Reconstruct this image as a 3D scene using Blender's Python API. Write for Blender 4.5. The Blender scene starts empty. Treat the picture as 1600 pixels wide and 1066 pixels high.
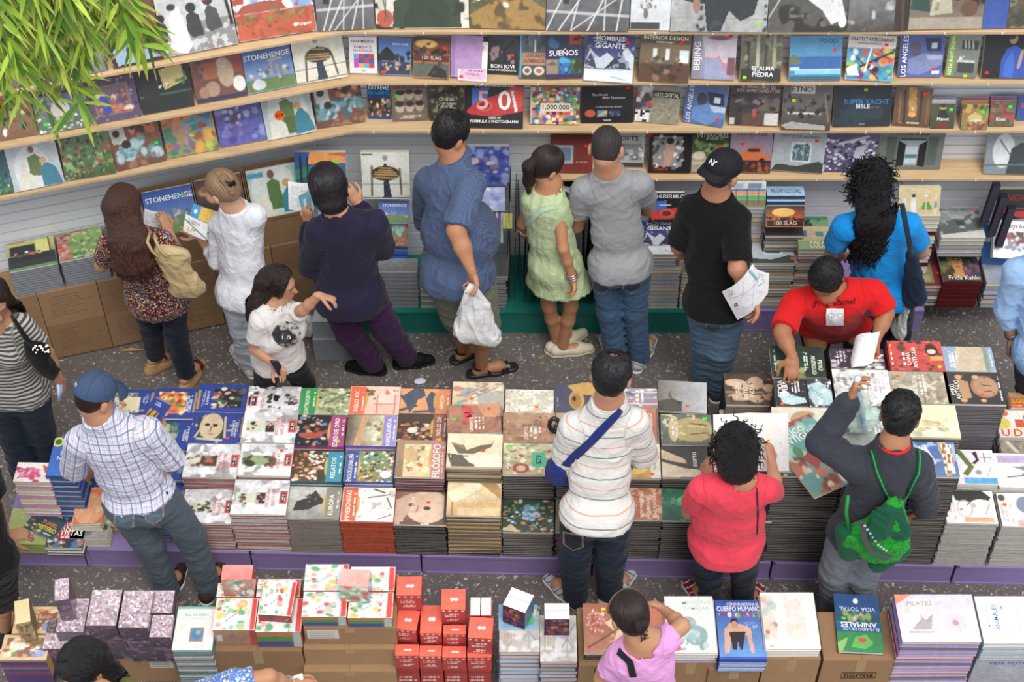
import bpy, math, random
import numpy as np
from mathutils import Vector, Matrix
# ------------------------------------------------------------------ camera, sky, sun, exposure
H, F, TH = 8.1, 2600.0, math.radians(48.5)
CT, ST = math.cos(TH), math.sin(TH)
scene = bpy.context.scene
COL = scene.collection
cam_data = bpy.data.cameras.new('camera')
cam_data.sensor_width = 36.0
cam_data.lens = 36.0 * F / 1600.0
cam = bpy.data.objects.new('camera', cam_data)
COL.objects.link(cam)
cam.location = (0, 0, H)
cam.rotation_euler = (math.pi / 2 - TH, 0, 0)
scene.camera = cam
world = bpy.data.worlds.new('sky')
scene.world = world
world.use_nodes = True
wn = world.node_tree
bg = wn.nodes['Background']
tc = wn.nodes.new('ShaderNodeTexCoord')
sep = wn.nodes.new('ShaderNodeSeparateXYZ')
rmp = wn.nodes.new('ShaderNodeValToRGB')
wn.links.new(tc.outputs['Generated'], sep.inputs[0])
wn.links.new(sep.outputs['Z'], rmp.inputs[0])
rmp.color_ramp.elements[0].position = 0.0
rmp.color_ramp.elements[0].color = (0.80, 0.84, 0.90, 1)
rmp.color_ramp.elements[1].position = 0.9
rmp.color_ramp.elements[1].color = (1.0, 1.0, 1.0, 1)
wn.links.new(rmp.outputs[0], bg.inputs[0])
bg.inputs[1].default_value = 1.0
sun_d = bpy.data.lights.new('sun', 'SUN')
sun_d.energy = 2.0
sun_d.angle = math.radians(28)
sun_d.color = (1.0, 0.965, 0.91)
sun = bpy.data.objects.new('sun', sun_d)
COL.objects.link(sun)
sun.rotation_euler = (math.radians(27), math.radians(10), 0)
vs = scene.view_settings
vs.view_transform = 'Standard'
vs.look = 'None'
vs.exposure = 0.12
vs.gamma = 1.0
vs.use_curve_mapping = False
# ------------------------------------------------------------------ projection helpers
def ray(px, py):
 a = (px - 800) / F
 b = (533 - py) / F
 return Vector((a, CT + b * ST, -ST + b * CT))
def atz(px, py, z):
 r = ray(px, py); t = (z - H) / r[2]
 return Vector((r[0] * t, r[1] * t, z))
def aty(px, py, Y):
 r = ray(px, py); t = Y / r[1]
 return Vector((r[0] * t, Y, H + r[2] * t))
def proj(p):
 d = p[1] * CT - (p[2] - H) * ST
 u = p[1] * ST + (p[2] - H) * CT
 return (800 + F * p[0] / d, 533 - F * u / d)
def V(*a):
 return Vector(a)
# ------------------------------------------------------------------ colours
def lin(c):
 c = np.asarray(c, float)
 return np.where(c <= 0.04045, c / 12.92, ((c + 0.055) / 1.055) ** 2.4)
_hc = {}
def hx(s):
 if isinstance(s, (tuple, list)):
  return tuple(s)
 if s not in _hc:
  t = s if len(s) == 6 else ''.join(ch * 2 for ch in s)
  _hc[s] = tuple(float(v) for v in lin([int(t[i:i + 2], 16) / 255 for i in (0, 2, 4)]))
 return _hc[s]
# ------------------------------------------------------------------ materials
MATS = {}
def new_mat(name):
 m = bpy.data.materials.new(name)
 m.use_nodes = True
 nt = m.node_tree
 return m, nt, nt.nodes, nt.links, nt.nodes['Principled BSDF']
def mth(nt, op, a, b=None, c=None):
 n = nt.nodes.new('ShaderNodeMath'); n.operation = op
 for i, v in enumerate((a, b, c)):
  if v is None: continue
  if hasattr(v, 'is_output'): nt.links.new(v, n.inputs[i])
  else: n.inputs[i].default_value = v
 return n.outputs[0]
def mixc(nt, f, a, b):
 n = nt.nodes.new('ShaderNodeMix'); n.data_type = 'RGBA'
 for i, v in ((0, f), (6, a), (7, b)):
  if hasattr(v, 'is_output'): nt.links.new(v, n.inputs[i])
  elif i == 0: n.inputs[0].default_value = v
  else: n.inputs[i].default_value = tuple(hx(v)) + (1,)
 return n.outputs[2]
def noise(nt, scale, vec=None, detail=3, rough=0.5):
 n = nt.nodes.new('ShaderNodeTexNoise')
 n.inputs['Scale'].default_value = scale
 n.inputs['Detail'].default_value = detail
 n.inputs['Roughness'].default_value = rough
 if vec is not None: nt.links.new(vec, n.inputs['Vector'])
 return n
def objco(nt, scale=None):
 n = nt.nodes.new('ShaderNodeTexCoord')
 if scale is None: return n.outputs['Object']
 m = nt.nodes.new('ShaderNodeMapping')
 m.inputs['Scale'].default_value = scale
 nt.links.new(n.outputs['Object'], m.inputs[0])
 return m.outputs[0]
def bump(nt, bsdf, h, strength=0.3, dist=0.01):
 b = nt.nodes.new('ShaderNodeBump')
 b.inputs['Strength'].default_value = strength
 b.inputs['Distance'].default_value = dist
 nt.links.new(h, b.inputs['Height'])
 nt.links.new(b.outputs[0], bsdf.inputs['Normal'])
def ramp(nt, fac, stops):
 r = nt.nodes.new('ShaderNodeValToRGB')
 e = r.color_ramp.elements
 while len(e) < len(stops): e.new(0.5)
 for i, (p, c) in enumerate(stops):
  e[i].position = p; e[i].color = tuple(hx(c)) + (1,)
 nt.links.new(fac, r.inputs[0])
 return r.outputs[0]
def attr(nt, name='Col'):
 a = nt.nodes.new('ShaderNodeAttribute'); a.attribute_name = name
 return a
def vmat(name, rough, nscale=40, namt=0.12, spec=0.5, coat=0.0, bscale=None, bstr=0.1):
 """painted-surface material: the printed colour of the mesh varied by a fine procedural noise"""
 m, nt, N, L, B = new_mat(name)
 a = attr(nt)
 nz = noise(nt, nscale, objco(nt))
 f = mth(nt, 'MULTIPLY_ADD', nz.outputs[0], namt * 2, 1 - namt)
 mx = N.new('ShaderNodeVectorMath'); mx.operation = 'SCALE'
 L.new(a.outputs['Color'], mx.inputs[0]); L.new(f, mx.inputs['Scale'])
 L.new(mx.outputs[0], B.inputs['Base Color'])
 B.inputs['Roughness'].default_value = rough
 B.inputs['Specular IOR Level'].default_value = spec
 B.inputs['Coat Weight'].default_value = coat
 B.inputs['Coat Roughness'].default_value = 0.15
 if bscale:
  nb = noise(nt, bscale, objco(nt))
  bump(nt, B, nb.outputs[0], bstr, 0.01)
 MATS[name] = m
 return m
vmat('cover', 0.45, 60, 0.05, 0.4, 0.25, 7, 0.06)
vmat('paper', 0.8, 120, 0.10, 0.2)
vmat('wrapped', 0.3, 45, 0.22, 0.6, 0.5, 30, 0.5)
vmat('card', 0.85, 25, 0.12, 0.15, 0, 18, 0.12)
vmat('matte', 0.75, 50, 0.10, 0.25, 0, 40, 0.15)
vmat('satin', 0.5, 30, 0.08, 0.4)
vmat('leather', 0.42, 60, 0.15, 0.5, 0.15, 60, 0.3)
vmat('metal', 0.3, 60, 0.05, 0.8)
MATS['metal'].node_tree.nodes['Principled BSDF'].inputs['Metallic'].default_value = 0.9
vmat('skin', 0.5, 30, 0.09, 0.4, 0, 90, 0.12)
b_ = MATS['skin'].node_tree.nodes['Principled BSDF']
b_.inputs['Subsurface Weight'].default_value = 0.06
b_.inputs['Subsurface Radius'].default_value = (0.02, 0.008, 0.004)
def slat_mat():
 m, nt, N, L, B = new_mat('slatwall_laminate')
 nz = noise(nt, 3, objco(nt)); n2 = noise(nt, 60, objco(nt, (1, 1, 8)))
 c = mixc(nt, nz.outputs[0], 'dde2ea', 'e8ebf0')
 c = mixc(nt, mth(nt, 'MULTIPLY', n2.outputs[0], 0.15), c, 'c4c9d2')
 L.new(c, B.inputs['Base Color']); B.inputs['Roughness'].default_value = 0.5
 MATS['slat'] = m
def wood_mat():
 m, nt, N, L, B = new_mat('pale_plywood')
 nz = noise(nt, 9, objco(nt, (0.5, 3, 6)), 5, 0.6)
 n2 = noise(nt, 60, objco(nt, (0.25, 4, 4)), 3)
 c = ramp(nt, nz.outputs[0], [(0.3, 'c9a981'), (0.55, 'd9bd96'), (0.8, 'e2cba8')])
 c = mixc(nt, mth(nt, 'MULTIPLY', n2.outputs[0], 0.35), c, 'b8946a')
 L.new(c, B.inputs['Base Color']); B.inputs['Roughness'].default_value = 0.55
 MATS['wood'] = m
def paint_mat(name, c1, c2, dirt):
 m, nt, N, L, B = new_mat(name)
 nz = noise(nt, 5, objco(nt), 6, 0.7); n2 = noise(nt, 16, objco(nt, (1, 1, 3)), 5, 0.7)
 c = mixc(nt, nz.outputs[0], c1, c2)
 f = mth(nt, 'MULTIPLY', mth(nt, 'GREATER_THAN', n2.outputs[0], 0.66), 0.55)
 c = mixc(nt, f, c, dirt)
 L.new(c, B.inputs['Base Color']); B.inputs['Roughness'].default_value = 0.5
 bump(nt, B, n2.outputs[0], 0.15, 0.01)
 MATS[name] = m
def floor_mat():
 m, nt, N, L, B = new_mat('worn_terrazzo_pavement')
 co = objco(nt)
 n1 = noise(nt, 2.2, co, 6, 0.6)
 n2 = noise(nt, 70, co, 4, 0.7)
 n3 = noise(nt, 14, co, 3)
 base = mixc(nt, n1.outputs[0], '56504f', '7c746f')
 base = mixc(nt, mth(nt, 'MULTIPLY', n2.outputs[0], 0.7), base, '474142')
 def chips(scale, thr, warp):
  v = N.new('ShaderNodeTexVoronoi'); v.inputs['Scale'].default_value = scale
  ad = N.new('ShaderNodeVectorMath'); ad.operation = 'MULTIPLY_ADD'
  L.new(noise(nt, warp, co).outputs['Color'], ad.inputs[0])
  ad.inputs[1].default_value = (0.06, 0.06, 0.0)
  L.new(co, ad.inputs[2]); L.new(ad.outputs[0], v.inputs['Vector'])
  s = N.new('ShaderNodeSeparateColor'); L.new(v.outputs['Color'], s.inputs[0])
  near = mth(nt, 'LESS_THAN', v.outputs['Distance'], mth(nt, 'MULTIPLY', s.outputs[1], 0.48))
  pick = mth(nt, 'GREATER_THAN', s.outputs[0], thr)
  return mth(nt, 'MULTIPLY', near, pick), s.outputs[2]
 a, ca = chips(52, 0.5, 30)
 b, cb = chips(95, 0.35, 50)
 cc = ramp(nt, ca, [(0.0, '7d756f'), (0.5, '9b938b'), (0.8, 'aaa59c'), (1.0, 'cfcbc3')])
 c2 = ramp(nt, cb, [(0.0, '5e5856'), (0.6, '8d8782'), (1.0, 'c2beb8')])
 col = mixc(nt, mth(nt, 'MULTIPLY', b, 0.8), base, c2)
 col = mixc(nt, mth(nt, 'MULTIPLY', a, 0.85), col, cc)
 L.new(col, B.inputs['Base Color']); B.inputs['Roughness'].default_value = 0.62
 bump(nt, B, n3.outputs[0], 0.15, 0.01)
 MATS['floor'] = m
slat_mat(); wood_mat(); floor_mat()
paint_mat('teal', '0f6b62', '17786c', '0d4f4b')
paint_mat('purple', '8470a6', '9583b4', '5f5273')
def plastic_mat(name, col, alpha, rough=0.25):
 m, nt, N, L, B = new_mat(name)
 nz = noise(nt, 18, objco(nt), 4)
 L.new(mixc(nt, nz.outputs[0], col, 'ffffff'), B.inputs['Base Color'])
 B.inputs['Roughness'].default_value = rough
 L.new(mth(nt, 'MULTIPLY_ADD', nz.outputs[0], 0.25, alpha - 0.12), B.inputs['Alpha'])
 bump(nt, B, nz.outputs[0], 0.6, 0.02)
 MATS[name] = m
plastic_mat('thin_plastic', 'dfe6ea', 0.62)
plastic_mat('green_plastic', '6fb59b', 0.7)
plastic_mat('blue_plastic', '3fb0d8', 0.85)
def hair_mat(name, c1, c2, rough=0.38):
 m, nt, N, L, B = new_mat(name)
 a = attr(nt, 'uvw')
 mp = N.new('ShaderNodeMapping'); mp.inputs['Scale'].default_value = (180, 180, 7)
 L.new(a.outputs['Vector'], mp.inputs[0])
 nz = noise(nt, 1.0, mp.outputs[0], 4, 0.6)
 c = ramp(nt, nz.outputs[0], [(0.3, c1), (0.7, c2)])
 L.new(c, B.inputs['Base Color']); B.inputs['Roughness'].default_value = rough
 B.inputs['Specular IOR Level'].default_value = 0.45
 bump(nt, B, nz.outputs[0], 0.8, 0.012)
 MATS[name] = m
hair_mat('hair_black', '07060a', '18141a')
hair_mat('hair_dark', '120b09', '2b1b15')
hair_mat('hair_brown', '24110d', '5e3a2c')
hair_mat('hair_blonde', '6b5340', 'a58767')
hair_mat('hair_grey', '1c1818', '3a3432', 0.6)
def cloth_mat(name, kind, cols, sc=1.0, rough=0.85):
 m, nt, N, L, B = new_mat(name)
 a = attr(nt, 'uvw')
 co = a.outputs['Vector']
 s = N.new('ShaderNodeSeparateXYZ'); L.new(co, s.inputs[0])
 u, v = s.outputs[0], s.outputs[2]
 nf = noise(nt, 450 * sc, co, 2)
 nl = noise(nt, 7, co, 4)
 def band(x, period, width, off=0.0):
  t = mth(nt, 'FRACT', mth(nt, 'ADD', mth(nt, 'DIVIDE', x, period), off))
  return mth(nt, 'LESS_THAN', t, width)
 if kind == 'plain':
  c = mixc(nt, nl.outputs[0], cols[0], cols[1])
 elif kind == 'denim':
  st = noise(nt, 1, None, 3); mp = N.new('ShaderNodeMapping'); mp.inputs['Scale'].default_value = (300, 300, 40)
  L.new(co, mp.inputs[0]); L.new(mp.outputs[0], st.inputs['Vector'])
  c = mixc(nt, nl.outputs[0], cols[0], cols[1])
  c = mixc(nt, mth(nt, 'MULTIPLY', st.outputs[0], 0.45), c, cols[2])
 elif kind == 'plaid':       # base, line1, line2, cross
  c = mixc(nt, nl.outputs[0], cols[0], cols[0])
  for x in (u, v):
   c = mixc(nt, mth(nt, 'MULTIPLY', band(x, 0.052, 0.13), 0.72), c, cols[1])
   c = mixc(nt, mth(nt, 'MULTIPLY', band(x, 0.052, 0.06, 0.48), 0.6), c, cols[2])
   c = mixc(nt, mth(nt, 'MULTIPLY', band(x, 0.026, 0.08, 0.3), 0.35), c, cols[1])
 elif kind == 'smallcheck':
  c = mixc(nt, nl.outputs[0], cols[0], cols[1])
  for x in (u, v):
   c = mixc(nt, mth(nt, 'MULTIPLY', band(x, 0.009, 0.3), 0.5), c, cols[2])
 elif kind == 'polo':        # alternating thin stripes
  c = mixc(nt, nl.outputs[0], cols[0], cols[1])
  c = mixc(nt, mth(nt, 'MULTIPLY', band(v, 0.135, 0.055), 0.9), c, cols[2])
  c = mixc(nt, mth(nt, 'MULTIPLY', band(v, 0.135, 0.05, 0.5), 0.8), c, cols[3])
 elif kind == 'stripes':
  c = mixc(nt, band(v, 0.026, 0.5), cols[0], cols[1])
 elif kind == 'floral':
  c = mixc(nt, nl.outputs[0], cols[0], cols[0])
  for i, (scv, thr) in enumerate(((62, 0.28), (88, 0.4), (48, 0.5), (120, 0.45))[:len(cols) - 1]):
   vo = N.new('ShaderNodeTexVoronoi'); vo.inputs['Scale'].default_value = scv * sc
   ad = N.new('ShaderNodeVectorMath'); ad.operation = 'ADD'; ad.inputs[1].default_value = (i * 3.1, i * 1.7, i)
   L.new(co, ad.inputs[0]); L.new(ad.outputs[0], vo.inputs['Vector'])
   sc_ = N.new('ShaderNodeSeparateColor'); L.new(vo.outputs['Color'], sc_.inputs[0])
   f = mth(nt, 'MULTIPLY', mth(nt, 'LESS_THAN', vo.outputs['Distance'], 0.42), mth(nt, 'GREATER_THAN', sc_.outputs[0], thr))
   c = mixc(nt, f, c, cols[i + 1])
 c = mixc(nt, mth(nt, 'MULTIPLY', nf.outputs[0], 0.18), c, cols[-1] if kind == 'plain' else cols[0])
 L.new(c, B.inputs['Base Color']); B.inputs['Roughness'].default_value = rough
 B.inputs['Specular IOR Level'].default_value = 0.2
 B.inputs['Sheen Weight'].default_value = 0.08
 nw = noise(nt, 9, co, 3, 0.5)
 nw.inputs['Distortion'].default_value = 1.2
 bump(nt, B, nw.outputs[0], 0.45, 0.04)
 MATS[name] = m
 return m
# ------------------------------------------------------------------ mesh building
class MB:
 """collects coloured boxes, grids and tubes into one mesh"""
 def __init__(s):
  s.v = []; s.f = []; s.c = []; s.n = 0
  s.fm = []; s.uvw = []
 def add(s, verts, faces, cols, mi=0):
  verts = np.asarray(verts, float).reshape(-1, 3)
  cols = np.asarray(cols, float)
  if cols.ndim == 1: cols = np.tile(cols, (len(verts), 1))
  s.v.append(verts); s.c.append(cols)
  faces = np.asarray(faces, int) + s.n
  s.f.append(faces); s.fm += [mi] * len(faces)
  s.n += len(verts)
 def quad(s, a, b, c, d, col, mi=0):
  s.add([a, b, c, d], [[0, 1, 2, 3]], hx(col), mi)
 def box(s, o, x, y, z, col, cols=None, mi=0):
  """o corner, x y z edge vectors; cols: dict of face -> colour (x0 x1 y0 y1 z0 z1)"""
  o, x, y, z = (np.array(q, float) for q in (o, x, y, z))
  cols = cols or {}
  P = lambda i, j, k: o + i * x + j * y + k * z
  fs = {'z1': (P(0,0,1), P(1,0,1), P(1,1,1), P(0,1,1)), 'z0': (P(0,0,0), P(0,1,0), P(1,1,0), P(1,0,0)),
     'y0': (P(0,0,0), P(1,0,0), P(1,0,1), P(0,0,1)), 'y1': (P(1,1,0), P(0,1,0), P(0,1,1), P(1,1,1)),
     'x0': (P(0,1,0), P(0,0,0), P(0,0,1), P(0,1,1)), 'x1': (P(1,0,0), P(1,1,0), P(1,1,1), P(1,0,1))}
  for k, q in fs.items():
   s.quad(*q, cols.get(k, col), mi)
 def cbox(s, c, dx, dy, dz, col, cols=None, mi=0):
  s.box((c[0] - dx / 2, c[1] - dy / 2, c[2] - dz / 2), (dx, 0, 0), (0, dy, 0), (0, 0, dz), col, cols, mi)
 def grid(s, o, ux, uy, img, mi=0):
  ny, nx = img.shape[:2]
  X, Y = np.meshgrid(np.linspace(0, 1, nx), np.linspace(1, 0, ny))
  o, ux, uy = (np.array(q, float) for q in (o, ux, uy))
  v = o + X[..., None] * ux + Y[..., None] * uy
  i = np.arange(nx * ny).reshape(ny, nx)
  f = np.stack([i[1:, :-1], i[1:, 1:], i[:-1, 1:], i[:-1, :-1]], -1).reshape(-1, 4)
  s.add(v, f, img.reshape(-1, 3), mi)
 def tube(s, pts, r, col, seg=8, mi=0, caps=True):
  pts = [np.array(p, float) for p in pts]; n = len(pts)
  rs = [r] * n if np.isscalar(r) else r
  V_ = []; up = np.array([0.13, 0.29, 0.95]); 
  for i in range(n):
   d = pts[min(i + 1, n - 1)] - pts[max(i - 1, 0)]; d /= (np.linalg.norm(d) + 1e-9)
   a = np.cross(d, up)
   if np.linalg.norm(a) < 0.2: a = np.cross(d, np.array([1.0, 0, 0]))
   a /= np.linalg.norm(a); b = np.cross(d, a)
   for k in range(seg):
    t = 2 * math.pi * k / seg
    V_.append(pts[i] + rs[i] * (a * math.cos(t) + b * math.sin(t)))
  fs = []
  for i in range(n - 1):
   for k in range(seg):
    k2 = (k + 1) % seg
    fs.append([i * seg + k, i * seg + k2, (i + 1) * seg + k2, (i + 1) * seg + k])
  if caps:
   V_.append(pts[0]); V_.append(pts[-1]); c0 = n * seg
   for k in range(seg):
    k2 = (k + 1) % seg
    fs.append([c0, k2, k, k]); fs.append([c0 + 1, (n - 1) * seg + k, (n - 1) * seg + k2, (n - 1) * seg + k2])
  s.add(V_, fs, hx(col), mi)
 def ribbon(s, pts, w, nrm, th, col, mi=0):
  """flat strap along pts, width w across, thickness th along nrm"""
  pts = [np.array(p, float) for p in pts]; n = len(pts); V_ = []
  for i in range(n):
   d = pts[min(i + 1, n - 1)] - pts[max(i - 1, 0)]; d /= (np.linalg.norm(d) + 1e-9)
   nn = np.array(nrm[i] if isinstance(nrm, list) else nrm, float)
   nn = nn - d * np.dot(nn, d); nn /= (np.linalg.norm(nn) + 1e-9)
   a = np.cross(d, nn)
   for (p, q) in ((-1, 0), (1, 0), (1, 1), (-1, 1)):
    V_.append(pts[i] + a * p * w / 2 + nn * q * th)
  fs = []
  for i in range(n - 1):
   for k in range(4):
    k2 = (k + 1) % 4
    fs.append([i * 4 + k, i * 4 + k2, (i + 1) * 4 + k2, (i + 1) * 4 + k])
  fs += [[3, 2, 1, 0], [(n - 1) * 4 + k for k in range(4)]]
  s.add(V_, fs, hx(col), mi)
 def build(s, name, mats, parent=None, mat4=None, smooth=False, link=True, uvw=None):
  v = np.concatenate(s.v); c = np.concatenate(s.c); f = np.concatenate(s.f)
  me = mesh_np(name, v, f, c, uvw, smooth)
  ms = mats if isinstance(mats, (list, tuple)) else [mats]
  for m in ms: me.materials.append(MATS[m] if isinstance(m, str) else m)
  if len(ms) > 1: me.polygons.foreach_set('material_index', np.array(s.fm, dtype=np.int32))
  return obj(name, me, parent, mat4) if link else me
def mesh_np(name, v, f, col=None, uvw=None, smooth=False):
 me = bpy.data.meshes.new(name)
 f = np.asarray(f, dtype=np.int32)
 tri = f[:, 2] == f[:, 3]
 cnt = np.where(tri, 3, 4).astype(np.int32)
 keep = np.ones(f.shape, bool); keep[tri, 3] = False
 me.vertices.add(len(v)); me.vertices.foreach_set('co', np.ascontiguousarray(v, dtype=np.float32).ravel())
 loops = f[keep].astype(np.int32)
 me.loops.add(len(loops)); me.loops.foreach_set('vertex_index', loops)
 me.polygons.add(len(f))
 st = np.concatenate([[0], np.cumsum(cnt)[:-1]]).astype(np.int32)
 me.polygons.foreach_set('loop_start', st)
 me.polygons.foreach_set('loop_total', cnt)
 me.update(calc_edges=True)
 me.polygons.foreach_set('use_smooth', np.full(len(f), smooth, dtype=bool))
 if col is not None:
  a = me.attributes.new('Col', 'FLOAT_COLOR', 'POINT')
  a.data.foreach_set('color', np.concatenate([col, np.ones((len(col), 1))], 1).astype(np.float32).ravel())
 if uvw is not None:
  a = me.attributes.new('uvw', 'FLOAT_VECTOR', 'POINT')
  a.data.foreach_set('vector', np.asarray(uvw, dtype=np.float32).ravel())
 return me
def obj(name, me, parent=None, mat4=None):
 o = bpy.data.objects.new(name, me); COL.objects.link(o)
 if parent is not None: o.parent = parent
 if mat4 is not None: o.matrix_local = mat4
 return o
def basis(o, x, y, z):
 m = Matrix.Identity(4)
 for i, a in enumerate((x, y, z)):
  for j in range(3): m[j][i] = a[j]
 for j in range(3): m[j][3] = o[j]
 return m
def tag(o, label, cat, group=None):
 o['label'] = label; o['category'] = cat
 if group: o['group'] = group
 return o
def empty(name, loc, label, cat, group=None):
 o = bpy.data.objects.new(name, None); COL.objects.link(o); o.location = loc
 o.empty_display_size = 0.05
 return tag(o, label, cat, group)
def struct(o):
 o['kind'] = 'structure'; return o
# ------------------------------------------------------------------ text meshes
_tc = {}
def text_mesh(s, bold=0.012):
 if s not in _tc:
  cu = bpy.data.curves.new('t', 'FONT'); cu.body = s; cu.align_x = 'CENTER'; cu.align_y = 'CENTER'
  cu.offset = bold; cu.resolution_u = 2
  o = bpy.data.objects.new('t', cu)
  me = o.to_mesh()
  v = np.zeros(len(me.vertices) * 3); me.vertices.foreach_get('co', v)
  f = [list(p.vertices) + [p.vertices[2]] * (4 - len(p.vertices)) for p in me.polygons if len(p.vertices) in (3, 4)]
  _tc[s] = (v.reshape(-1, 3), np.array(f) if f else np.zeros((0, 4), int))
  o.to_mesh_clear(); bpy.data.objects.remove(o); bpy.data.curves.remove(cu)
 return _tc[s]
def add_text(mb, s, c, ux, uy, n, size, col, rot=0.0, maxw=None, mi=0):
 """centre c, unit axes ux uy, lift along n, cap height about size"""
 v, f = text_mesh(s)
 if len(f) == 0: return
 v = v * size * 1.35
 w = v[:, 0].max() - v[:, 0].min()
 if maxw and w > maxw: v = v * np.array([maxw / w, 1, 1])
 a = math.radians(rot)
 x = v[:, 0] * math.cos(a) - v[:, 1] * math.sin(a)
 y = v[:, 0] * math.sin(a) + v[:, 1] * math.cos(a)
 c, ux, uy, n = (np.array(q, float) for q in (c, ux, uy, n))
 mb.add(c + x[:, None] * ux + y[:, None] * uy + 0.0007 * n, f, hx(col), mi)
# ------------------------------------------------------------------ cover painter
def vnoise(X, Y, sc, rng):
 n = int(sc * max(1.0, float(X.max()), float(Y.max()))) + 3
 g = rng.random((n, n))
 x = X * sc; y = Y * sc
 xi = np.clip(x.astype(int), 0, n - 2); yi = np.clip(y.astype(int), 0, n - 2)
 fx = x - xi; fy = y - yi; fx = fx * fx * (3 - 2 * fx); fy = fy * fy * (3 - 2 * fy)
 return (g[yi, xi] * (1 - fx) + g[yi, xi + 1] * fx) * (1 - fy) + (g[yi + 1, xi] * (1 - fx) + g[yi + 1, xi + 1] * fx) * fy
def paint(spec, nx, ny, seed):
 rng = np.random.default_rng(seed)
 X, Y = np.meshgrid(np.linspace(0, 1, nx), np.linspace(0, 1, ny))
 img = np.ones((ny, nx, 3)) * 0.5
 asp = nx / ny
 texts = []; stick = []
 aa = 1.2 / max(nx, ny)
 def blend(m, c, a=1.0):
  img[:] = img + (np.array(hx(c)) - img) * (np.clip(m, 0, 1) * a)[..., None]
 for op in spec.split(';'):
  t = op.split()
  if not t: continue
  k = t[0]
  if k == 'g': img[:] = np.array(hx(t[1])) * (1 - Y[..., None]) + np.array(hx(t[2])) * Y[..., None]
  elif k == 'G': img[:] = np.array(hx(t[1])) * (1 - X[..., None]) + np.array(hx(t[2])) * X[..., None]
  elif k == 'n':
   sc, am = float(t[1]), float(t[2])
   q = (vnoise(X * asp, Y, sc, rng) + 0.6 * vnoise(X * asp, Y, sc * 2.3, rng) + 0.4 * vnoise(X * asp, Y, sc * 5, rng)) / 2 - 0.5
   img[:] = img * np.clip(1 + q * am * 2.4, 0.05, 3)[..., None]
  elif k == 'm':
   sc, c, thr = float(t[1]), t[2], float(t[3])
   q = (vnoise(X * asp, Y, sc, rng) + 0.5 * vnoise(X * asp, Y, sc * 2.3, rng)) / 1.5
   blend((q - thr) * 12, c)
  elif k == 'r':
   x0, y0, x1, y1 = map(float, t[1:5])
   m = np.clip((X - x0) / aa, 0, 1) * np.clip((x1 - X) / aa, 0, 1) * np.clip((Y - y0) / aa, 0, 1) * np.clip((y1 - Y) / aa, 0, 1)
   blend(m, t[5])
  elif k == 'e':
   cx, cy, rx, ry = map(float, t[1:5])
   blend((1 - np.sqrt(((X - cx) / rx) ** 2 + ((Y - cy) / ry) ** 2)) * min(rx, ry) / aa + 0.5, t[5])
  elif k == 'p':
   P = [float(q) for q in t[2:]]; P = np.array(P).reshape(-1, 2)
   ins = np.zeros(X.shape, bool)
   for i in range(len(P)):
    (xa, ya), (xb, yb) = P[i], P[(i + 1) % len(P)]
    cnd = ((ya > Y) != (yb > Y))
    with np.errstate(divide='ignore', invalid='ignore'):
     xx = (xb - xa) * (Y - ya) / ((yb - ya) if yb != ya else 1e-9) + xa
    ins ^= cnd & (X < xx)
   blend(ins.astype(float), t[1])
  elif k == 'l':
   x0, y0, x1, y1, w = map(float, t[1:6])
   dx, dy = (x1 - x0), (y1 - y0); L2 = dx * dx + dy * dy + 1e-9
   tt = np.clip(((X - x0) * dx + (Y - y0) * dy) / L2, 0, 1)
   d = np.hypot(X - x0 - tt * dx, Y - y0 - tt * dy)
   blend((w - d) / aa + 0.5, t[6])
  elif k == 'b':
   x0, y0, x1, y1, n, s_ = map(float, t[1:7]); cs = t[7].split(',')
   for i in range(int(n)):
    cx = x0 + (x1 - x0) * rng.random(); cy = y0 + (y1 - y0) * rng.random()
    r = s_ * (0.5 + rng.random()); e = 0.5 + rng.random()
    th = rng.random() * 3.14
    xr = (X - cx) * math.cos(th) + (Y - cy) * math.sin(th); yr = -(X - cx) * math.sin(th) + (Y - cy) * math.cos(th)
    blend((1 - np.sqrt((xr / r) ** 2 + (yr / (r * e)) ** 2)) * 2.2, cs[rng.integers(len(cs))])
  elif k == 'c':
   x0, y0, x1, y1, a, b = map(float, t[1:7]); cs = [hx(q) for q in t[7].split(',')]; a = int(a); b = int(b)
   tab = np.array(cs)[rng.integers(len(cs), size=(b, a))]
   m = (X >= x0) & (X < x1) & (Y >= y0) & (Y < y1)
   xi = np.clip(((X - x0) / (x1 - x0) * a).astype(int), 0, a - 1); yi = np.clip(((Y - y0) / (y1 - y0) * b).astype(int), 0, b - 1)
   img[m] = tab[yi, xi][m]
  elif k in 'hv':        # block of small print: broken lines, h across, v down
   x0, y0, x1, y1, n = map(float, t[1:6])
   U, W = (X, Y) if k == 'h' else (Y, X)
   if k == 'v': u0, u1, w0, w1 = y0, y1, x0, x1
   else: u0, u1, w0, w1 = x0, x1, y0, y1
   for i in range(int(n)):
    wc = w0 + (w1 - w0) * (i + 0.5) / n; hw = (w1 - w0) / n * 0.28
    ue = u1 - (u1 - u0) * rng.random() * 0.3
    br = (np.sin(U * 140 + i * 9 + 5 * np.sin(U * 37 + i)) > -0.35)
    blend((np.abs(W - wc) < max(hw, aa * 0.5)) & (U > u0) & (U < ue) & br, t[6], 0.8)
  elif k == 't': texts.append((float(t[1]), float(t[2]), float(t[3]), t[4], float(t[5]), t[6].replace('_', ' '), float(t[7]) if len(t) > 7 else None))
  elif k == 's': stick.append((float(t[1]), float(t[2]), t[3]))
 q = (vnoise(X * asp, Y, 6, rng) + vnoise(X * asp, Y, 15, rng) + vnoise(X * asp, Y, 34, rng) + rng.random(X.shape)) / 4 - 0.5
 img[:] = img * (1 + 0.55 * q[..., None])
 g_ = img @ np.array([.25, .6, .15])
 img[:] = img * 0.86 + 0.14 * g_[..., None] + 0.012
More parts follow.
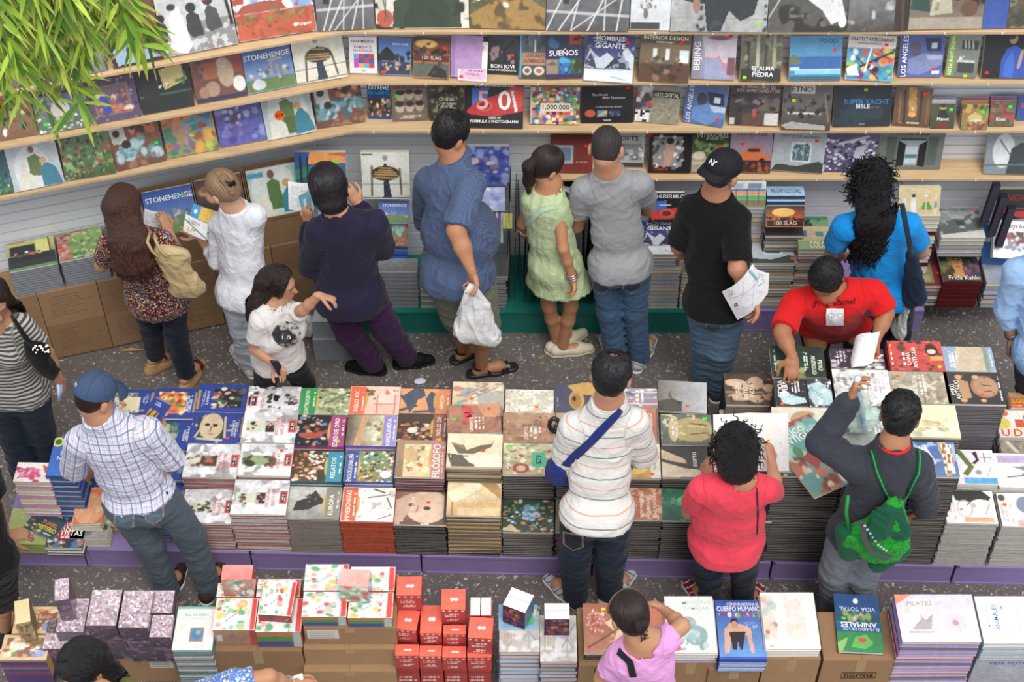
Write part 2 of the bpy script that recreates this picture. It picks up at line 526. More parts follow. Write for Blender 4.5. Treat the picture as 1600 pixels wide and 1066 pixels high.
 return np.clip(img, 0.003, 0.93), texts, stick
# ================================================================== THE SETTING
SZ = [2.167, 1.793, 1.421, 1.027]       # shelf heights
WY = 7.79
ANG = math.radians(16.3)
LU = V(math.cos(ANG), math.sin(ANG), 0)      # along the left wall, towards the corner
LN = V(math.sin(ANG), -math.cos(ANG), 0)     # out of the left wall
L0 = V(-0.955, 7.6, 0)                       # corner of the shelf edges
LDEP = 0.26
lw0 = L0 - LN * LDEP
tcor = (WY - lw0.y) / LU.y
LC = lw0 + LU * tcor                          # wall corner
LFRONT = -0.02                                # carton fronts measured from the shelf edge line
def hit(px, py, p0, n):
 r = ray(px, py); o = V(0, 0, H)
 t = (p0 - o).dot(n) / r.dot(n)
 return o + r * t
mb = MB(); mb.quad((-9, -6, 0), (9, -6, 0), (9, 12, 0), (-9, 12, 0), '888')
struct(mb.build('floor', 'floor'))
def slat_wall(name, p, u, n, length, z0, z1):
 """panel with a groove every three inches; p lower left corner of the face"""
 mb = MB(); z = z0; pitch = 0.0762; g = 0.011
 mb.box(p - n * 0.03 + V(0, 0, 0), u * length, -n * 0.02, V(0, 0, z1 - z0), '777')
 mb.box(p - n * 0.0305, u * length, n * 0.014, V(0, 0, z1 - z0), '333')
 while z < z1:
  h = min(pitch - g, z1 - z)
  mb.box(p + V(0, 0, z - z0) - n * 0.016, u * length, n * 0.016, V(0, 0, h), 'aaa')
  z += pitch
 return struct(mb.build(name, 'slat'))
slat_wall('wall_back', V(LC.x, WY, 0), V(1, 0, 0), V(0, -1, 0), 4.6, 0, 3.1)
slat_wall('wall_left', LC - LU * 3.2, LU, LN, 3.2, 0, 3.1)
# corner post strip
mb = MB(); mb.box(V(LC.x - 0.006, WY - 0.012, 0), V(0.016, 0, 0), V(0, 0.012, 0), V(0, 0, 3.1), '8d939c')
struct(mb.build('trim_1', 'slat'))
SHEL = {}
for i, z in enumerate(SZ):
 th = 0.016
 if i < 3:
  mb = MB(); a = L0 - LU * 3.0 ; c = L0
  back = LN * (LDEP - 0.004)
  q = [a, c, LC - LU * 0.002 + LN * 0.003, a - back]
  for z0_, z1_ in ((z - th, z),):
   top = [p_ + V(0, 0, z1_) - V(0, 0, p_.z) for p_ in q]; bot = [p_ + V(0, 0, z0_) for p_ in q]
   mb.add([tuple(x) for x in top + bot], [[0, 1, 2, 3], [7, 6, 5, 4], [4, 5, 1, 0], [5, 6, 2, 1], [6, 7, 3, 2], [7, 4, 0, 3]], hx('ddd'))
  o = mb.build('wall_shelf', 'wood')
  tag(o, ['top pale plywood shelf along the angled left wall, under the soldiers book', 'second pale plywood shelf down on the angled left wall', 'lowest pale plywood shelf along the angled left wall'][i], 'shelf', 'plywood shelves on the angled left wall')
 x0 = L0.x if i < 3 else 0.12
 mb = MB()
 pts = [(x0, 7.6), (3.6, 7.6), (3.6, WY - 0.002), ((LC.x + 0.012) if i < 3 else x0, WY - 0.002)]
 top = [(x_, y_, z) for x_, y_ in pts]; bot = [(x_, y_, z - th) for x_, y_ in pts]
 mb.add(top + bot, [[0, 1, 2, 3], [7, 6, 5, 4], [4, 5, 1, 0], [5, 6, 2, 1], [6, 7, 3, 2], [7, 4, 0, 3]], hx('ddd'))
 o = mb.build('wall_shelf', 'wood')
 tag(o, ['top pale plywood shelf along the long back wall', 'second pale plywood shelf down on the back wall', 'third pale plywood shelf down on the back wall, above bare slats at its left end', 'lowest pale plywood shelf on the back wall, starting behind the couple'][i], 'shelf', 'plywood shelves on the back wall')
 pg = MB()
 for k in range(14):
  x = x0 + 0.12 + k * 0.33
  if x < 3.5: pg.cbox((x, 7.597, z - 0.008), 0.008, 0.006, 0.012, 'e8e4dc')
 pg.build('shelf_peg', 'satin', o)
# low painted plinths: teal and purple under the back wall, purple under the table books
def plinth(name, x0, y0, x1, y1, dep, h, mat, label, grp):
 d = V(x1 - x0, y1 - y0, 0); L = d.length; u = d / L; b = V(-u.y, u.x, 0)
 mb = MB(); o = V(x0, y0, 0)
 mb.box(o + b * 0.006, u * L, b * (dep - 0.006), V(0, 0, h - 0.004), '888')
 mb.box(o, u * L, b * dep, V(0, 0, 0.012), '888')
 mb.box(o + V(0, 0, h - 0.018), u * (L - 0.004), b * dep, V(0, 0, 0.018), '999')
 mb.box(o, u * 0.018, b * 0.01, V(0, 0, h), '888')
 r = mb.build(name, mat); return tag(r, label, 'platform', grp)
plinth('display_platform', -1.02, 7.235, 1.20, 7.235, 0.52, 0.20, 'teal', 'teal painted low platform against the back wall, behind the standing browsers', 'low platforms against the back wall')
plinth('display_platform', 1.215, 7.25, 2.66, 7.25, 0.5, 0.20, 'purple', 'purple painted low platform at the back wall, behind the red shirt man', 'low platforms against the back wall')
TA = math.radians(-1.35)
def tline(x): return 5.365 - 0.0236 * (x + 0.2)
TX = [-2.93, -2.46, -1.50, -0.52, 0.46, 1.48, 2.52, 3.3]
for i in range(7):
 a, b = TX[i] + 0.006, TX[i + 1] - 0.006
 plinth('display_platform', a, tline(a), b, tline(b), 0.5 if i < 2 else (0.88 if i < 5 else 1.02), 0.17, 'purple',
    ['purple painted low platform at the left end of the central book table', 'purple platform under the books where the plaid shirt man stands', 'purple platform below the brown black and white film photo book pile',
   'purple platform left of the man in the striped polo shirt', 'purple platform between the striped polo man and the coral shirt woman',
   'purple platform under the tall black pile behind the green backpack', 'purple platform at the right end under the white magazine piles'][i], 'low purple platforms under the central book table')
plinth('display_platform', -2.16, tline(-2.16) + .51, -1.51, tline(-1.51) + .51, 0.40, 0.17, 'purple', 'rear purple platform carrying the back rows of blue art volumes', 'low purple platforms under the central book table')
# ================================================================== BOOKS
NB = [0]
def words(s, n): return ' '.join(s.replace(',', '').split()[:n])
GC = {}
def book(o, ux, uy, n, w, h, t, spec, label, group=None, spine='l', cov='cfc9be', page='cdc7bb', px=80, name='book', cat='book', mat='cover', sp=None):
 """o: lower left corner of the front cover face, ux uy along it, n out of it"""
 NB[0] += 1
 ux, uy, n = Vector(ux), Vector(uy), Vector(n)
 M = basis(Vector(o) - n * t, ux, uy, n)
 bt = min(0.0022, t * 0.2)
 sc = sp or cov
 mb = MB()
 mb.box((0, 0, 0), (w, 0, 0), (0, h, 0), (0, 0, bt), cov)
 if spine == 'l': mb.box((0, 0, bt), (bt, 0, 0), (0, h, 0), (0, 0, t - 2 * bt), sc)
 elif spine == 'r': mb.box((w - bt, 0, bt), (bt, 0, 0), (0, h, 0), (0, 0, t - 2 * bt), sc)
 elif spine == 'b': mb.box((0, 0, bt), (w, 0, 0), (0, bt, 0), (0, 0, t - 2 * bt), sc)
 elif spine == 't': mb.box((0, h - bt, bt), (w, 0, 0), (0, bt, 0), (0, 0, t - 2 * bt), sc)
 root = mb.build(name, mat, None, M)
 root.matrix_world = M
 tag(root, label, cat, group)
 e = 0.003
 mb = MB()
 x0 = bt if spine == 'l' else e; x1 = w - (bt if spine == 'r' else e)
 y0 = bt if spine == 'b' else e; y1 = h - (bt if spine == 't' else e)
 mb.box((x0, y0, bt), (x1 - x0, 0, 0), (0, y1 - y0, 0), (0, 0, t - 2 * bt - 0.0002), page)
 mb.build('page_block', 'paper', root)
 nx = int(max(20, min(110, px * 0.85))); ny = int(max(16, min(110, nx * h / w)))
 img, texts, st = paint(spec, nx, ny, NB[0] * 7 + 3)
 mb = MB()
 mb.box((0, 0, t - bt), (w, 0, 0), (0, h, 0), (0, 0, bt * 0.9), cov)
 mb.grid((0, 0, t), (w, 0, 0), (0, h, 0), img)
 for (x, y, s_, c, r, tx, mw) in texts:
  add_text(mb, tx, (x * w, (1 - y) * h, t), (1, 0, 0), (0, 1, 0), (0, 0, 1), s_ * h * (.72 if abs(r) == 90 and w > h * 1.1 else 1), c, r, (mw or 0.94) * (w if r in (0, 180) else h))
 mb.build('front_cover', mat, root)
 for (x, y, c) in st:
  s_ = 0.011 * (1.6 if c.startswith('tag') else 1); q = MB()
  if c == 'tag':
   q.tube([(x * w, (1 - y) * h, t + 0.0002), (x * w, (1 - y) * h, t + 0.0012)], 0.030, 'f2682c', 16)
   add_text(q, '$29', (x * w, (1 - y) * h, t + 0.0014), (1, 0, 0), (0, 1, 0), (0, 0, 1), 0.022, '24120c', 0)
  else:
   q.box((x * w - s_, (1 - y) * h - s_ * 0.75, t + 0.0002), (s_ * 2, 0, 0), (0, s_ * 1.5, 0), (0, 0, 0.0009), c)
  q.build('price_sticker', 'matte', root)
 return root
# bodies of piles: many like books; the largest in view become single books, the rest one heap
SLOTS = []
_bm = {}
BST = {'dark': ('1b1817', '8c857e', 'wrapped'), 'darkgrey': ('2d2a29', 'a09a92', 'wrapped'), 'red': ('8e3340', 'cbbfb8', 'cover'), 'grey': ('6d675f', '9b958c', 'wrapped'),
   'rust': ('a4452c', '8b4a3a', 'cover'), 'brown': ('3a2420', '8a7566', 'cover'), 'maroon': ('5b1a1c', '5b1a1c', 'cover'), 'white': ('cfcac2', 'd8d4cc', 'paper'),
   'whitegrey': ('a9a5a0', 'c4c0ba', 'wrapped'), 'blue': ('22459a', 'aeb6c8', 'cover'), 'bluedark': ('1d4a7c', '50667e', 'wrapped'), 'lav': ('a48fc4', 'a99ab8', 'wrapped'), 'wrap': ('70757c', '92969c', 'wrapped'),
   'green': ('8b9a46', 'b5b78a', 'cover'), 'slate': ('3c4952', 'a6a9ab', 'paper'), 'cream': ('c9bfa5', 'd6d0c2', 'paper'), 'plum': ('6b2c4c', 'bfb5b3', 'cover'), 'purplegrey': ('4a4450', '77717c', 'wrapped'),
   'black': ('141213', '2a2728', 'cover'), 'teal': ('2b6b70', 'a8a9a2', 'paper'), 'pink': ('c0518c', 'c9a9bd', 'cover'), 'goldb': ('9a7d4a', 'b9aa8a', 'cover'), 'ltblue': ('7f9fc4', 'b7c2cf', 'paper')}
def body_mesh(w, h, t, style):
 key = (round(w, 2), round(h, 2), round(t, 3), style)
 if key not in _bm:
  b, p, m = BST[style]
  bt = min(0.002, t * 0.22)
  mb = MB(); mb.box((0, 0, 0), (w, 0, 0), (0, h, 0), (0, 0, bt), b); mb.box((0, 0, t - bt - 0.0004), (w, 0, 0), (0, h, 0), (0, 0, bt), b)
  sd = hash(key) % 3
  mb.box((0, h - bt, bt), (w, 0, 0), (0, bt, 0), (0, 0, t - 2 * bt - 0.0004), b)
  shell = mb.build('book', 'cover' if m == 'paper' else m, link=False)
  mb = MB(); mb.box((0.003, 0.003, bt), (w - 0.006, 0, 0), (0, h - 0.003 - bt, 0), (0, 0, t - 2 * bt - 0.0004), p)
  pages = mb.build('page_block', 'paper' if m != 'wrapped' else 'wrapped', link=False)
  _bm[key] = (shell, pages)
 return _bm[key]
rs = random.Random(5)
def body(o, ux, uy, w, h, ztop, zbot, t, style, label, group, vis=True, jit=0.006, tpx=None):
 """stack of like books from ztop down to zbot; o = front left corner (xy)"""
 n = int(round((ztop - zbot) / t))
 if n <= 0: return
 t = (ztop - zbot) / n
 for k in range(n):
  z = ztop - (k + 1) * t
  st = style if isinstance(style, str) else style[k % len(style)]
  j1, j2, a = rs.uniform(-jit, jit), rs.uniform(-jit, jit), rs.uniform(-0.01, 0.01)
  c, s_ = math.cos(a), math.sin(a)
  x = V(ux.x * c - ux.y * s_, ux.x * s_ + ux.y * c, 0); y = V(-x.y, x.x, 0)
  M = basis(V(o.x + j1, o.y + abs(j2) * 0.6, z), x, y, V(0, 0, 1))
  seen = vis is True or z > vis
  SLOTS.append((t * w if seen else 0.0, M, w, h, t, st, label, group))
def flush_bodies(nmax):
 SLOTS.sort(key=lambda q: -q[0])
 rest = MB()
 for i, (a, M, w, h, t, st, label, group) in enumerate(SLOTS):
  if i < nmax and a > 0:
   sh, pg = body_mesh(w, h, t, st)
   r = bpy.data.objects.new('book', sh); COL.objects.link(r); r.matrix_world = M
   tag(r, label, 'book', group)
   p = bpy.data.objects.new('page_block', pg); COL.objects.link(p); p.parent = r
  else:
   b, p, m = BST[st]; ux = M.col[0].xyz; uy = M.col[1].xyz; o = M.col[3].xyz; bt = min(0.002, t * 0.22); z = V(0, 0, 1)
   rest.box(o, ux * w, uy * h, z * bt, b); rest.box(o + z * (t - bt - 0.0004), ux * w, uy * h, z * bt, b)
   rest.box(o + ux * 0.003 + uy * 0.003 + z * bt, ux * (w - 0.006), uy * (h - 0.006), z * (t - 2 * bt - 0.0004), p)
 if rest.n:
  o = rest.build('stacked_books', 'wrapped'); tag(o, 'many further shrink wrapped books filling the lower parts of the piles', 'books'); o['kind'] = 'stuff'
def flat_at(xl, xr, yt, yb, z, ang=None):
 """corner, axes and size of a book lying at height z whose front edge spans xl..xr at yb and far edge is at yt"""
 a = atz(xl, yb, z); b = atz(xr, yb, z)
 if ang is None: ang = TA
 ux = V(math.cos(ang), math.sin(ang), 0); uy = V(-ux.y, ux.x, 0)
 w = (b - a).length
 m = (a + b) / 2
 r = ray((xl + xr) / 2, yt); t = (z - H) / r[2]; back = V(r[0] * t, r[1] * t, z)
 h = back.y - m.y
 o = m - ux * w / 2
 return o, ux, uy, w, abs(h)
UPZ = V(0, 0, 1)
def lying(xl, xr, yt, yb, z, th, spec, label, ang=None, rot=0, group=None, **kw):
 o, ux, uy, w, h = flat_at(xl, xr, yt, yb, z, ang)
 if rot:
  c = o + ux * w / 2 + uy * h / 2; R = Matrix.Rotation(math.radians(rot), 3, 'Z'); ux, uy = R @ ux, R @ uy
  o = c - ux * w / 2 - uy * h / 2
 kw.setdefault('px', xr - xl)
 book(o, ux, uy, UPZ, w, h, th, spec, label, group, **kw)
 return o, ux, uy, w, h
def column(rows, zb=0.17, x_front=None, group='art books laid out on the central table', plabel=None):
 """rows front to back: (xl, xr, yt, yb, th, style, spec, label, options)"""
 Yf = None; zprev = None
 for (xl, xr, yt, yb, th, st, spec, label, kw) in rows:
  kw = dict(kw); xm = (xl + xr) / 2
  if Yf is None:
   Yf = tline(aty(xm, yb, 5.37).x) + 0.012
  z = kw.pop('z', None) or aty(xm, yb, Yf + kw.pop('dy', 0)).z
  bt = kw.pop('bt', 0.02); st_label = kw.pop('bl', None)
  rot = kw.pop('rot', 0)
  o, ux, uy, w, h = lying(xl, xr, yt, yb, z, th, spec, label, rot=rot, group=group, **kw)
  oo, u2, v2, w2, h2 = flat_at(xl, xr, yt, yb, z)
  body(oo, u2, v2, w2, h2 - 0.008, z - th - 0.0006, zb + 0.001, bt, st, st_label or ('plain edged book in the pile under the ' + words(label, 8)), 'books piled under the ' + label[:60],
     vis=True if zprev is None else zprev - 0.01)
  zprev = z
  Yf = (oo + v2 * h2 / 2 + u2 * w2 / 2).y + h2 / 2 + 0.006
def leaning(xl, yl, xr, yr, yt, z, th, spec, label, wall='B', group=None, lean=None, L=None, x3=None, **kw):
 """book standing on a shelf at height z, its lower edge from (xl,yl) to (xr,yr)"""
 p0, n = (V(0, WY, 0), V(0, -1, 0)) if wall == 'B' else (LC, LN)
 a = atz(xl, yl, z + 0.001); b = atz(xr, yr, z + 0.001)
 d = (b - a); d.z = 0; w = d.length; ux = d / w; nn = V(ux.y, -ux.x, 0)
 m = (a + b) / 2
 dist = (m - p0).dot(n)
 if dist < 0.05:                      # keep the foot of the book on the shelf
  s_ = 0.05 - dist; a += n * s_; b += n * s_; m += n * s_; dist = 0.05
 Lx = L or 0.28
 for _ in range(12):
  la = lean if lean is not None else math.asin(max(0.03, min(0.5, (dist - th - 0.012) / Lx)))
  up = V(0, 0, math.cos(la)) - nn * math.sin(la)
  if L: break
  top = m + up * Lx; py = proj(top)[1]
  py2 = proj(m + up * (Lx + 0.01))[1]
  Lx += (yt - py) / (py2 - py) * 0.01
 nf = ux.cross(up)
 o = a + V(0, 0, th * math.sin(la))
 return book(o, ux, up, nf, w, Lx, th, spec, label, group, px=xr - xl, **kw)
G1 = 'large books on the top shelf'; G2 = 'books on the second shelf'; G3 = 'books on the third shelf'; G4 = 'books on the lowest shelf'
L1 = [
  (-60, 160, 20, 140, None, .02, 'g 567 345;n 4 .5', 'dark blue grey book behind the bamboo leaves at the far left of the top shelf'),
  (22, 140, 96, 126, None, .02, 'g a98 546;m 3 343 .5', 'tan and dark book hidden mostly by bamboo on the top shelf'),
  (98, 126, 170, 111, None, .02, 'g 345 234;n 4 .6;m 4 778 .6', 'dark teal book hidden mostly by bamboo on the top shelf'),
  (178, 110, 259, 94, None, .025, 'g 4a2a1a 2a1a14;n 5 .5;p 8fa6c4 .05 .75 .5 .68 .95 .95 .1 .98;p 6b3a20 .75 0 1 0 1 1 .85 .8;b .3 .6 .7 .8 12 .05 223a6a,445;e .5 .55 .14 .12 6a4a30;t .62 .33 .05 ddd 0 ALS', 'dark red brown book with a pale blue cloth figure beside the bamboo'),
  (260, 93, 373, 71, None, .03, 'g b9bcc0 c2c2c2;n 9 .12;r 0 .58 1 1 8b8b8b;m 14 c9c9c9 .55;p e4e4e4 .1 .95 .14 .5 .2 .32 .3 .34 .34 .6 .4 .9 .3 1;e .2 .33 .06 .05 3c3c3c;e .46 .38 .07 .07 2e302c;p 3a3c38 .36 .7 .38 .48 .46 .42 .55 .5 .58 .78 .42 .8;e .7 .32 .07 .07 343632;p 4a4c48 .62 .7 .64 .45 .7 .38 .8 .46 .84 .72 .68 .76;e .03 .46 .06 .06 222;p 2c2c2c 0 .8 0 .52 .06 .5 .1 .6 .08 .8;l .92 .0 .97 .7 .022 222;s .66 .3 e33', 'black and white photo book of seated soldiers and a white dog'),
  (374, 69, 496, 50, None, .03, 'g 4a7fc4 9cc0e4;m 3 f2f4f6 .52;p a8523c 0 .62 .12 .5 .4 .47 .6 .5 .66 .62;r 0 .62 1 1 c9562c;b 0 .64 1 .75 40 .035 8a8a3c,a86a34,6a6a30;m 9 b8482a .6;b 0 .7 1 1 20 .02 7a7a3c,8a4a2a;e .74 .87 .025 .025 fff;t .85 .87 .05 fff 0 Penguin .2', 'colour photo book of a red desert rock under blue sky'),
]
B1 = [
  (497, 51, 586, 47, None, .03, 'g 8c8c90 5c5c60;n 5 .4;l 0 .7 1 .66 .02 bbb;l .1 1 .5 0 .01 ddd;l .2 1 .8 0 .01 ddd;l .45 1 .55 0 .01 ccc;l .6 1 .9 .1 .01 ddd;l .8 1 .85 0 .01 ccc;l .3 1 1 .3 .01 ccc;r .12 .35 .24 .62 333', 'black and white railway tracks book at the corner of the walls'),
  (588, 47, 733, 46, None, .03, 'g dcd6c6 e4dece;n 3 .08;p 3c4a34 .18 1 .2 .6 .4 .45 .5 .2 .62 .2 .7 .45 .9 .5 .92 1;m 6 2c3a2a .7;e .54 .22 .1 .2 d8b89a;e .54 .32 .07 .03 b86a5a;r .18 .2 .27 .55 c9b45a;e .1 .85 .09 .13 c8553a;l .12 .3 .1 .9 .008 554;l .02 .2 .14 .9 .008 665;p 34422e .3 1 .35 .62 .5 .45 .66 .5 .8 .7 .78 1', 'cream book with a painted figure in a dark green cloak'),
  (734, 46, 852, 49, None, .03, 'g 4a6a4a 6a5a34;n 4 .5;b 0 .2 .8 .6 60 .05 c9b48a,e0c8b0,b86a5a,3a4a3a,8a9a6a;p a8823c .0 1 .0 .8 .3 .6 .7 .5 1 .7 1 1;m 7 6a5228 .6;b .1 .45 .5 .65 20 .03 e8dcc4,a83a2a', 'golden green landscape painting book with tiny figures'),
  (853, 50, 982, 52, None, .03, 'g 7c7c80 58585c;n 5 .45;l 0 .72 1 .78 .02 bbb;l 0 1 .4 0 .008 ddd;l .15 1 .7 0 .008 ddd;l .3 1 .5 0 .008 ccc;l .5 1 .9 0 .008 ddd;l .7 1 .72 0 .008 ccc;l .3 1 1 .4 .008 ccc;l .85 1 .98 0 .008 ddd;r .2 .4 .28 .62 333', 'black and white railway tracks book right of the golden landscape'),
  (984, 49, 1046, 50, None, .03, 'g dfe2e6 d2d6da;b .25 .1 .65 .7 50 .03 8a8c92,aaa,777,c8c8cc;e .38 .76 .06 .08 777;r 0 .88 .75 1 4a4444;r .8 .1 .95 .35 222;h .05 .1 .2 .5 6 999', 'white book with a small grey pencil drawing'),
  (1047, 52, 1197, 53, None, .03, 'g b8bab8 a2a4a2;n 12 .25;l 0 .8 1 .82 .01 999;p 2c3238 .12 .55 .18 .3 .3 .0 .95 .0 .9 .5 .86 .75 .72 .85 .6 .7 .52 1.0 .38 1.0 .34 .6 .26 .6;m 9 3c444c .75;e .26 .62 .04 .12 9a7a60;e .56 .3 .1 .15 d4c4ac;s .9 .88 9d2', 'pale photo book of women in flowing dark cloaks'),
  (1199, 53, 1322, 52, None, .03, 'g 4a4640 5c5852;m 4 2c2a28 .55;p d8d8da .45 .3 .6 .1 .85 0 1 0 .85 .3 .98 .8 .8 .9 .68 .7 .5 .55;e .9 .1 .07 .12 555;m 9 6c6862 .75;e .94 .86 .05 .08 eee;e .45 .3 .05 .07 333;l 0 .8 .4 0 .01 aaa', 'black and white book showing a womans chin, neck and earring'),
  (1323, 52, 1395, 51, None, .03, 'g 8c8e8c 4c4a46;n 5 .6;m 5 b8bcb8 .6', 'grey misty waterfall photo book'),
  (1396, 51, 1417, 50, None, .03, 'G 3c2a24 2a2420;l .5 0 .6 1 .1 5a3a2a', 'narrow dark brown book left of the court painting book'),
  (1418, 49, 1533, 47, None, .03, 'g 3c342c 8a7a68;r 0 .82 1 1 a89a88;p 2c4a40 .0 .7 .05 .35 .2 .3 .28 .75;p b8b49a .27 .8 .32 .3 .4 .2 .5 .3 .58 .76;e .4 .12 .06 .1 c8a888;b .6 .1 1 .7 30 .06 1c2a34,4a2a20,6a5a4a,2a1c18;e .8 .7 .12 .12 6a4a34;b .3 .3 .55 .7 14 .03 d8d4c0,8a8a70', 'dark painting book with a girl in a wide pale gown'),
  (1534, 47, 1571, 46, None, .03, 'g 2a4a9a 3458b0;e .6 .4 .4 .12 b0b8a0;t .5 .1 .06 fff 0 ISLAS', 'blue book with a pale island shape'),
  (1572, 46, 1625, 46, None, .03, 'g 5c5a44 4a4838;n 12 .6;m 12 7c785c .6', 'olive rocky texture book at the right end of the top shelf'),
]
L2 = [
  (-50, 232, 0, 224, 150, .02, 'g 765 432;n 5 .5', 'brown edged book cut by the left frame on the second shelf'),
  (2, 222, 60, 212, 148, .02, 'g 9a7048 7c5434;b 0 0 1 .5 14 .06 c09a68,6a4428;b .1 .35 .9 .8 26 .05 3a7a6a,222,d8c8a8,8a3a2a;e .15 .85 .05 .08 eee;e .7 .75 .07 .1 16161e;s .25 .25 tag', 'ochre swirl patterned book with an orange oval price tag'),
  (62, 213, 142, 199, 150, .02, 'g 5c6488 56704a;n 4 .4;b 0 0 .8 .35 16 .12 7a86ac,4c5880;e .5 .4 .18 .25 c4beb0;b 0 .55 1 1 60 .04 3c6a3a,6a8a4a,c8b4cc,e8e8e8,7a5aa0;s .17 .75 4d4', 'blue garden painting book with a white cat'),
  (145, 197, 222, 183, 125, .02, 'g 4a3c5c 54426a;b 0 0 1 1 50 .03 8a7aa0,2c2440;r .12 .14 .86 .86 8a6a4a;r .16 .18 .82 .82 6a5468;b .18 .3 .8 .8 36 .06 c4552c,2c44a0,d8c8b0,b0763c,7a2c2c;p 2c3ca0 .25 .8 .3 .5 .4 .45 .45 .8;r .62 .78 .84 .84 b01c2c', 'purple bordered book with a bright eastern scene'),
  (224, 182, 305, 167, 104, .02, 'g 14161a 0e1a18;p c8b468 .45 .1 .9 .0 .95 .4 .5 .55;r .0 .0 1 .06 7a5a3c;r 0 .6 1 .66 2a5a48;b .3 .42 .6 .56 8 .03 c86a4a,ddd;l .9 .0 .95 1 .012 2a1c14;b .75 .3 .9 .5 6 .04 2c7a4a;p 1a1c1a .1 .4 .4 .35 .4 .75 .1 .75', 'dark cafe painting book with a yellow wall'),
  (309, 165, 388, 151, 83, .02, 'g 7a4a3c 6a3c34;r .55 0 1 .5 9c3c34;n 5 .25;r .2 .2 .5 .55 a85a34;e .65 .45 .16 .3 b89c80;e .6 .25 .1 .1 c8b094;e .88 .72 .12 .16 e8e0d8;e .35 .75 .14 .16 a88468;e .18 .8 .1 .12 9c7450;r 0 .9 1 1 2c2450;b 0 0 .3 .5 8 .05 2c3c6c,8a5a3c', 'warm brown book with a family of sitting cats'),
  (389, 150, 464, 136, 68, .02, 'g 2c4c9c 7ca4d8;r 0 .72 1 1 5c7c3c;b 0 .5 .9 .8 26 .05 8c9094,5c6468,c0c4c8;r .52 .35 .6 .75 8a8e92;r .7 .38 .78 .78 767a80;r .5 .33 .8 .41 9ca0a4;e .25 .85 .14 .1 c8ccd0;t .5 .28 .11 fff 0 STONEHENGE;s .82 .12 3c3', 'blue sky book with grey standing stones on the left wall shelf'),
  (465, 135, 544, 122, 54, .02, 'g e4e0d0 dcd8c4;e .5 .45 .26 .16 3a3424;p 3a3424 .36 .5 .5 .25 .64 .5;l .3 .42 .7 .46 .012 d8a860;l .28 .47 .72 .51 .012 d8a860;l .3 .53 .7 .56 .01 d8a860;l .4 .32 .62 .35 .01 d8a860;l .25 .45 .2 .95 .02 554a30;l .75 .45 .82 .9 .02 554a30;e .47 .14 .05 .07 998;p 24344a .44 .6 .56 .6 .62 .98 .42 .98;l 0 .72 1 .68 .008 444;l 0 .98 1 .94 .01 555;r .0 .02 .25 .09 443', 'cream book with a dancer in a black and gold woven cape, left wall shelf'),
]
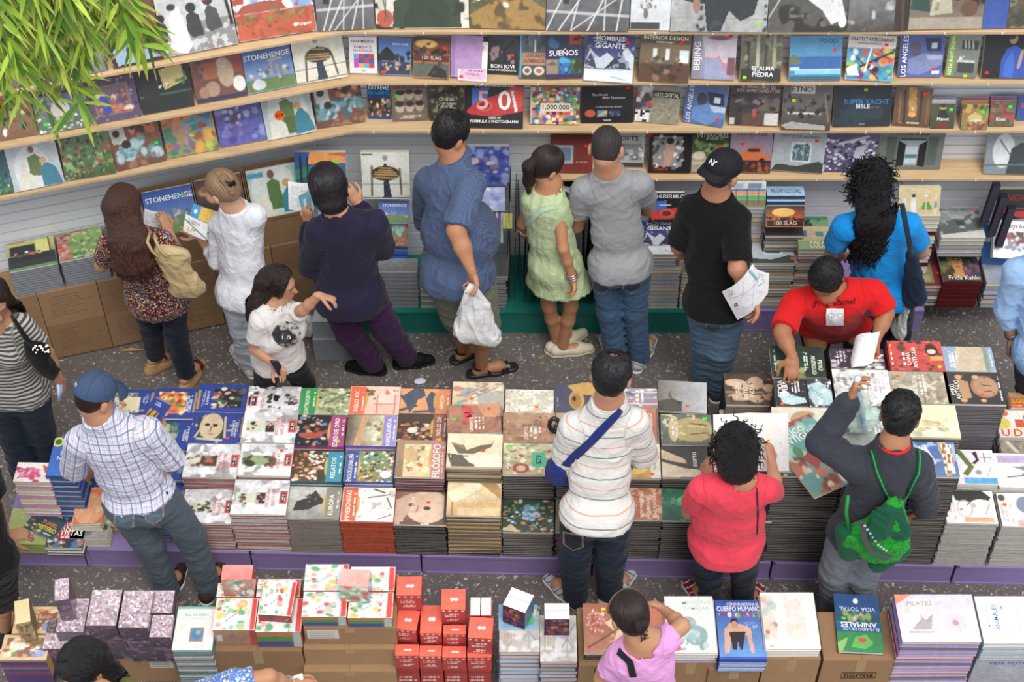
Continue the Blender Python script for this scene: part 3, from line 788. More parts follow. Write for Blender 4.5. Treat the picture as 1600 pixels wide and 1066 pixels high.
B2 = [
  (547, 116, 590, 117, 57, .03, 'g f2f2f4 e9eaf0;r 0 0 1 .06 d05a90;t .5 .16 .065 333 0 GUÍA_MÉDICA .8;t .5 .31 .07 c03a8a 0 REMEDIOS .85;t .5 .4 .065 c03a8a 0 NATURALES .85;c .15 .48 .9 .86 4 3 36a,4a4,e80,c4c,d33,3bd,fa3;t .5 .93 .04 357 0 RBA', 'white medical guide book with a coloured square mosaic'),
  (592, 119, 642, 121, 63, .03, 'g 3c6cc0 7ca0d4;p 1c1c1c 0 .45 .25 .22 .5 .42 .5 .6 0 .62;b 0 .35 1 .6 24 .06 1c1c1c,2c2c20;r 0 .62 1 1 2c3c5c;b .1 .65 1 .95 20 .05 8c9cbc,e8a85a,14182c;t .68 .15 .05 fff 0 BEACH_CLUBS .55;s .15 .92 f43', 'blue beach book with dark palms and a thatched roof'),
  (645, 124, 702, 127, 62, .03, 'g 3a1410 e87a24;e .35 .16 .3 .1 fcc04a;b 0 .3 1 .4 20 .05 1c100c;r 0 .42 1 .6 5c1c1c;r 0 .62 1 1 5a6052;p 1c201c .4 .95 .6 .65 .9 .8 .95 1;m 8 3a4238 .7;t .5 .5 .09 e8c8b0 0 100_SLAG .8;s .85 .24 f43', 'sunset cover book in orange over dark green'),
  (704, 124, 752, 127, 60, .05, 'g b58ac4 c39ad0;r .0 0 .15 1 a67cba', 'lilac book standing behind the white swirl book'),
  (715, 127, 760, 130, 66, .015, 'g f6f2f4 f0e4ee;b .2 .08 .85 .55 40 .06 e86a5a,f0a04a,7ab85a,fff,c85a9a;r .05 .66 .98 .98 e4b8d8;t .5 .82 .07 c03a8a 0 Conjuros .8;h .15 .7 .9 .76 1 a58;s .12 .9 f43', 'white book with a swirl of red and orange petals'),
  (761, 117, 809, 119, 57, .03, 'g 3c444c 16161c;l 0 0 .6 .5 .02 222;l 1 0 .4 .5 .02 222;n 4 .3;b .1 .3 .9 .7 20 .07 1a1c2c,2c1c1c,3a3a40,a88;t .5 .8 .1 fff 0 BON_JOVI .92;t .5 .9 .045 fff 0 WHEN_WE_WERE_BEAUTIFUL .9;s .8 .5 f43', 'dark rock band photo book with white lettering'),
  (811, 125, 852, 126, 57, .025, 'g 5c6474 3c3c34;r .1 0 .1 1 3ab0d8;r 0 0 .08 1 39b4dc;b .1 0 1 .35 20 .07 3c4450,6c7480,243;r .55 .1 .62 .4 e0e4e4;r .08 .4 1 .7 b88a5c;t .6 .48 .08 623 0 LUGARES .7;t .55 .6 .08 623 0 ASOMBROSOS .8;e .3 .82 .17 .1 dcd8d0;e .3 .82 .1 .06 8a4a24;e .75 .82 .2 .1 dcd8d0;e .75 .82 .12 .06 b8703a', 'book of amazing places with coffee cups at the bottom'),
  (853, 127, 909, 125, 56, .03, 'g 1c3450 2a1c50;b 0 0 .4 .3 10 .1 2a6a9a,1c3450;r .66 0 1 .25 b83424;b .72 .05 .95 .22 6 .05 241010;r 0 .33 1 .55 2a2058;t .5 .43 .13 fff 0 SUEÑOS .88;r 0 .55 .36 .9 9a8468;p 6a5a40 .0 .7 .18 .6 .36 .7;r .36 .55 .7 .9 1470b8;b .4 .55 .7 .85 10 .08 28a8d8,0c3c80;r .7 .55 1 .9 2c5c2c;b .7 .6 1 .85 8 .08 5a9c3c,1c3c1c;r 0 .92 1 1 2a2058', 'dark purple dreams book with small colour pictures'),
  (911, 128, 988, 133, 56, .02, 'g 2c2c6c 4c5c9c;p c8d0dc .0 .7 .1 .3 .2 .42 .3 .5 .45 .38 .6 .5 .75 .35 .85 .25 1 .45 1 .75;p 2c3048 .4 .72 .55 .55 .75 .35 .8 .5 .95 .72;p 3c4058 0 .65 .12 .4 .2 .55 .25 .72;m 11 8c98b0 .68;r 0 .73 1 1 e4f0f2;l 0 .76 1 .78 .01 c4dce4;l .55 .88 .85 .94 .006 667;t .5 .09 .1 fff 0 HOMBRES .8;t .3 .16 .035 fff 0 CONTRA_UN .3;t .5 .24 .11 fff 0 GIGANTE .75;s .85 .15 f32', 'book of a snowy mountain ridge under a deep blue title band'),
  (997, 129, 1075, 133, 56, .03, 'g 8a7450 5c3820;r 0 0 1 .22 5a4a34;r .25 .3 .35 .55 e8ecec;r .5 .3 .6 .55 e0e8ec;r .78 .32 .98 .6 dce8f0;r 0 .62 1 1 5a3418;b .1 .5 1 .75 26 .04 2c241c,4a4030,8a7a60;b .3 .7 .8 .95 10 .07 8a6a48,3a2010;t .5 .09 .085 f0f0e4 0 INTERIOR_DESIGN .88;t .5 .18 .04 f0f0e4 0 INSPIRATIONS_3 .5;s .82 .16 f32', 'brown room interior book with tall bright windows'),
  (1079, 126, 1147, 129, 55, .03, 'g a8a4b4 8a8cb0;p c8c0cc .2 .1 1 .1 1 .7 .3 .5;p 9aa0c4 .3 .6 .6 .5 .9 .95 .3 1;l .3 .5 .6 .5 .02 e8a8b8;l .6 .5 .92 .98 .02 e06a8a;r .8 .5 1 .9 7c4a50;e .6 .1 .25 .05 8a4a58;r 0 0 .22 1 8c889c;t .12 .5 .14 fff 90 BEIJING .95;s .84 .05 f32', 'lavender grey interior book with a big vertical white title'),
  (1155, 130, 1219, 131, 55, .03, 'g 6a6a54 54543c;n 7 .5;l .15 0 .2 .7 .03 33302a;l .4 0 .42 .7 .04 b8b09a;l .62 0 .6 .7 .03 3c382c;l .8 0 .82 .7 .04 a8a088;m 8 8a8a6c .62;r 0 .72 1 1 2a2c20;t .55 .73 .09 fff 0 EL_ALMA .7;t .4 .78 .04 fff 0 DE_LA .3;t .55 .86 .1 fff 0 PIEDRA .8;s .12 .92 af2', 'book of carved stone figures in grey green'),
  (1232, 129, 1313, 128, 58, .02, 'g 4a9ccc 3c90c8;r 0 .45 1 .82 1c68b0;p 6a7450 0 .5 .06 .4 .14 .46 .24 .62 0 .62;r .0 .68 .2 .78 b8dce8;r .1 .75 1 .86 7cd0e8;r .1 .73 1 .77 d8eef2;r 0 .88 1 1 2c6478;t .74 .12 .1 2c6a94 0 POOLS .5;s .86 .32 e44', 'bright blue swimming pool and sea book'),
  (1319, 127, 1393, 131, 58, .03, 'g dcd4cc d4ccc4;r 0 .28 1 1 2a8ab0;b 0 .3 1 1 60 .08 e83a2c,f0b82c,1c2c6c,28b0d0,6a2c8a,f0f0f0,9ad03c,1c1c1c,d86a2c;p f0f0e8 0 .75 .2 .65 .3 .9 .05 .9;l .6 .4 .9 .5 .03 b83c2c;l .3 .7 .95 .35 .02 111;l .2 .5 .7 .95 .015 111;l .5 .3 .4 .8 .015 fff;t .5 .1 .08 333 0 GRAFITI_Y_ARTE_URBANO .9;t .45 .19 .04 444 0 STENCILS_Y_MURALES .7;s .8 .2 f32', 'multicolour graffiti art book'),
  (1402, 123, 1470, 123, 55, .03, 'g 4c5ca4 4a64b4;p 242c4c .55 .1 .9 .1 .95 .4 .62 .4;r .7 .2 .85 .35 b8d0e8;e .35 .35 .14 .18 5a5470;p 7c88bc .2 .6 .55 .45 1 .5 1 .7 .5 .95 .2 .9;p aab0d0 .6 .5 1 .5 1 .6 .65 .6;r 0 0 .2 1 3c4c94;t .12 .52 .12 fff 90 LOS_ANGELES .95;r .75 .84 .95 .94 ddd;s .8 .82 f32', 'violet blue interior book with vertical white title, on the second shelf'),
  (1475, 122, 1524, 125, 57, .03, 'g 8a948c 6c746c;r 0 0 .28 1 7ca02c;r .4 .12 .95 .35 3c4444;l .5 .15 .55 .3 .02 ccc;l .62 .15 .66 .3 .02 ccc;l .75 .15 .78 .3 .02 ccc;r .3 .58 .9 .66 c8ccc4;r .35 .64 .9 .9 3c4038;b .4 .5 .9 .58 5 .03 e8ecd0;t .14 .5 .085 f0f4d8 90 RESTAURANT_DESIGN .9;s .65 .96 bd3', 'lime green and grey restaurant interior book'),
  (1532, 125, 1612, 126, 53, .03, 'g 10121c 0c0e16;p 1c50b8 .35 1 .35 .6 .45 .35 .6 .28 .78 .4 .9 1;p 2c6ad4 .4 .95 .45 .6 .55 .4 .62 .7 .6 1;e .55 .14 .08 .11 c49880;e .5 .08 .1 .08 2a1a14;l .75 .4 .7 .75 .03 c09880;s .1 .88 f32', 'black book with a woman in a bright blue gown'),
]
L3 = [
  (-40, 314, 22, 303, 244, .02, 'g 1c4c6c 2c5c3c;b 0 .5 1 1 30 .06 e8d84a,3c8a3c,1c3c2c,2c7aa0;s .8 .05 4d4', 'teal and green garden painting book cut by the left frame'),
  (24, 303, 102, 287, 226, .02, 'g b8c4cc aebcc4;e .45 .6 .35 .55 d4d8dc;p 5c7034 .38 .7 .4 .3 .55 .25 .65 .35 .62 .75;e .5 .14 .06 .08 8a6048;p 2c7a94 .6 1 .6 .6 .72 .45 .9 .6 .98 1;p d8d4c8 .1 1 .15 .65 .3 .55 .42 .7 .42 1;e .68 .42 .07 .08 c8a060;e .28 .5 .06 .08 d8c0a4', 'pale painting book with green robed figure at the left end of the lowest left shelf'),
  (104, 285, 182, 272, 204, .02, 'g 6a8a5c 3c5a2c;b 0 .1 1 1 160 .04 4a6a34,7c9a4a,2c4a2c,b83c2c,8cac6c,28402c;r .0 .0 .4 .1 8c2430', 'green flower meadow painting book'),
  (184, 270, 261, 252, 187, .02, 'g 8a4a34 6a4430;p cfcac0 0 0 .3 0 .34 .5 .05 .45;b .4 0 .9 .4 26 .07 c86a3c,3c2420,d8a880,8a3c24;b .05 .45 .95 .85 40 .08 5c94a0,7cb0b8,34606c,a8c8cc;e .15 .25 .07 .08 2c1c18;e .3 .5 .09 .09 2c1c18;b .3 .8 1 1 14 .07 7a4c34,9a6a48;s .88 .6 4d4', 'painting book of dancers in blue skirts, second from the meadow book'),
  (263, 250, 343, 235, 168, .02, 'g c8603c 7c9c4c;b .4 .1 .9 .5 20 .12 2c90b0,1c70a0,48b0b8;b 0 0 .5 .4 18 .12 c84c24,a83c24,d88444;b 0 .4 .6 1 26 .1 7c5c90,b0848c,3c7a5c,c0582c;b .5 .6 1 1 20 .1 b0c83c,d8a030,8a5a34;e .78 .45 .09 .05 a82c24', 'swirling orange, turquoise and purple painting book'),
  (345, 233, 417, 220, 158, .02, 'g 4c4ca4 5454ac;n 5 .35;b 0 .1 1 .9 40 .08 6c6cc0,3c3c90,8088cc,5a4a9c;b .2 .15 .7 .5 16 .06 c0b8cc,4a3444,9ca4d0', 'violet blue painting book of dancers on the left wall'),
  (419, 222, 495, 207, 142, .02, 'g a8b8bc b8c4c4;e .5 .45 .4 .5 c8d0d0;p 5c7c34 .35 .7 .36 .25 .5 .18 .62 .3 .62 .75;p 4c6424 .45 .95 .4 .6 .6 .55 .65 .95;e .44 .1 .08 .08 7a5040;p 1c7a90 .6 .98 .62 .6 .75 .4 .9 .6 1 .95;p d8d8cc .1 1 .1 .65 .25 .55 .4 .7 .42 1;e .7 .38 .08 .08 c89858;s .32 .52 tag', 'pale painting book with green robed figure and an orange price tag'),
  (497, 203, 571, 192, 131, .02, 'g 8a4a34 6a4030;p c8c4bc 0 .02 .3 0 .34 .5 .05 .45;b .5 .0 1 .4 26 .07 c86a3c,3c2420,d8a880,8a3c24;b .05 .4 .95 .8 46 .08 5c94a0,7cb0b8,34606c,a8c8cc;e .15 .2 .08 .08 2c1c18;e .28 .5 .09 .09 2c1c18;b .3 .82 1 1 14 .07 7a4c34,9a6a48', 'painting book of dancers in blue skirts nearest the wall corner'),
]
B3 = [
  (576, 186, 611, 187, 131, .03, 'g 1c3c80 1c4490;t .5 .13 .12 fff 0 EXTREME .9;t .5 .27 .11 38b0e0 0 RESTAURANTS .9;r 0 .42 1 .88 4a3424;b 0 .45 1 .88 34 .06 d8a05c,2c1c14,e8d8b0,8a4a24,5c7a8c', 'navy restaurant book at the left end of the third shelf'),
  (614, 191, 669, 189, 133, .02, 'g 8a7a6a 6c5c50;e .25 .3 .13 .15 c8b49c;e .5 .28 .12 .14 c8b49c;e .75 .3 .12 .14 bca890;e .22 .62 .13 .15 c8b49c;e .5 .62 .12 .14 c8b49c;e .78 .6 .12 .14 bca890;e .25 .22 .13 .07 3c2c24;e .5 .2 .12 .07 3c2c24;e .75 .22 .12 .07 3c2c24;e .22 .53 .13 .08 3c2c24;e .5 .53 .12 .08 3c2c24;e .78 .52 .12 .08 3c2c24;r .1 .75 .95 .95 7c6c5c;r .04 .0 .96 .13 7a6a5a;t .5 .08 .1 7c1c18 0 ONVERGETELIJK .92;h .2 .84 .85 .94 2 e8dcc8;s .14 .3 4e4', 'sepia book with six small portraits'),
  (671, 190, 725, 192, 132, .03, 'g 4a4638 2c2c24;n 9 .7;b 0 .1 1 .8 60 .05 6c6a54,2c2a20,8c886c,3c3828;t .5 .42 .09 c8c4b0 0 CHINA .6;h .2 .5 .8 .65 3 c4bfa8;h .15 .86 .8 .94 2 bbb;s .72 .04 f43', 'dark olive book with a crowded bronze texture'),
  (728, 202, 817, 204, 131, .03, 'g 14141c 0c0c10;p 2c6cc8 .1 .15 .4 .12 .35 .5 .1 .55;p c81c24 .0 .65 .2 .42 .5 .3 .8 .1 1 .1 1 .62 .5 .75 .1 .72;e .32 .52 .14 .12 e84a3c;e .32 .52 .1 .08 781c1c;p e83428 .55 .3 .8 .15 1 .2 1 .5 .7 .6;p f4e8e4 .78 .2 .82 .18 .9 .6 .86 .66;t .3 .42 .42 f0b0b0 0 5 .4;t .67 .42 .44 fff 0 0 .3;t .5 .065 .085 e8e8f0 0 SCHLEGELMILCH .92;t .5 .78 .045 fff 0 YEARS_OF .3;t .5 .86 .065 fff 0 FORMULA_1_PHOTOGRAPHY .85', 'large racing photo book with a glossy red fifty, on the third shelf'),
  (828, 196, 905, 197, 138, .02, 'g b0643c 8a4a5c;c .04 .02 1 1 14 11 e83a2c,f0b82c,2c6cb8,6ab04a,d8d0c0,1c2c6c,c85a9a,1c8a90,f0f0f0,8a2c2c,e87a2c;b .05 .02 1 .98 70 .05 e8402c,f4d04c,2c5ca8,50a83c,e8e4dc,702c50,28a0b0;r 0 0 .045 1 d0d8dc;r .2 .42 .82 .66 ece4cc;t .51 .54 .14 3c2c1c 0 1,000,000 .55', 'mosaic cover book with a white number panel'),
  (908, 194, 989, 193, 136, .02, 'g 0e0e10 08080a;e .5 .4 .1 .15 1c1418;t .35 .24 .07 c8c8c8 0 The_World .3;t .62 .32 .07 c8c8c8 0 Most_Expensive .45;t .53 .57 .05 b8b8a8 0 LO_MAS_CARO_DEL_MUNDO .5;e .17 .74 .1 .1 c8502c;r .3 .65 .5 .84 3c90c0;p c8a85c .3 .84 .4 .7 .5 .65 .5 .75;r .52 .65 .76 .82 1c3c70;b .55 .7 .75 .82 6 .03 7c6c5c;t .5 .93 .04 fff 0 TASCHEN .15;s .9 .06 f32', 'black landscape book with small bright pictures along the bottom'),
  (991, 191, 1059, 197, 137, .02, 'g 9a8c80 8c8c74;b .3 .3 1 .9 90 .03 b0a090,7c9c5c,a08474,90b070,786c68;b 0 0 .35 .6 16 .1 2c4c9c,c83c2c,d8d8e0,4c3c30;c 0 .66 .33 1 6 5 f0f0f0,1c1c1c,ddd;r .36 .1 1 .3 26302a;t .68 .22 .11 d8e8c8 0 ARTE_DIGITAL .55', 'speckled digital art book with patterned left edge'),
  (1066, 192, 1129, 202, 137, .03, 'g 4c6cac 3c74b8;p 1c2444 .5 .15 .9 .15 .95 .45 .6 .5;r .68 .25 .85 .42 c8e0f0;e .4 .35 .13 .16 3c3448;p 5c8ccc .2 .6 .55 .45 1 .5 1 .75 .6 1 .2 .9;p b8c8e4 .6 .5 1 .5 1 .62 .7 .65;r 0 0 .2 1 4a5ca0;t .12 .52 .12 e0e8f8 90 LOS_ANGELES .95;s .84 .82 f32', 'blue interior book with vertical white title, on the third shelf'),
  (1138, 197, 1215, 200, 135, .03, 'g 4c4038 2c2420;t .55 .06 .07 d8d0c8 0 EL_GRAN_LIBRO_DE .8;t .55 .15 .08 d8d0c8 0 LOS_APARTAMENTOS .85;r .1 .22 .55 .6 2c2830;r .55 .3 1 .65 6a5a50;b 0 .25 .9 .7 26 .06 141418,5c4c40,8c7c70,3c2c50;r .7 .68 1 1 d0ccc8;r .25 .7 .7 1 5c4034;e .5 .7 .04 .1 c83c2c;r 0 .82 .12 1 c8bdb4', 'dark apartment interior book with a red lamp'),
  (1220, 205, 1296, 207, 136, .03, 'g 6c6460 3c3834;r .15 0 .65 .2 cfcac4;t .38 .1 .13 2c2c2c 0 ETNO .5;b 0 .25 1 .7 40 .05 2c2824,4c443c,1c1814,6a6258;r .1 .6 .8 .66 d4ccc0;b .1 .55 .8 .66 9 .04 16120e;p a8a098 0 .9 .2 .82 .9 .9 .9 1 .1 1;l .85 .2 .95 .8 .02 7c7264;s .22 .35 bd2', 'sepia dining room book with a pale title panel'),
  (1301, 201, 1390, 200, 137, .03, 'g 101e2c 0c1822;m 3 14303c .55;t .56 .4 .13 2c88c4 0 SUPER_YACHT .8;t .5 .51 .11 e8ecf0 0 BIBLE .35;h .6 .5 .85 .55 1 667;t .5 .94 .04 aab 0 teNeues .1;s .54 .1 bd2', 'dark navy yacht book in landscape format'),
  (1394, 198, 1451, 201, 139, .02, 'g 7a5a38 5c3c1c;p c8923c .35 .0 .55 0 .62 .7 .4 .7;l .25 .1 .3 .9 .03 3a2412;l .7 .1 .72 .9 .03 3a2412;l .12 .1 .16 .9 .02 a0743c;l .88 .1 .9 .9 .02 8a5c2c;e .5 .7 .1 .06 e8a83c;r .48 .5 .52 .6 fff;n 8 .3;h .15 .87 .8 .95 1 ddc;s .78 .14 f43', 'golden cathedral interior book'),
  (1453, 202, 1490, 202, 163, .012, 'g 4a5030 3c4028;e .48 .16 .14 .09 c89c74;e .48 .1 .14 .06 1c1410;p 1c2028 .25 .62 .35 .25 .6 .25 .75 .6;p 7c1c1c .3 .75 .7 .75 .75 1 .3 1;t .5 .62 .14 f0ecd8 0 Manet .7;s .82 .24 4e4', 'small olive artist monograph with a standing man'),
  (1501, 204, 1542, 204, 164, .012, 'g b88a2c 7c7a34;b 0 0 1 .5 20 .12 6c8c3c,c89c34,3c5a2c,a86a2c;b .1 .7 1 1 16 .1 a0602c,7c3c24,c88a3c;p c8b46a .2 .5 .5 .3 .8 .5 .6 .7;t .5 .62 .13 f4f0dc 0 Gauguin .85;s .78 .3 4e4', 'small golden artist monograph with a hilly landscape'),
  (1545, 199, 1583, 199, 158, .012, 'g 4c5c3c 3c5034;c 0 0 1 1 6 7 5c7044,8a3c34,3c5c34,a8463c,4c6440,6c7c54;t .45 .72 .15 e8ece0 0 Klee .5;s .8 .24 4e4', 'small green and red checkered artist monograph'),
  (1588, 190, 1625, 190, 150, .02, 'g 1c4ca0 2450a8;r .1 .3 .9 .5 c83c34', 'blue book at the right end of the third shelf'),
]
B4 = [
  (859, 272, 925, 273, 213, .05, 'g 7c2a22 8a3026;r .0 .28 .55 .78 9cb0c4;r .08 .34 .5 .7 6c8098;h .6 .7 .9 .76 1 c88;s .84 .3 f43', 'thick red leather look album on the lowest shelf'),
  (938, 262, 1005, 263, 208, .03, 'g c8ccd0 aab0b4;t .6 .17 .14 1c1c20 0 LOFTS .7;r .3 .3 .95 .8 8c949a;b .35 .35 .95 .75 20 .06 e4e8ea,5c6468,c0c8cc,3c4448;r 0 .85 1 1 34383c', 'pale grey building book half hidden by the grey shirt man'),
  (1012, 272, 1078, 273, 208, .03, 'g 0e0c0e 0a080a;r .1 .1 .8 .85 8c8a8c;b .1 .1 .8 .85 60 .05 e4e4e8,3c3c40,aaacb0,6c6c70;p c09480 .35 .8 .4 .4 .5 .2 .62 .22 .6 .5 .5 .85;e .5 .22 .09 .08 241814;t .3 .9 .1 c83c34 0 Classic .35;s .02 .1 f32', 'black book with a reclining woman in patterned cloth'),
  (1079, 272, 1136, 272, 208, .03, 'g 2c3c24 4a5c34;b 0 .1 1 .6 50 .06 3c5a2c,6c8a4c,24341c,8aa060;t .55 .09 .12 c8d0c0 0 INTERIORES .85;h .3 .15 .8 .2 1 aba;r 0 .6 .5 1 a89880;e .2 .58 .18 .1 d4c8b0;r 0 .72 .5 .8 c4b89c;s .78 .35 f43', 'green garden room book with pale cushions'),
  (1138, 272, 1203, 273, 208, .03, 'g b49cb4 8a6070;r 0 .68 1 1 3c1c10;p d86a1c .1 .55 .35 .5 .4 .38 .75 .38 .8 .55 .95 .58 .95 .68 .1 .68;r .42 .4 .72 .5 34241c;e .25 .7 .07 .07 14100e;e .78 .7 .07 .07 14100e;b 0 .75 1 1 24 .05 7c341c,1c100c,a8502c;t .5 .06 .06 2c2c4c 0 THE_STORY_OF_JEEP .8;s .3 .3 f43', 'off road vehicle book in orange and mauve'),
  (1203, 268, 1284, 274, 208, .03, 'g b4bcc4 a8b0b8;r .35 .25 .75 .75 dfe6ea;r .38 .3 .72 .72 4c6c7c;b .4 .3 .7 .55 30 .03 8aacb8,3c5c6c,c8dce0;l .45 .7 .47 .4 .01 9ab89a;l .6 .7 .58 .35 .01 9ab89a;p 3c4440 0 1 .1 .82 .5 .85 .9 .7 1 .75 1 1;t .5 .12 .065 5c6874 0 DISEÑO_DE_JARDINES .75;s .82 .2 f32', 'pale grey garden design book with reeds, on the lowest shelf'),
  (1282, 270, 1367, 271, 208, .03, 'g 6c6488 4c4868;b 0 .2 1 1 130 .035 c8c4dc,3c3858,8c88a8,eeeaf4,24203c;l .3 .3 .8 .12 .03 d4ccd8;p b8b4cc .6 .4 .8 .3 .85 .7 .55 .75;r .05 0 .25 .05 c8a03c', 'black and white violet tinted crowd photo book'),
  (1367, 265, 1468, 266, 206, .03, 'g 7c8480 6c7470;t .5 .06 .1 3c2c2c 0 HOTEL_BIBLE .9;r .12 .15 .28 .9 58645c;r .75 .15 .92 .9 58645c;r .32 .2 .72 .9 a8b4b8;r .42 .4 .62 .85 c4d4dc;r .42 .6 .62 .72 4c7c90;p 14181c .3 .25 .42 .35 .42 .9 .3 .95;p 14181c .74 .25 .63 .35 .63 .9 .74 .95;l .35 .22 .7 .22 .02 14181c', 'grey hotel book with an open black gate to the sea'),
  (1536, 274, 1612, 276, 208, .03, 'g 8c9ca4 7c8c94;e .35 .45 .22 .4 d8dcdc;p 34403c .45 1 .5 .4 .7 .25 1 .25 1 1;l .25 .2 .5 .55 .015 2c5c9c;l 0 .8 1 .75 .02 4c6c78;t .6 .08 .05 bcc 0 ARCHITECTURE .6', 'grey modern architecture book at the right end of the lowest shelf'),
]
for rows, z, wl, g in ((L1, 0, 'L', G1), (B1, 0, 'B', G1), (L2, 1, 'L', G2), (B2, 1, 'B', G2), (L3, 2, 'L', G3), (B3, 2, 'B', G3), (B4, 3, 'B', G4)):
 for r in rows:
  kw = {}
  if r[4] is None: kw['L'] = 0.40
  leaning(r[0], r[1], r[2], r[3], r[4], SZ[z], r[5], r[6], r[7], wall=wl, group=g, **kw)
# copies seen edge on behind some shelf books
def behind(xl, yl, xr, yr, yt, z, col, lab, n, wall="B"):
 for k in range(n):
  leaning(xl + 2 * k, yl - 6 - 5 * k, xr + 2 * k, yr - 6 - 5 * k, yt - 6 - 4.5 * k, z, .012, "g %s %s;n 3 .1" % (col[k % len(col)], col[k % len(col)]), lab, wall, "spare copies behind the small monographs")
behind(1453, 202, 1490, 202, 163, SZ[2], ['c8ccd4', '8a94b8'], 'spare copy directly behind the small olive artist monograph', 2)
behind(1499, 204, 1540, 204, 164, SZ[2], ['b8742c', 'a04a6a'], 'spare copy directly behind the small golden artist monograph', 2)
behind(1545, 199, 1583, 199, 158, SZ[2], ['8a4c8a', '5a6ca0'], 'spare copy directly behind the small checkered artist monograph', 2)
# ================================================================== THE CENTRAL TABLE
def arte(band, photo, bx=(0.66, 1), txt=None, oval='c8a83c', tc='f0ecd8'):
 """art history series: photograph plus a coloured title band with a golden oval"""
 x0, x1 = bx; ox = x0 if x0 > 0.3 else x1
 s = photo + ';e %.2f .5 .04 .28 %s;r %.2f 0 %.2f 1 %s' % (ox, oval, x0, x1, band)
 if txt: s += ';t %.2f .55 .17 %s 90 %s .9;v %.2f .15 %.2f .9 1 %s' % ((x0 + x1) / 2 - 0.02, tc, txt, x1 - 0.08, x1 - 0.03, tc)
 return s
def escul(pic, pic2='g', x=0.84):
 return ('g c8c8ca e2e2e4;m 3 9c9c9e .55;m 6 f2f2f2 .6;n 9 .25;r .05 .36 .62 .68 c9cfb4;%s;r %.2f .3 1 .7 d8392c;r %.2f .36 .97 .64 1c1418;v %.2f .4 %.2f .62 2 ddd;t %.2f .52 .11 d0424a 90 SIGLO_XX .55;t %.2f .52 .1 d0424a 90 ESCULTURA .6'
   % (pic, x, x + .03, x + .05, x + .12, x - .1, x - .2))
def azul(pic, tx='ARTE', side='r'):
 s = 'g 1c3c94 2040a0;n 4 .08;' + pic
 if side == 'r': s += ';r .93 .12 1 .8 b0904c;v .83 .2 .9 .85 2 c8ccdc;t .8 .5 .1 e8e8f0 90 %s .5' % tx
 else: s += ';r 0 .2 .07 .92 b0904c;v .1 .2 .17 .85 2 c8ccdc;t .22 .5 .1 e8e8f0 90 %s .5' % tx
 return s
T = []
# far left column, tall piles at the end of the table
column([
  (20, 77, 723, 753, .02, ['white', 'pink', 'cream'], 'g f0e8e4 e8dcd8;b .0 .3 .7 1 26 .09 d83a7a,e86a9a,f4dce4,b82c5c;r .1 .3 .5 .8 d8447c;h .12 .35 .5 .75 5 f8e8f0;p c85a44 .7 .1 1 .3 1 .6 .8 .5', 'pink and white book topping the leftmost small pile behind the table end', dict(z=.62, spine='b', bt=.028)),
], zb=.17)
column([
  (71, 118, 684, 744, .02, ['bluedark', 'blue'], 'g 2a5cb4 2c6cc8;n 3 .2;e .15 .12 .18 .12 e0e04c;e .15 .12 .12 .08 3c6c2c;e .5 .08 .1 .06 d84c9c;t .4 .55 .1 e8f0fc 0 NO .4', 'tall bright blue book pile behind the plaid shirt man', dict(z=.66, spine='b', cov='2858a8', bt=.024)),
], zb=.17)
column([
  (5, 72, 795, 851, .012, 'green', 'g a4b060 98a654;n 3 .08;t .5 .1 .1 c8d08c 0 BELLEZA .5;r .55 .5 .8 .8 c8b8a0;b .55 .5 .8 .8 10 .06 a86a5a,e0d0c0,7c8c9c;t .6 .93 .05 e0e4b8 0 Susaeta .3', 'lime green book at the front left corner of the table', dict(z=.26, spine='b', cov='8b9a46', bt=.015)),
], zb=.17)
column([
  (70, 127, 795, 856, .012, ['white', 'slate'], 'g 1c2c3c 243444;b 0 0 1 .3 14 .1 3c6c8c,8c5c4c,1c2430;r 0 .32 1 .78 c0243c;t .5 .42 .08 fff 0 LOS .4;t .5 .52 .12 fff 0 GRANDES .9;t .5 .64 .13 fff 0 ARTISTAS .9;h .1 .7 .9 .77 1 fdd;b 0 .8 1 1 24 .07 e0d8d0,c8683c,3c6c9c,8c8c3c', 'red banded artists book beside the lime green book', dict(z=.26, spine='b', bt=.012)),
], zb=.17)
column([
  (110, 156, 762, 818, .015, 'cream', 'g e8783c d86a34;e .5 .6 .5 .45 e8a070;m 5 f0b88c .55;l .1 .8 .5 .2 .01 f0c09c;l .5 .9 .8 .3 .01 f0c09c', 'orange book of a veiled figure leaning at the table end', dict(z=.34, rot=6, bt=.02)),
], zb=.17)
column([
  (108, 168, 819, 842, .012, ['whitegrey', 'cream'], 'g a8a8a4 8c8c88;e .35 .5 .2 .35 6c7478;r .5 .0 .95 .4 3c4c50;n 5 .3', 'grey magazine in front of the orange veiled book', dict(z=.26, bt=.014)),
  (140, 186, 792, 822, .012, ['goldb', 'cream'], 'g c8b88c b8a478;b 0 0 1 1 20 .1 8a6a3c,e8dcb8,9c3c2c', 'tan book next to the jeans of the plaid shirt man', dict(dy=.0, bt=.014)),
], zb=.17)
lying(38, 95, 803, 836, .285, .004, 'g 143c4c 1c4c54;n 4 .5;b 0 .5 .5 1 12 .08 c8502c,d8b84c,2c6c5c;t .62 .42 .17 e8782c 0 TUNEL .5;t .62 .66 .2 f0d83c 0 MISTERIO .6;h .6 .8 .9 .92 1 ddd', 'dark teal booklet lying askew on the lime green book', rot=-24, page='e0dcd0')
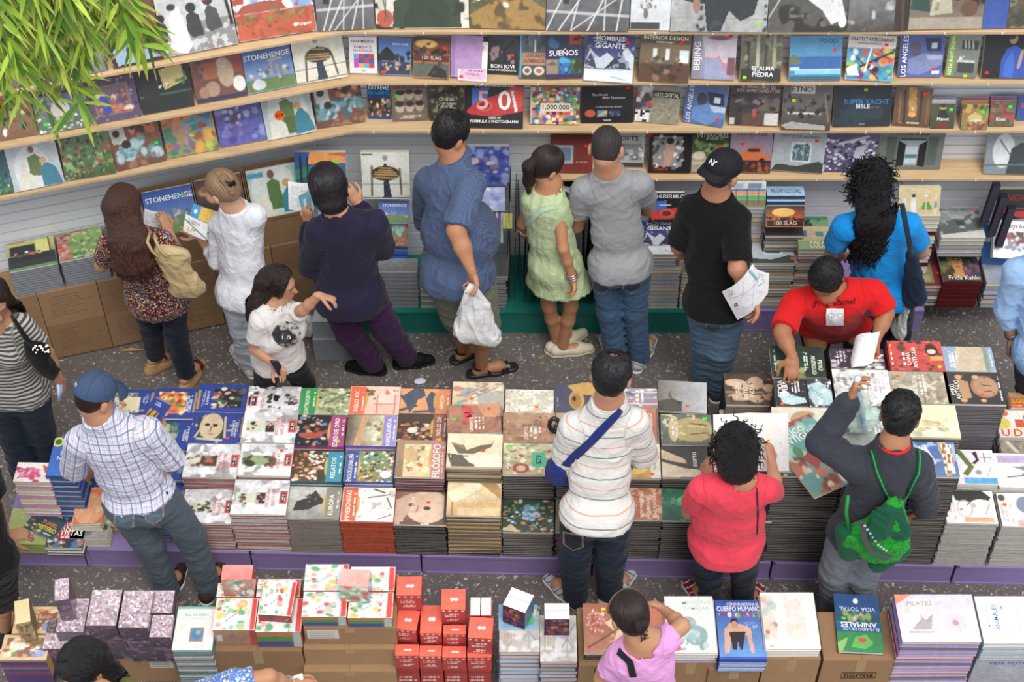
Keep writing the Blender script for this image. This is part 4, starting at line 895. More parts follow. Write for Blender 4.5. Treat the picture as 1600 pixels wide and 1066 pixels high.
# blue series
column([
  (205, 262, 795, 822, .012, 'blue', azul('r .1 .15 .6 .85 c89c4c'), 'blue art volume beneath the hip of the plaid shirt man', dict(z=.33)),
  (228, 290, 752, 795, .012, 'blue', azul('r .1 .1 .5 .9 3c5c8c'), 'blue art volume partly behind the plaid shirt elbow', dict(z=.36)),
  (232, 288, 707, 750, .012, 'blue', azul('r .1 .15 .62 .85 a8843c;b .1 .15 .6 .85 20 .08 d8b45c,3c2c1c,8c3c2c', 'LOS_SIGLOS'), 'blue art volume with a gold picture below the plaid sleeve', dict(z=.40)),
  (229, 297, 657, 704, .012, 'blue', azul('r .08 .12 .62 .88 6c8c7c;b .1 .1 .6 .9 30 .08 3c6c5c,a8b48c,c8b888,2c4c44', 'IMPERIO'), 'blue art volume with a green enamel picture', dict(z=.43)),
  (166, 236, 609, 640, .012, 'blue', azul('r .12 .15 .65 .8 a8a890;c .14 .2 .64 .75 9 5 c8c4a8,5c6478,8c8c7c,ddd8bc', 'ROMA'), 'blue art volume with rows of stone arches beside the cap', dict(z=.45)),
], zb=.17)
column([
  (236, 302, 607, 654, .014, 'blue', azul('r .1 .12 .75 .85 d87a34;b .1 .12 .75 .85 46 .06 e8a83c,c84420,f0d890,a82c1c,6c8c3c', 'BIZANCIO'), 'blue art volume with an orange icon picture', dict(z=.455)),
], zb=.17)
column([
  (294, 377, 645, 693, .014, 'blue', azul('r .1 .15 .66 .85 3c382c;e .38 .45 .22 .42 d0b894;m 7 b8a880 .75;l .1 .8 .3 .15 .02 c8bc9c;l .62 .15 .66 .8 .02 c8bc9c;l .15 .85 .6 .9 .03 d0c8a8;e .3 .4 .05 .05 2c2420;e .45 .42 .05 .05 2c2420;l .38 .45 .37 .62 .01 5c4434;l .34 .7 .44 .7 .01 8c3c2c;s .72 .82 f43', 'ROMANICO'), 'blue art volume with a mosaic face', dict(z=.45)),
  (304, 382, 601, 644, .014, 'blue', azul('r .35 .15 .92 .85 1c1c20;b .35 .15 .92 .85 40 .06 c8b09c,2c5c3c,a83c2c,e0d8c8,1c1c20,4c6c5c', 'FLAMENCO', 'l'), 'blue art volume with a dark flower still life', dict(z=.46)),
], zb=.17)
# white and red sculpture series
column([
  (280, 361, 765, 818, .014, ['red', 'whitegrey'], escul('b .05 .36 .6 .68 30 .05 3c342c,6c6454,d8d4c4,1c1814', x=.82), 'white art volume with workers photo, front left of the red edged pair', dict(bt=.013)),
  (284, 369, 694, 746, .014, ['red', 'whitegrey'], escul('r .28 .36 .6 .68 4c2c1c;b .05 .36 .62 .68 20 .05 e0ccb8,5c2c20,8c6c5c;s .45 .52 f52'), 'white art volume with a brown interior photo and an orange sticker', dict(bt=.012)),
], zb=.17)
column([
  (359, 446, 750, 804, .014, ['red', 'whitegrey', 'red', 'whitegrey', 'whitegrey'], escul('r .42 .36 .6 .7 3c1c1c;b .1 .4 .25 .68 9 .04 6c4c1c,3c2c14;b .42 .36 .6 .7 8 .03 c8a8a0'), 'white art volume with brown trees and faces, front row', dict(bt=.013)),
  (370, 453, 694, 743, .014, ['red', 'whitegrey'], escul('r .05 .36 .65 .68 8ca06c;b .05 .36 .25 .68 7 .08 3c2c1c;b .45 .36 .65 .68 7 .08 4c4424;s .78 .2 f52'), 'white art volume with a green lawn photo', {}),
  (375, 460, 639, 692, .014, ['red', 'whitegrey'], escul('r .42 .36 .6 .7 3c1c1c;b .1 .4 .25 .68 9 .04 6c4c1c,3c2c14;b .42 .36 .6 .7 8 .03 c8a8a0'), 'white art volume with brown trees and faces, third row back', {}),
  (384, 466, 604, 641, .014, ['red', 'whitegrey'], 'g b8b8ba e0e0e4;m 4 3c3a3a .62;m 7 f2f2f4 .6;r 0 .42 .2 .85 d8392c;r .02 .46 .18 .8 1c1418;v .06 .5 .15 .78 2 ddd;t .3 .6 .14 d0424a 90 RETRATO .6;p 1c1a1a .5 .35 .62 .4 .58 .65 .5 .6;b .72 .35 1 .75 20 .06 3c3430,8c8078', 'white art volume with grey drips at the back of its column', {}),
], zb=.17)
column([
  (447, 529, 761, 812, .014, 'grey', arte('8c8478', 'g b8b6b0 8c8a84;n 3 .5;p 2c2a28 .1 .75 .15 .45 .35 .35 .5 .1 .6 .3 .75 .45 .5 .6 .4 .7;b .3 .2 .6 .5 10 .05 3c3a36,5c5a54', (.7, 1), 'EUROPA'), 'grey film still book on the tall grey pile', dict(bt=.014, cov='6d675f')),
  (453, 533, 705, 753, .02, 'teal', arte('1c8ca4', 'g 4a3c24 5c4428;b 0 0 .7 1 120 .04 e8d8c0,c8683c,3c2c1c,d8a05c,a83c2c,f0e8dc,5c7c4c;r .5 .6 .7 1 3c3c2c', (.68, 1), 'RELATOS'), 'crowd painting book with a teal title band', dict(spine='b', cov='16516b')),
  (459, 537, 649, 698, .02, 'plum', arte('a83c7c', 'g 1c1a20 201c24;b 0 0 .68 1 70 .05 1c1a20,2c2830,d8ccc0,a84434,6c7ca0,b8a888,141218;e .3 .65 .22 .1 b04830;s .87 .82 9d3', (.68, 1), 'EDAD_DE_ORO'), 'dark gathering painting book with a magenta title band', dict(spine='b', cov='8a3468')),
  (466, 544, 607, 648, .02, 'green', arte('0c9448', 'g 8c9c5c a0a87c;b .3 0 1 1 110 .045 c8c8a0,5c7c3c,e0dcc8,8c7c4c,3c4c24,b0b88c;l .5 .6 1 .1 .02 6c6c44', (0, .34), 'QUATTROCENTO'), 'spring garden painting book with a green title band', {}),
], zb=.17)
column([
  (531, 614, 762, 815, .014, 'rust', arte('d85c3c', 'g e8e2d8 ece8e0;b .35 .1 1 .95 26 .05 c8b8a8,d8a090,a8b4c0,e8dccc;l .5 .3 .9 .2 .015 2c2424;l .85 .3 .95 .6 .015 2c2424;l .75 .9 .95 .8 .012 3c2c2c;l .6 .05 .8 .15 .02 2c2424', (0, .3), 'IMPRESIONISTAS'), 'white sketch book with a rust title band, front row', dict(bt=.012, cov='c8502c')),
  (536, 613, 705, 753, .02, 'blue', arte('3c50a0', 'g 6c9c5c 8c7c4c;b .3 0 1 1 120 .04 c83c2c,f0ece4,3c6ca0,d8a83c,5c8c4c,3c2c1c,e8d8c8;e .85 .75 .12 .12 f0ecec', (0, .28), 'ÉPOCA_DE_LA_CABALLERÍA'), 'battle painting book with a blue title band', dict(spine='b', cov='2c4490')),
  (539, 618, 649, 697, .02, 'lav', arte('9084cc', 'G 6c5644 e8dcb8;n 4 .3;p c89c6c .15 1 .3 0 .42 0 .3 1;r .42 .2 .68 .9 b8b090;b .4 .2 .68 .8 20 .06 c8c4a8,7c7c5c,ece0c0', (.72, 1), 'VANGUARDIA'), 'misty bridge painting book with a lavender title band', dict(spine='b', cov='6458a8')),
  (544, 623, 604, 648, .02, 'rust', arte('f0643c', 'g f0c8b8 e8b8a0;r .55 .3 .9 .62 f0d0c0;l .55 .3 .55 .95 .01 d03c2c;l .9 .3 .9 .95 .01 d03c2c;l .5 .62 .95 .62 .01 d03c2c;b .32 .1 .5 .6 18 .05 8a6a3c,4c3c24,e0c8a0;b .6 .1 .95 .3 14 .05 d8786a,f0dcd0', (0, .32), 'SIGLO_XX'), 'salmon interior drawing book with an orange title band', {}),
], zb=.17)
column([
  (614, 697, 769, 820, .014, 'dark', 'g 8c6c5c 6c4c3c;n 4 .3;e .62 .45 .42 .5 e0bca0;m 8 f0d0b4 .75;e .35 .35 .25 .3 d8b094;e .32 .4 .06 .05 5c3c30;e .62 .5 .07 .06 4c3428;l .45 .45 .42 .62 .02 b08870;p c8a48c .0 .3 .2 .1 .3 .6 .1 1 0 1;r .93 0 1 1 4a4440;s .64 .32 f52;t .35 .35 .1 f0e0d8 90 GALERÍA .5', 'close up stone face book on the front pile with black edges', dict(bt=.014)),
  (616, 694, 688, 746, .012, ['brown', 'plum'], arte('c88080', 'g a88868 907050;r .15 .1 .72 1 dcc490;b .2 .15 .65 .9 46 .06 b09868,e8d8a8,8c7448;e .3 .4 .15 .2 c8a870;s .5 .68 f62', (.7, 1), 'FILÓSOFO'), 'old engraving book with a dusty pink title band', dict(bt=.014)),
  (619, 698, 647, 690, .014, 'brown', arte('9c5844', 'g 4a3828 3c2c20;b 0 .3 .7 1 60 .05 c89468,8c4c2c,e8d0b0,3c2418,a86a44;e .3 .6 .1 .1 f0dcc4;s .85 .92 dc3', (.7, 1), 'EL_SIGLO_DE'), 'dark baroque painting book with a brown title band', {}),
  (624, 703, 608, 646, .014, 'rust', arte('e08848', 'g e89c5c e8985c;p 4c5468 .25 0 .45 0 .5 .3 .35 .45 .3 .7 .2 1 .1 .6 0 .35;p 4c5468 .5 .4 .6 .1 .72 .2 .7 1 .6 1 .55 .7;l 0 .3 .3 .45 .04 4c5468;l .0 .9 .3 .7 .05 4c5468;l .3 .95 .6 .9 .05 4c5468', (.7, 1), 'GRECIA'), 'orange book with slate blue vase figures', {}),
], zb=.17)
column([
  (697, 782, 755, 806, .014, ['dark', 'goldb'], 'g e8d0a0 c8a068;p f0e0b8 0 .3 .4 0 .7 0 .3 .5 .1 .6;p b08850 .6 0 .9 0 1 .2 1 .5;r .1 .6 1 .75 d0a868;r .2 .75 1 1 dcbc88;l .1 .6 .1 1 .02 a07840;n 4 .2;t .5 .25 .1 f8f0e0 90 ARQUITECTURA .5;v .54 0 .6 .5 1 fff', 'sunlit stone architecture book on the tall black striped pile', dict(bt=.018)),
  (697, 784, 678, 730, .014, ['goldb', 'dark', 'dark'], 'g e4d4b0 dcc8a0;p 6c6048 .1 .35 .3 .35 .35 .5 .6 .35 .8 .3 .85 .15 .8 .4 .5 .6 .2 .6;p 5c5444 0 .6 .3 .65 .55 .7 .5 1 .1 1;p f0e0c0 .3 .7 .6 .65 .9 .6 1 .7 1 1 .6 1 .4 .85;l .1 .3 .3 .42 .03 8c7c5c;n 5 .15;s .65 .52 f52;v .05 .6 .08 .75 1 fff', 'cream sculpture book of carved feet', dict(bt=.02)),
  (697, 782, 632, 677, .014, ['brown', 'dark'], 'g b0785c a46c50;n 4 .3;p d08c5c .55 0 1 0 1 .5 .7 .45;m 6 7c5c4c .65;v .5 .45 .7 .9 3 f0e4d8;t .45 .7 .14 f0e4d8 90 ORIENTE .5;p d83c3c .28 .12 .46 .05 .48 .4 .4 .68 .34 .62;t .39 .35 .18 1c1010 -80 19 .3;s .13 .5 4d4', 'terracotta book carrying a hand written red price tag', dict(rot=4)),
  (706, 785, 597, 634, .014, 'cream', 'g dcc8a0 c8b890;b 0 .3 .5 1 20 .09 8c98a8,b8a890,c87c6c;b .4 0 1 .9 40 .07 d8b8a0,b89078,ece0c8,8c9088;l .3 .5 .7 .1 .015 a07060;l .4 .7 .9 .2 .015 a07060;e .8 .8 .3 .4 b0aca0;s .38 .72 f62;s .13 .95 4d4', 'beige engraved figures book at the back of its column', {}),
], zb=.17)
column([
  (785, 865, 781, 832, .014, ['dark', 'darkgrey'], 'g 2c4a34 3c4030;b 0 0 1 1 130 .04 3c7058,c87c34,2c3c2c,b8d0e0,5c8c9c,8c9c4c,1c2418;b .4 .2 .7 .6 22 .06 a8c8e0,6c9cb8;p c8b488 0 .95 .15 .75 .35 1;e .67 .5 .04 .04 e85030', 'green and blue ceramic mosaic book on the black edged pile', dict(bt=.017)),
  (785, 867, 693, 742, .014, 'dark', 'g c8c094 b8a478;b 0 0 1 1 70 .06 a08858,dcd4a8,a8503c,8c9c6c,ece4c4;e .35 .8 .16 .16 a84438;e .35 .8 .09 .09 d8b088;p 3cb488 .55 .28 .82 .28 .83 .76 .55 .76;t .69 .52 .2 123c2c 90 $79 .4;t .12 .6 .16 f0ecdc 90 MAYAS .6;s .13 .14 7e4', 'pale codex book with a green $79 price card', dict(bt=.016)),
  (785, 867, 645, 692, .014, 'brown', 'g b88c6c a87c5c;n 7 .4;m 7 8c6448 .62;m 9 d0a884 .7;v .5 .45 .75 .9 3 f4e8dc;t .45 .68 .13 f4e8dc 90 EGIPTO .5;e .78 .5 .04 .05 e8603c', 'tan carved relief book, third row back', {}),
  (789, 865, 609, 645, .014, 'cream', 'g d8d0bc ccc4ac;n 8 .25;m 8 ece8dc .55;m 10 a89c84 .7;s .65 .75 f62', 'cream limestone relief book at the back', {}),
], zb=.17)
column([
  (868, 948, 781, 832, .014, 'dark', 'g 7c6c4c 5c4c34;n 5 .4', 'brown book behind the legs of the striped polo man', dict(bt=.016)),
  (868, 948, 697, 746, .014, 'dark', 'g a89060 7c6c44;n 5 .4', 'ochre book hidden behind the striped polo man', {}),
  (868, 948, 646, 694, .014, 'dark', 'g b0a080 8c8468;n 5 .3;v .05 .2 .12 .8 1 fff', 'beige book showing at the left shoulder of the striped polo man', {}),
  (866, 936, 598, 644, .014, 'dark', 'g 44465c 4c4c64;p c89c44 .3 .1 .7 0 1 .05 1 .5 .85 .45 .5 .4;e .5 .6 .17 .32 c8984c;e .48 .62 .12 .24 a87834;e .44 .55 .05 .08 3c2814;v .82 .5 .95 .95 2 dcd8e4;v .06 .5 .09 .9 1 ccc', 'slate blue book with golden shell and jewelry', dict(rot=3)),
], zb=.17)
column([
  (952, 1035, 762, 812, .014, 'dark', 'g c87c54 b0643c;n 5 .35;m 7 e0b090 .6;l .3 .2 .7 .35 .012 3c2018;l .3 .35 .1 .5 .012 3c2018;t .62 .5 .12 f8ece0 90 LOS_ORÍGENES .85;t .74 .5 .12 f8ece0 90 DE_LAS .4;t .87 .5 .12 f8ece0 90 CIVILIZACIONES .95', 'terracotta civilizations book beside the polo shirt hem', dict(bt=.016)),
  (953, 1033, 693, 747, .014, 'dark', 'g d8b048 c89c3c;n 4 .3;r .8 0 1 1 d8d4c8;v .84 .3 .93 .8 1 888;e .5 .5 .3 .4 e0c05c;s .83 .88 f52', 'golden yellow book right of the striped polo man', {}),
  (951, 1030, 637, 690, .014, 'dark', 'g c07858 b46c4c;n 6 .3;r .5 .05 .62 .3 3c2c2c;t .72 .5 .15 f4e4d8 90 ARQUEOLOGÍA .9;t .84 .4 .13 f4e4d8 90 MÉXICO .5;r .95 0 1 1 5c5458', 'terracotta archaeology book with vertical white title', {}),
  (948, 1028, 607, 637, .014, 'dark', 'g 9c98a0 8c8090;l 0 .2 1 .2 .02 ddd;l 0 .5 1 .5 .02 c8bcc0;l 0 .8 1 .8 .02 ddd;b .2 0 1 1 30 .06 c87c6c,e0dce4,6c6478;v .55 .1 .75 .9 2 fff', 'lavender grey striped codex book beside the polo collar', {}),
], zb=.17)
column([
  (1035, 1112, 764, 814, .014, 'dark', 'g 2c7c5c 1c5c48;n 4 .5;m 6 5c9c6c .6;p 4cd094 .3 .35 .55 .1 .9 .5 .6 .8;t .58 .45 .2 14402c -35 $79 .4', 'deep green book with a diamond shaped $79 price card', dict(bt=.018)),
  (1035, 1108, 698, 747, .014, 'dark', 'g 3c3a38 4c4844;p c8ac8c 0 .1 .25 .25 .5 .4 .55 .55 .3 .5 .0 .4;p d8c4a8 0 .5 .5 .7 1 .75 1 .95 0 1;t .72 .4 .14 f0ece4 90 EGIPTO .6;n 5 .2', 'dark book of a stone hand, left of the coral shirt woman', {}),
  (1034, 1114, 648, 695, .014, 'dark', 'g 6c7870 5c645c;n 4 .3;e .62 .5 .42 .4 b8a468;m 8 d8c48c .7;e .25 .5 .1 .4 c8b480;l .6 .3 .9 .35 .02 6c5c34;l .6 .65 .9 .6 .02 6c5c34;v .2 .15 .25 .85 1 fff;t .3 .5 .13 e8e4d0 90 ANGKOR .7;s .88 .12 4e4', 'golden stone head book on a grey green ground', {}),
  (1029, 1106, 596, 644, .014, 'darkgrey', 'g 8c8a84 c0c4cc;G 847c70 c4c8d0;n 3 .25;p 5c5650 0 .7 .3 .55 .5 .75 .5 1 0 1;p 6c645c .2 .5 .25 .35 .3 .6;e .44 .7 .06 .05 4c4640;s .6 .8 f62', 'pale grey book of standing silhouettes at the table back', dict(rot=-3, z=.58)),
], zb=.17)
column([
  (1122, 1206, 764, 814, .014, 'dark', 'g 3c3a34 4c4840;n 5 .4', 'dark book behind the coral shirt womans back', dict(bt=.016)),
  (1122, 1206, 700, 752, .014, 'dark', 'g 6c6c64 5c5c54;n 5 .3', 'grey book under the open book of the curly haired woman', {}),
  (1128, 1212, 641, 694, .014, 'darkgrey', 'g c8a48c b89478;n 4 .15;r .08 .05 .8 1 dcb49c;t .93 .6 .14 e8e4dc -90 ISRAEL .5;r 0 0 .08 1 a8a49c', 'peach and grey book beyond the curly haired woman', {}),
  (1135, 1216, 584, 633, .014, 'dark', 'g 4c4034 5c4c3c;b 0 .0 1 1 10 .1 5c4c3c,3c3024;e .2 .3 .2 .12 d8b490;e .35 .45 .2 .1 c8a07c;e .3 .75 .25 .12 d0a884;e .6 .3 .16 .2 c8a480;e .85 .45 .12 .12 d8b48c;e .85 .7 .14 .14 c09870;e .6 .8 .14 .12 c8a07c;l 0 .6 .9 .6 .03 a07c5c;m 9 3c3028 .66;t .4 .55 .16 f0e4d4 90 ANTIGUA .6;t .52 .55 .16 f0e4d4 90 INDIA .5;v .2 .3 .32 .8 3 f0e4d4;s .88 .18 f62', 'brown carved figures book on a tall pile behind the coral shirt woman', dict(z=.76)),
], zb=.17)
TALL = 'thin black edged art book in the tall pile left of the boy with the green backpack'
column([
  (1212, 1318, 740, 745, .01, 'dark', 'g 4c4a40 3c3a34;n 4 .3;v .1 .2 .2 .9 1 ddd', 'black edged book on the tall pile left of the boy', dict(bt=.015, bl=TALL)),
  (1216, 1312, 637, 744, .014, 'dark', 'g d8ceb8 ccc0a4;n 3 .15;e .55 .2 .25 .15 b89468;e .6 .22 .05 .05 6c3c1c;v .05 .2 .12 .6 1 fff;m 5 e4dcc8 .6', 'pale parchment map book under the tilted warrior book', dict(z=.968)),
  (1214, 1264, 592, 635, .014, 'dark', 'g 2c2028 1c1820;p b8d4d8 .1 .6 .3 .4 .5 .6 .9 .7 .95 .85 .5 .95 .2 .9;m 9 8cb0b8 .8;t .3 .38 .15 f0ece8 -90 VIEJAS .6;t .15 .38 .15 f0ece8 -90 VOCES .6;v .5 .05 .8 .6 3 eee;s .18 .92 f62', 'black book with pale turquoise hands, beside the red shirt mans right hand', dict(z=.972)),
], zb=.17)
lying(1266, 1303, 592, 636, .972, .014, 'g 3c3438 2c282c;p b0ccd0 .1 .2 .5 .1 .95 .4 1 .95 .2 .95 .0 .6;m 9 7ca4ac .62;m 7 d8e8ec .66;v .6 .15 .8 .5 2 eef', 'narrow book of pale turquoise stone beside the black hands book', spine='r')
lying(1207, 1292, 541, 590, .975, .016, 'g 1c3c30 1c3428;n 4 .4;b .1 .5 .6 1 40 .06 6c8c3c,3c5c2c,a8b06c,c8b880,24402c;r .66 0 1 1 143028;t .9 .6 .15 e8ecdc -90 PERÚ .4;t .78 .6 .15 e8ecdc -90 ANTIGUO .6;v .6 .2 .7 .9 2 dfe;v .05 .1 .1 .9 1 ddc', 'dark green book under the red shirt mans right hand', page='9a958c')
column([
  (1318, 1400, 700, 745, .014, 'dark', 'g 8c9c8c 7c8c74;n 4 .3;v .6 .2 .9 .9 3 eee', 'grey green book under the boys elbow', dict(bt=.015, bl='thin black edged art book in the tall pile hidden by the boys back')),
  (1312, 1394, 640, 698, .014, 'dark', 'g 9ca49c 8c948c;n 4 .3;v .7 .2 .9 .9 3 eee', 'grey book beneath the green plastic bag', dict(z=.972)),
  (1307, 1396, 578, 634, .016, 'dark', 'g d0d0cc b0b0ac;n 5 .3;m 4 e8e8e4 .5;m 8 848480 .66;t .66 .6 .15 f8f8f8 90 ANTIGUA .7;v .75 .1 .95 .9 3 fff;v .12 .1 .2 .6 1 fff', 'white marble book behind the green plastic bag', dict(z=.975, cov='5c5854')),
  (1300, 1384, 545, 576, .016, 'dark', 'g 3c3040 2c2430;b 0 0 .4 1 20 .07 8c7c8c,c8b8c8,2c2030;b .6 .3 1 1 20 .08 e0dcdc,a8a4a8,4c3c3c;v .1 .1 .3 .9 3 e8e0e8;s .85 .45 f42', 'dark purple book under the folded white sheet', dict(z=.978)),
], zb=.17)
column([
  (1432, 1500, 691, 745, .014, ['dark', 'dark', 'dark', 'darkgrey'], 'g 3c5c9c 5c74ac;m 4 8cb0d8 .55;p c8a05c .62 .0 .8 .0 .95 .4 .9 .9 .7 1 .68 .5;c .68 .05 .92 .9 6 9 e8e4e0,8c5c2c,d8a04c,f0ece8,b07838;l .3 .1 .5 .6 .02 d8d4e4;l .1 .9 .5 .6 .02 d8d4e4;v .15 .1 .35 .6 3 eef', 'blue and gold checked robe book right of the boys shoulder', dict(bt=.013, bl='thin black edged book in the tall pile right of the green backpack')),
  (1418, 1502, 633, 684, .014, 'dark', 'g e8dcb0 e0d4a4;n 3 .1;m 4 f0e8c8 .55;b .3 .4 .8 .8 20 .06 c8b888,d0c498,b8a87c;e .2 .9 .1 .1 b8b498', 'pale yellow antique map book behind the boys head', dict(z=.972)),
  (1396, 1488, 581, 631, .014, 'dark', 'g a89c84 9c907c;n 3 .2;m 6 c8bca0 .6;m 9 847860 .68;l .6 .5 .8 .3 .02 d8ccb0;l .6 .35 .75 .55 .02 d8ccb0;t .42 .5 .13 f0ecdc 90 ANTIGUO .5;v .48 .1 .62 .9 2 f0ecdc;s .15 .15 f62', 'grey green jade carving book', dict(z=.975)),
  (1393, 1478, 533, 580, .016, ['red', 'dark'], 'g d84434 cc3c30;b 0 0 1 1 60 .06 b8342c,7c2c24,e85c44,4c2c24,d84c3c;e .25 .25 .08 .1 5c4434;e .8 .3 .12 .2 3c2420;e .8 .35 .08 .08 e8c8b0;r .75 .5 1 .65 e89c34;t .47 .55 .16 f4ece4 90 ANTIGUA .8;t .36 .6 .14 f4ece4 90 CHINA .5;v .24 .4 .3 .9 1 fff;v .03 .1 .08 .9 1 fec;s .9 .85 9d4', 'bright red book of orange robed figures', dict(z=.978, cov='b83c30')),
], zb=.17)
column([
  (1480, 1560, 767, 818, .012, 'whitegrey', 'g ecebe8 e8e6e4;p 2c2c28 .2 .0 .8 0 .95 .2 .9 .3 .7 .25 .5 .35 .25 .3;e .4 .55 .16 .26 c8c4c0;e .4 .55 .13 .22 ecebe8;l .45 .45 .62 .25 .012 4c4c44;e .58 .45 .05 .07 c8b49c;r .35 .8 .95 .97 f0a878;h .38 .82 .92 .95 3 e88c5c;v .02 .1 .22 .95 3 e0a898;e .33 .58 .035 .03 e8603c;l .8 .7 .9 .4 .012 d88c7c', 'white magazine with black silhouette and orange text box', dict(bt=.009, page='c8c4c0')),
  (1487, 1561, 703, 757, .012, 'whitegrey', 'g eae9ea e6e6e8;p 5c7c34 .2 .05 .28 .0 .5 .5 .35 .75 .28 .7 .42 .5;p 8c6c34 .28 0 .32 .02 .55 .5 .38 .78 .35 .75 .5 .5;p 4c2434 .55 .08 .65 .05 .68 .3 .58 .42 .5 .4 .62 .28;l .8 .1 .8 .35 .01 2c2c4c;l .7 .22 .95 .22 .01 3c3c6c;e .62 .65 .07 .07 9c9c9c;r .28 .8 1 .99 3ca0d8;h .3 .82 .98 .97 4 78c4e8;l .8 .75 .9 .5 .012 e0b098;e .1 .3 .1 .25 b8b8bc', 'white magazine with green arrow shape and blue text box', {}),
  (1483, 1573, 582, 632, .014, ['dark', 'purplegrey', 'purplegrey'], 'g 3c342c 342e28;n 3 .15;e .68 .45 .24 .34 a87850;e .7 .45 .2 .28 b88860;m 8 8c5c3c .78;e .25 .15 .06 .07 c89c6c;e .28 .88 .06 .06 c89c6c;p b88c5c .22 .2 .4 .3 .42 .8 .25 .85;e .55 .15 .06 .06 d0a478;e .62 .88 .05 .05 d0a478;l .66 .4 .8 .42 .015 5c3824;l .66 .6 .78 .58 .015 5c3824;t .12 .55 .15 f4ece0 90 PERÚ .4;t .2 .55 .15 f4ece0 90 ANTIGUO .6;v .92 .1 .97 .95 1 eee;s .6 .7 f52', 'black book with a golden ancient head, on the tall pile at the right', dict(z=.975, bt=.013, bl='thin grey edged book in the tall pile under the golden head book')),
  (1478, 1557, 542, 581, .016, 'dark', 'G 8ca0bc a8b4c4;p ccb898 .3 0 .8 0 .85 1 .2 1 .25 .4;r .8 0 .9 1 8c9c84;r .9 0 1 1 94acc4;n 4 .15;v .1 .2 .3 .9 3 f4f4f4;v .93 .1 .97 .9 1 fff', 'blue and sand photo book at the far right back', dict(z=.978)),
], zb=.17)
column([
  (1567, 1650, 771, 823, .012, 'whitegrey', 'g eae8e6 e6e4e4;e .08 .15 .07 .1 5c4438;v .02 .3 .25 .95 3 e0a8a0;e .5 .35 .16 .25 7c84a0;r .3 .8 1 1 e8a0a0;s .12 .35 f62', 'white magazine with grey blue sphere at the right edge, front row', dict(bt=.01, page='c8c4c0')),
  (1562, 1648, 709, 762, .012, 'whitegrey', 'g eceaea e8e6e8;r .05 .05 1 .3 c8b0d4;h .08 .08 .98 .28 4 b094c4;p d8843c .45 .6 .7 .5 1 .6 1 .85 .6 .8;l .2 .7 .5 .65 .02 6c5c64;p 8c8c74 .3 .4 .8 .35 .9 .45 .5 .5;s .55 .85 f74', 'white magazine with a lilac text box at the right edge', {}),
  (1565, 1650, 686, 708, .012, 'whitegrey', 'g 8c8478 a4947c;n 5 .5;l .1 0 .3 1 .04 d8d0c0;p d8a85c .5 0 1 0 1 .5 .7 .6', 'grey and gold book behind the lilac box magazine', dict(z=.46)),
  (1563, 1650, 640, 684, .012, 'whitegrey', 'g f0e8c0 ece4c8;r 0 0 1 .04 e85c2c;c .15 .05 1 .65 5 4 f0f0ee,f8f8f8,e8e060,f0f0ee,e85c3c,f4f4f4;e .12 .15 .12 .12 e07c3c;e .1 .5 .14 .2 e8d04c;t .12 .85 .26 e03c8c 0 U .2;t .34 .85 .26 e8502c 0 D .2;t .56 .85 .26 2ca0d8 0 O .2;t .78 .85 .26 6cb43c 0 K .2', 'number grid puzzle magazine with big coloured letters', dict(z=.50)),
  (1580, 1660, 614, 638, .012, 'whitegrey', 'g e8602c e86c30;r 0 0 1 .35 d8b080;t .5 .55 .3 f0dc3c 0 LOS_COLORES .9;h .05 .8 .9 .95 1 fdd', 'orange colours magazine with yellow lettering', dict(z=.52)),
], zb=.17)
# books being handled on the table
lying(1234, 1322, 655, 768, .996, .016, 'g 6ca8a4 4c8c88;p a04c34 0 0 1 0 1 .06 0 .06;r 0 0 1 .07 9c4430;b 0 .4 1 1 60 .07 c8643c,a8482c,d8c8a0,7c3c24,e0b490,6c8c5c;b 0 .08 1 .4 20 .1 8cc0b8,5c9c98,a8d0c8;p a03c28 .3 .5 .7 .35 .8 .5 .4 .7;e .3 .4 .08 .08 3c8c5c;t .4 .14 .085 f0ece0 0 MÉXICO .6;t .5 .24 .1 f0ece0 0 ANTIGUO .8', 'warrior mural book lying askew left of the boys raised arm', rot=27, cov='d8d0c0', ang=0)
# open book held by the curly haired woman
def open_book(c, ux, uy, n, w, h, label, art=None, open_ang=18, curl=.02, name='open_book'):
 r = empty(name, tuple(c), label, 'book')
 M = basis(Vector(c), ux, uy, n).to_4x4(); r.matrix_world = M
 mb = MB()
 a = math.radians(open_ang)
 for sgn in (-1, 1):
  N = 8; pts = []
  for i in range(N + 1):
   t = i / N
   pts.append((sgn * w * t * math.cos(a), 0, w * t * math.sin(a) + curl * math.sin(math.pi * t)))
  for th_, col_, z0 in ((.006, 'f2efe8', 0.002), (.002, 'a8a49c', 0)):
   for i in range(N):
    (xa, _, za), (xb, _, zb_) = pts[i], pts[i + 1]
    if sgn < 0: xa, xb, za, zb_ = xb, xa, zb_, za
    mb.box((xa, -h / 2, za + z0), (xb - xa, 0, zb_ - za), (0, h, 0), (0, 0, th_), col_)
 mb.build('open_pages', 'paper', r)
 if art:
  mb = MB(); ny = 40
  img, tx, st = paint(art, 30, 40, 5)
  mb.grid((w * .08 * math.cos(a), -h * .45, w * .08 * math.sin(a) + .026), (w * .84 * math.cos(a), 0, w * .84 * math.sin(a)), (0, h * .9, 0), img)
  mb.build('printed_page', 'paper', r)
 return r
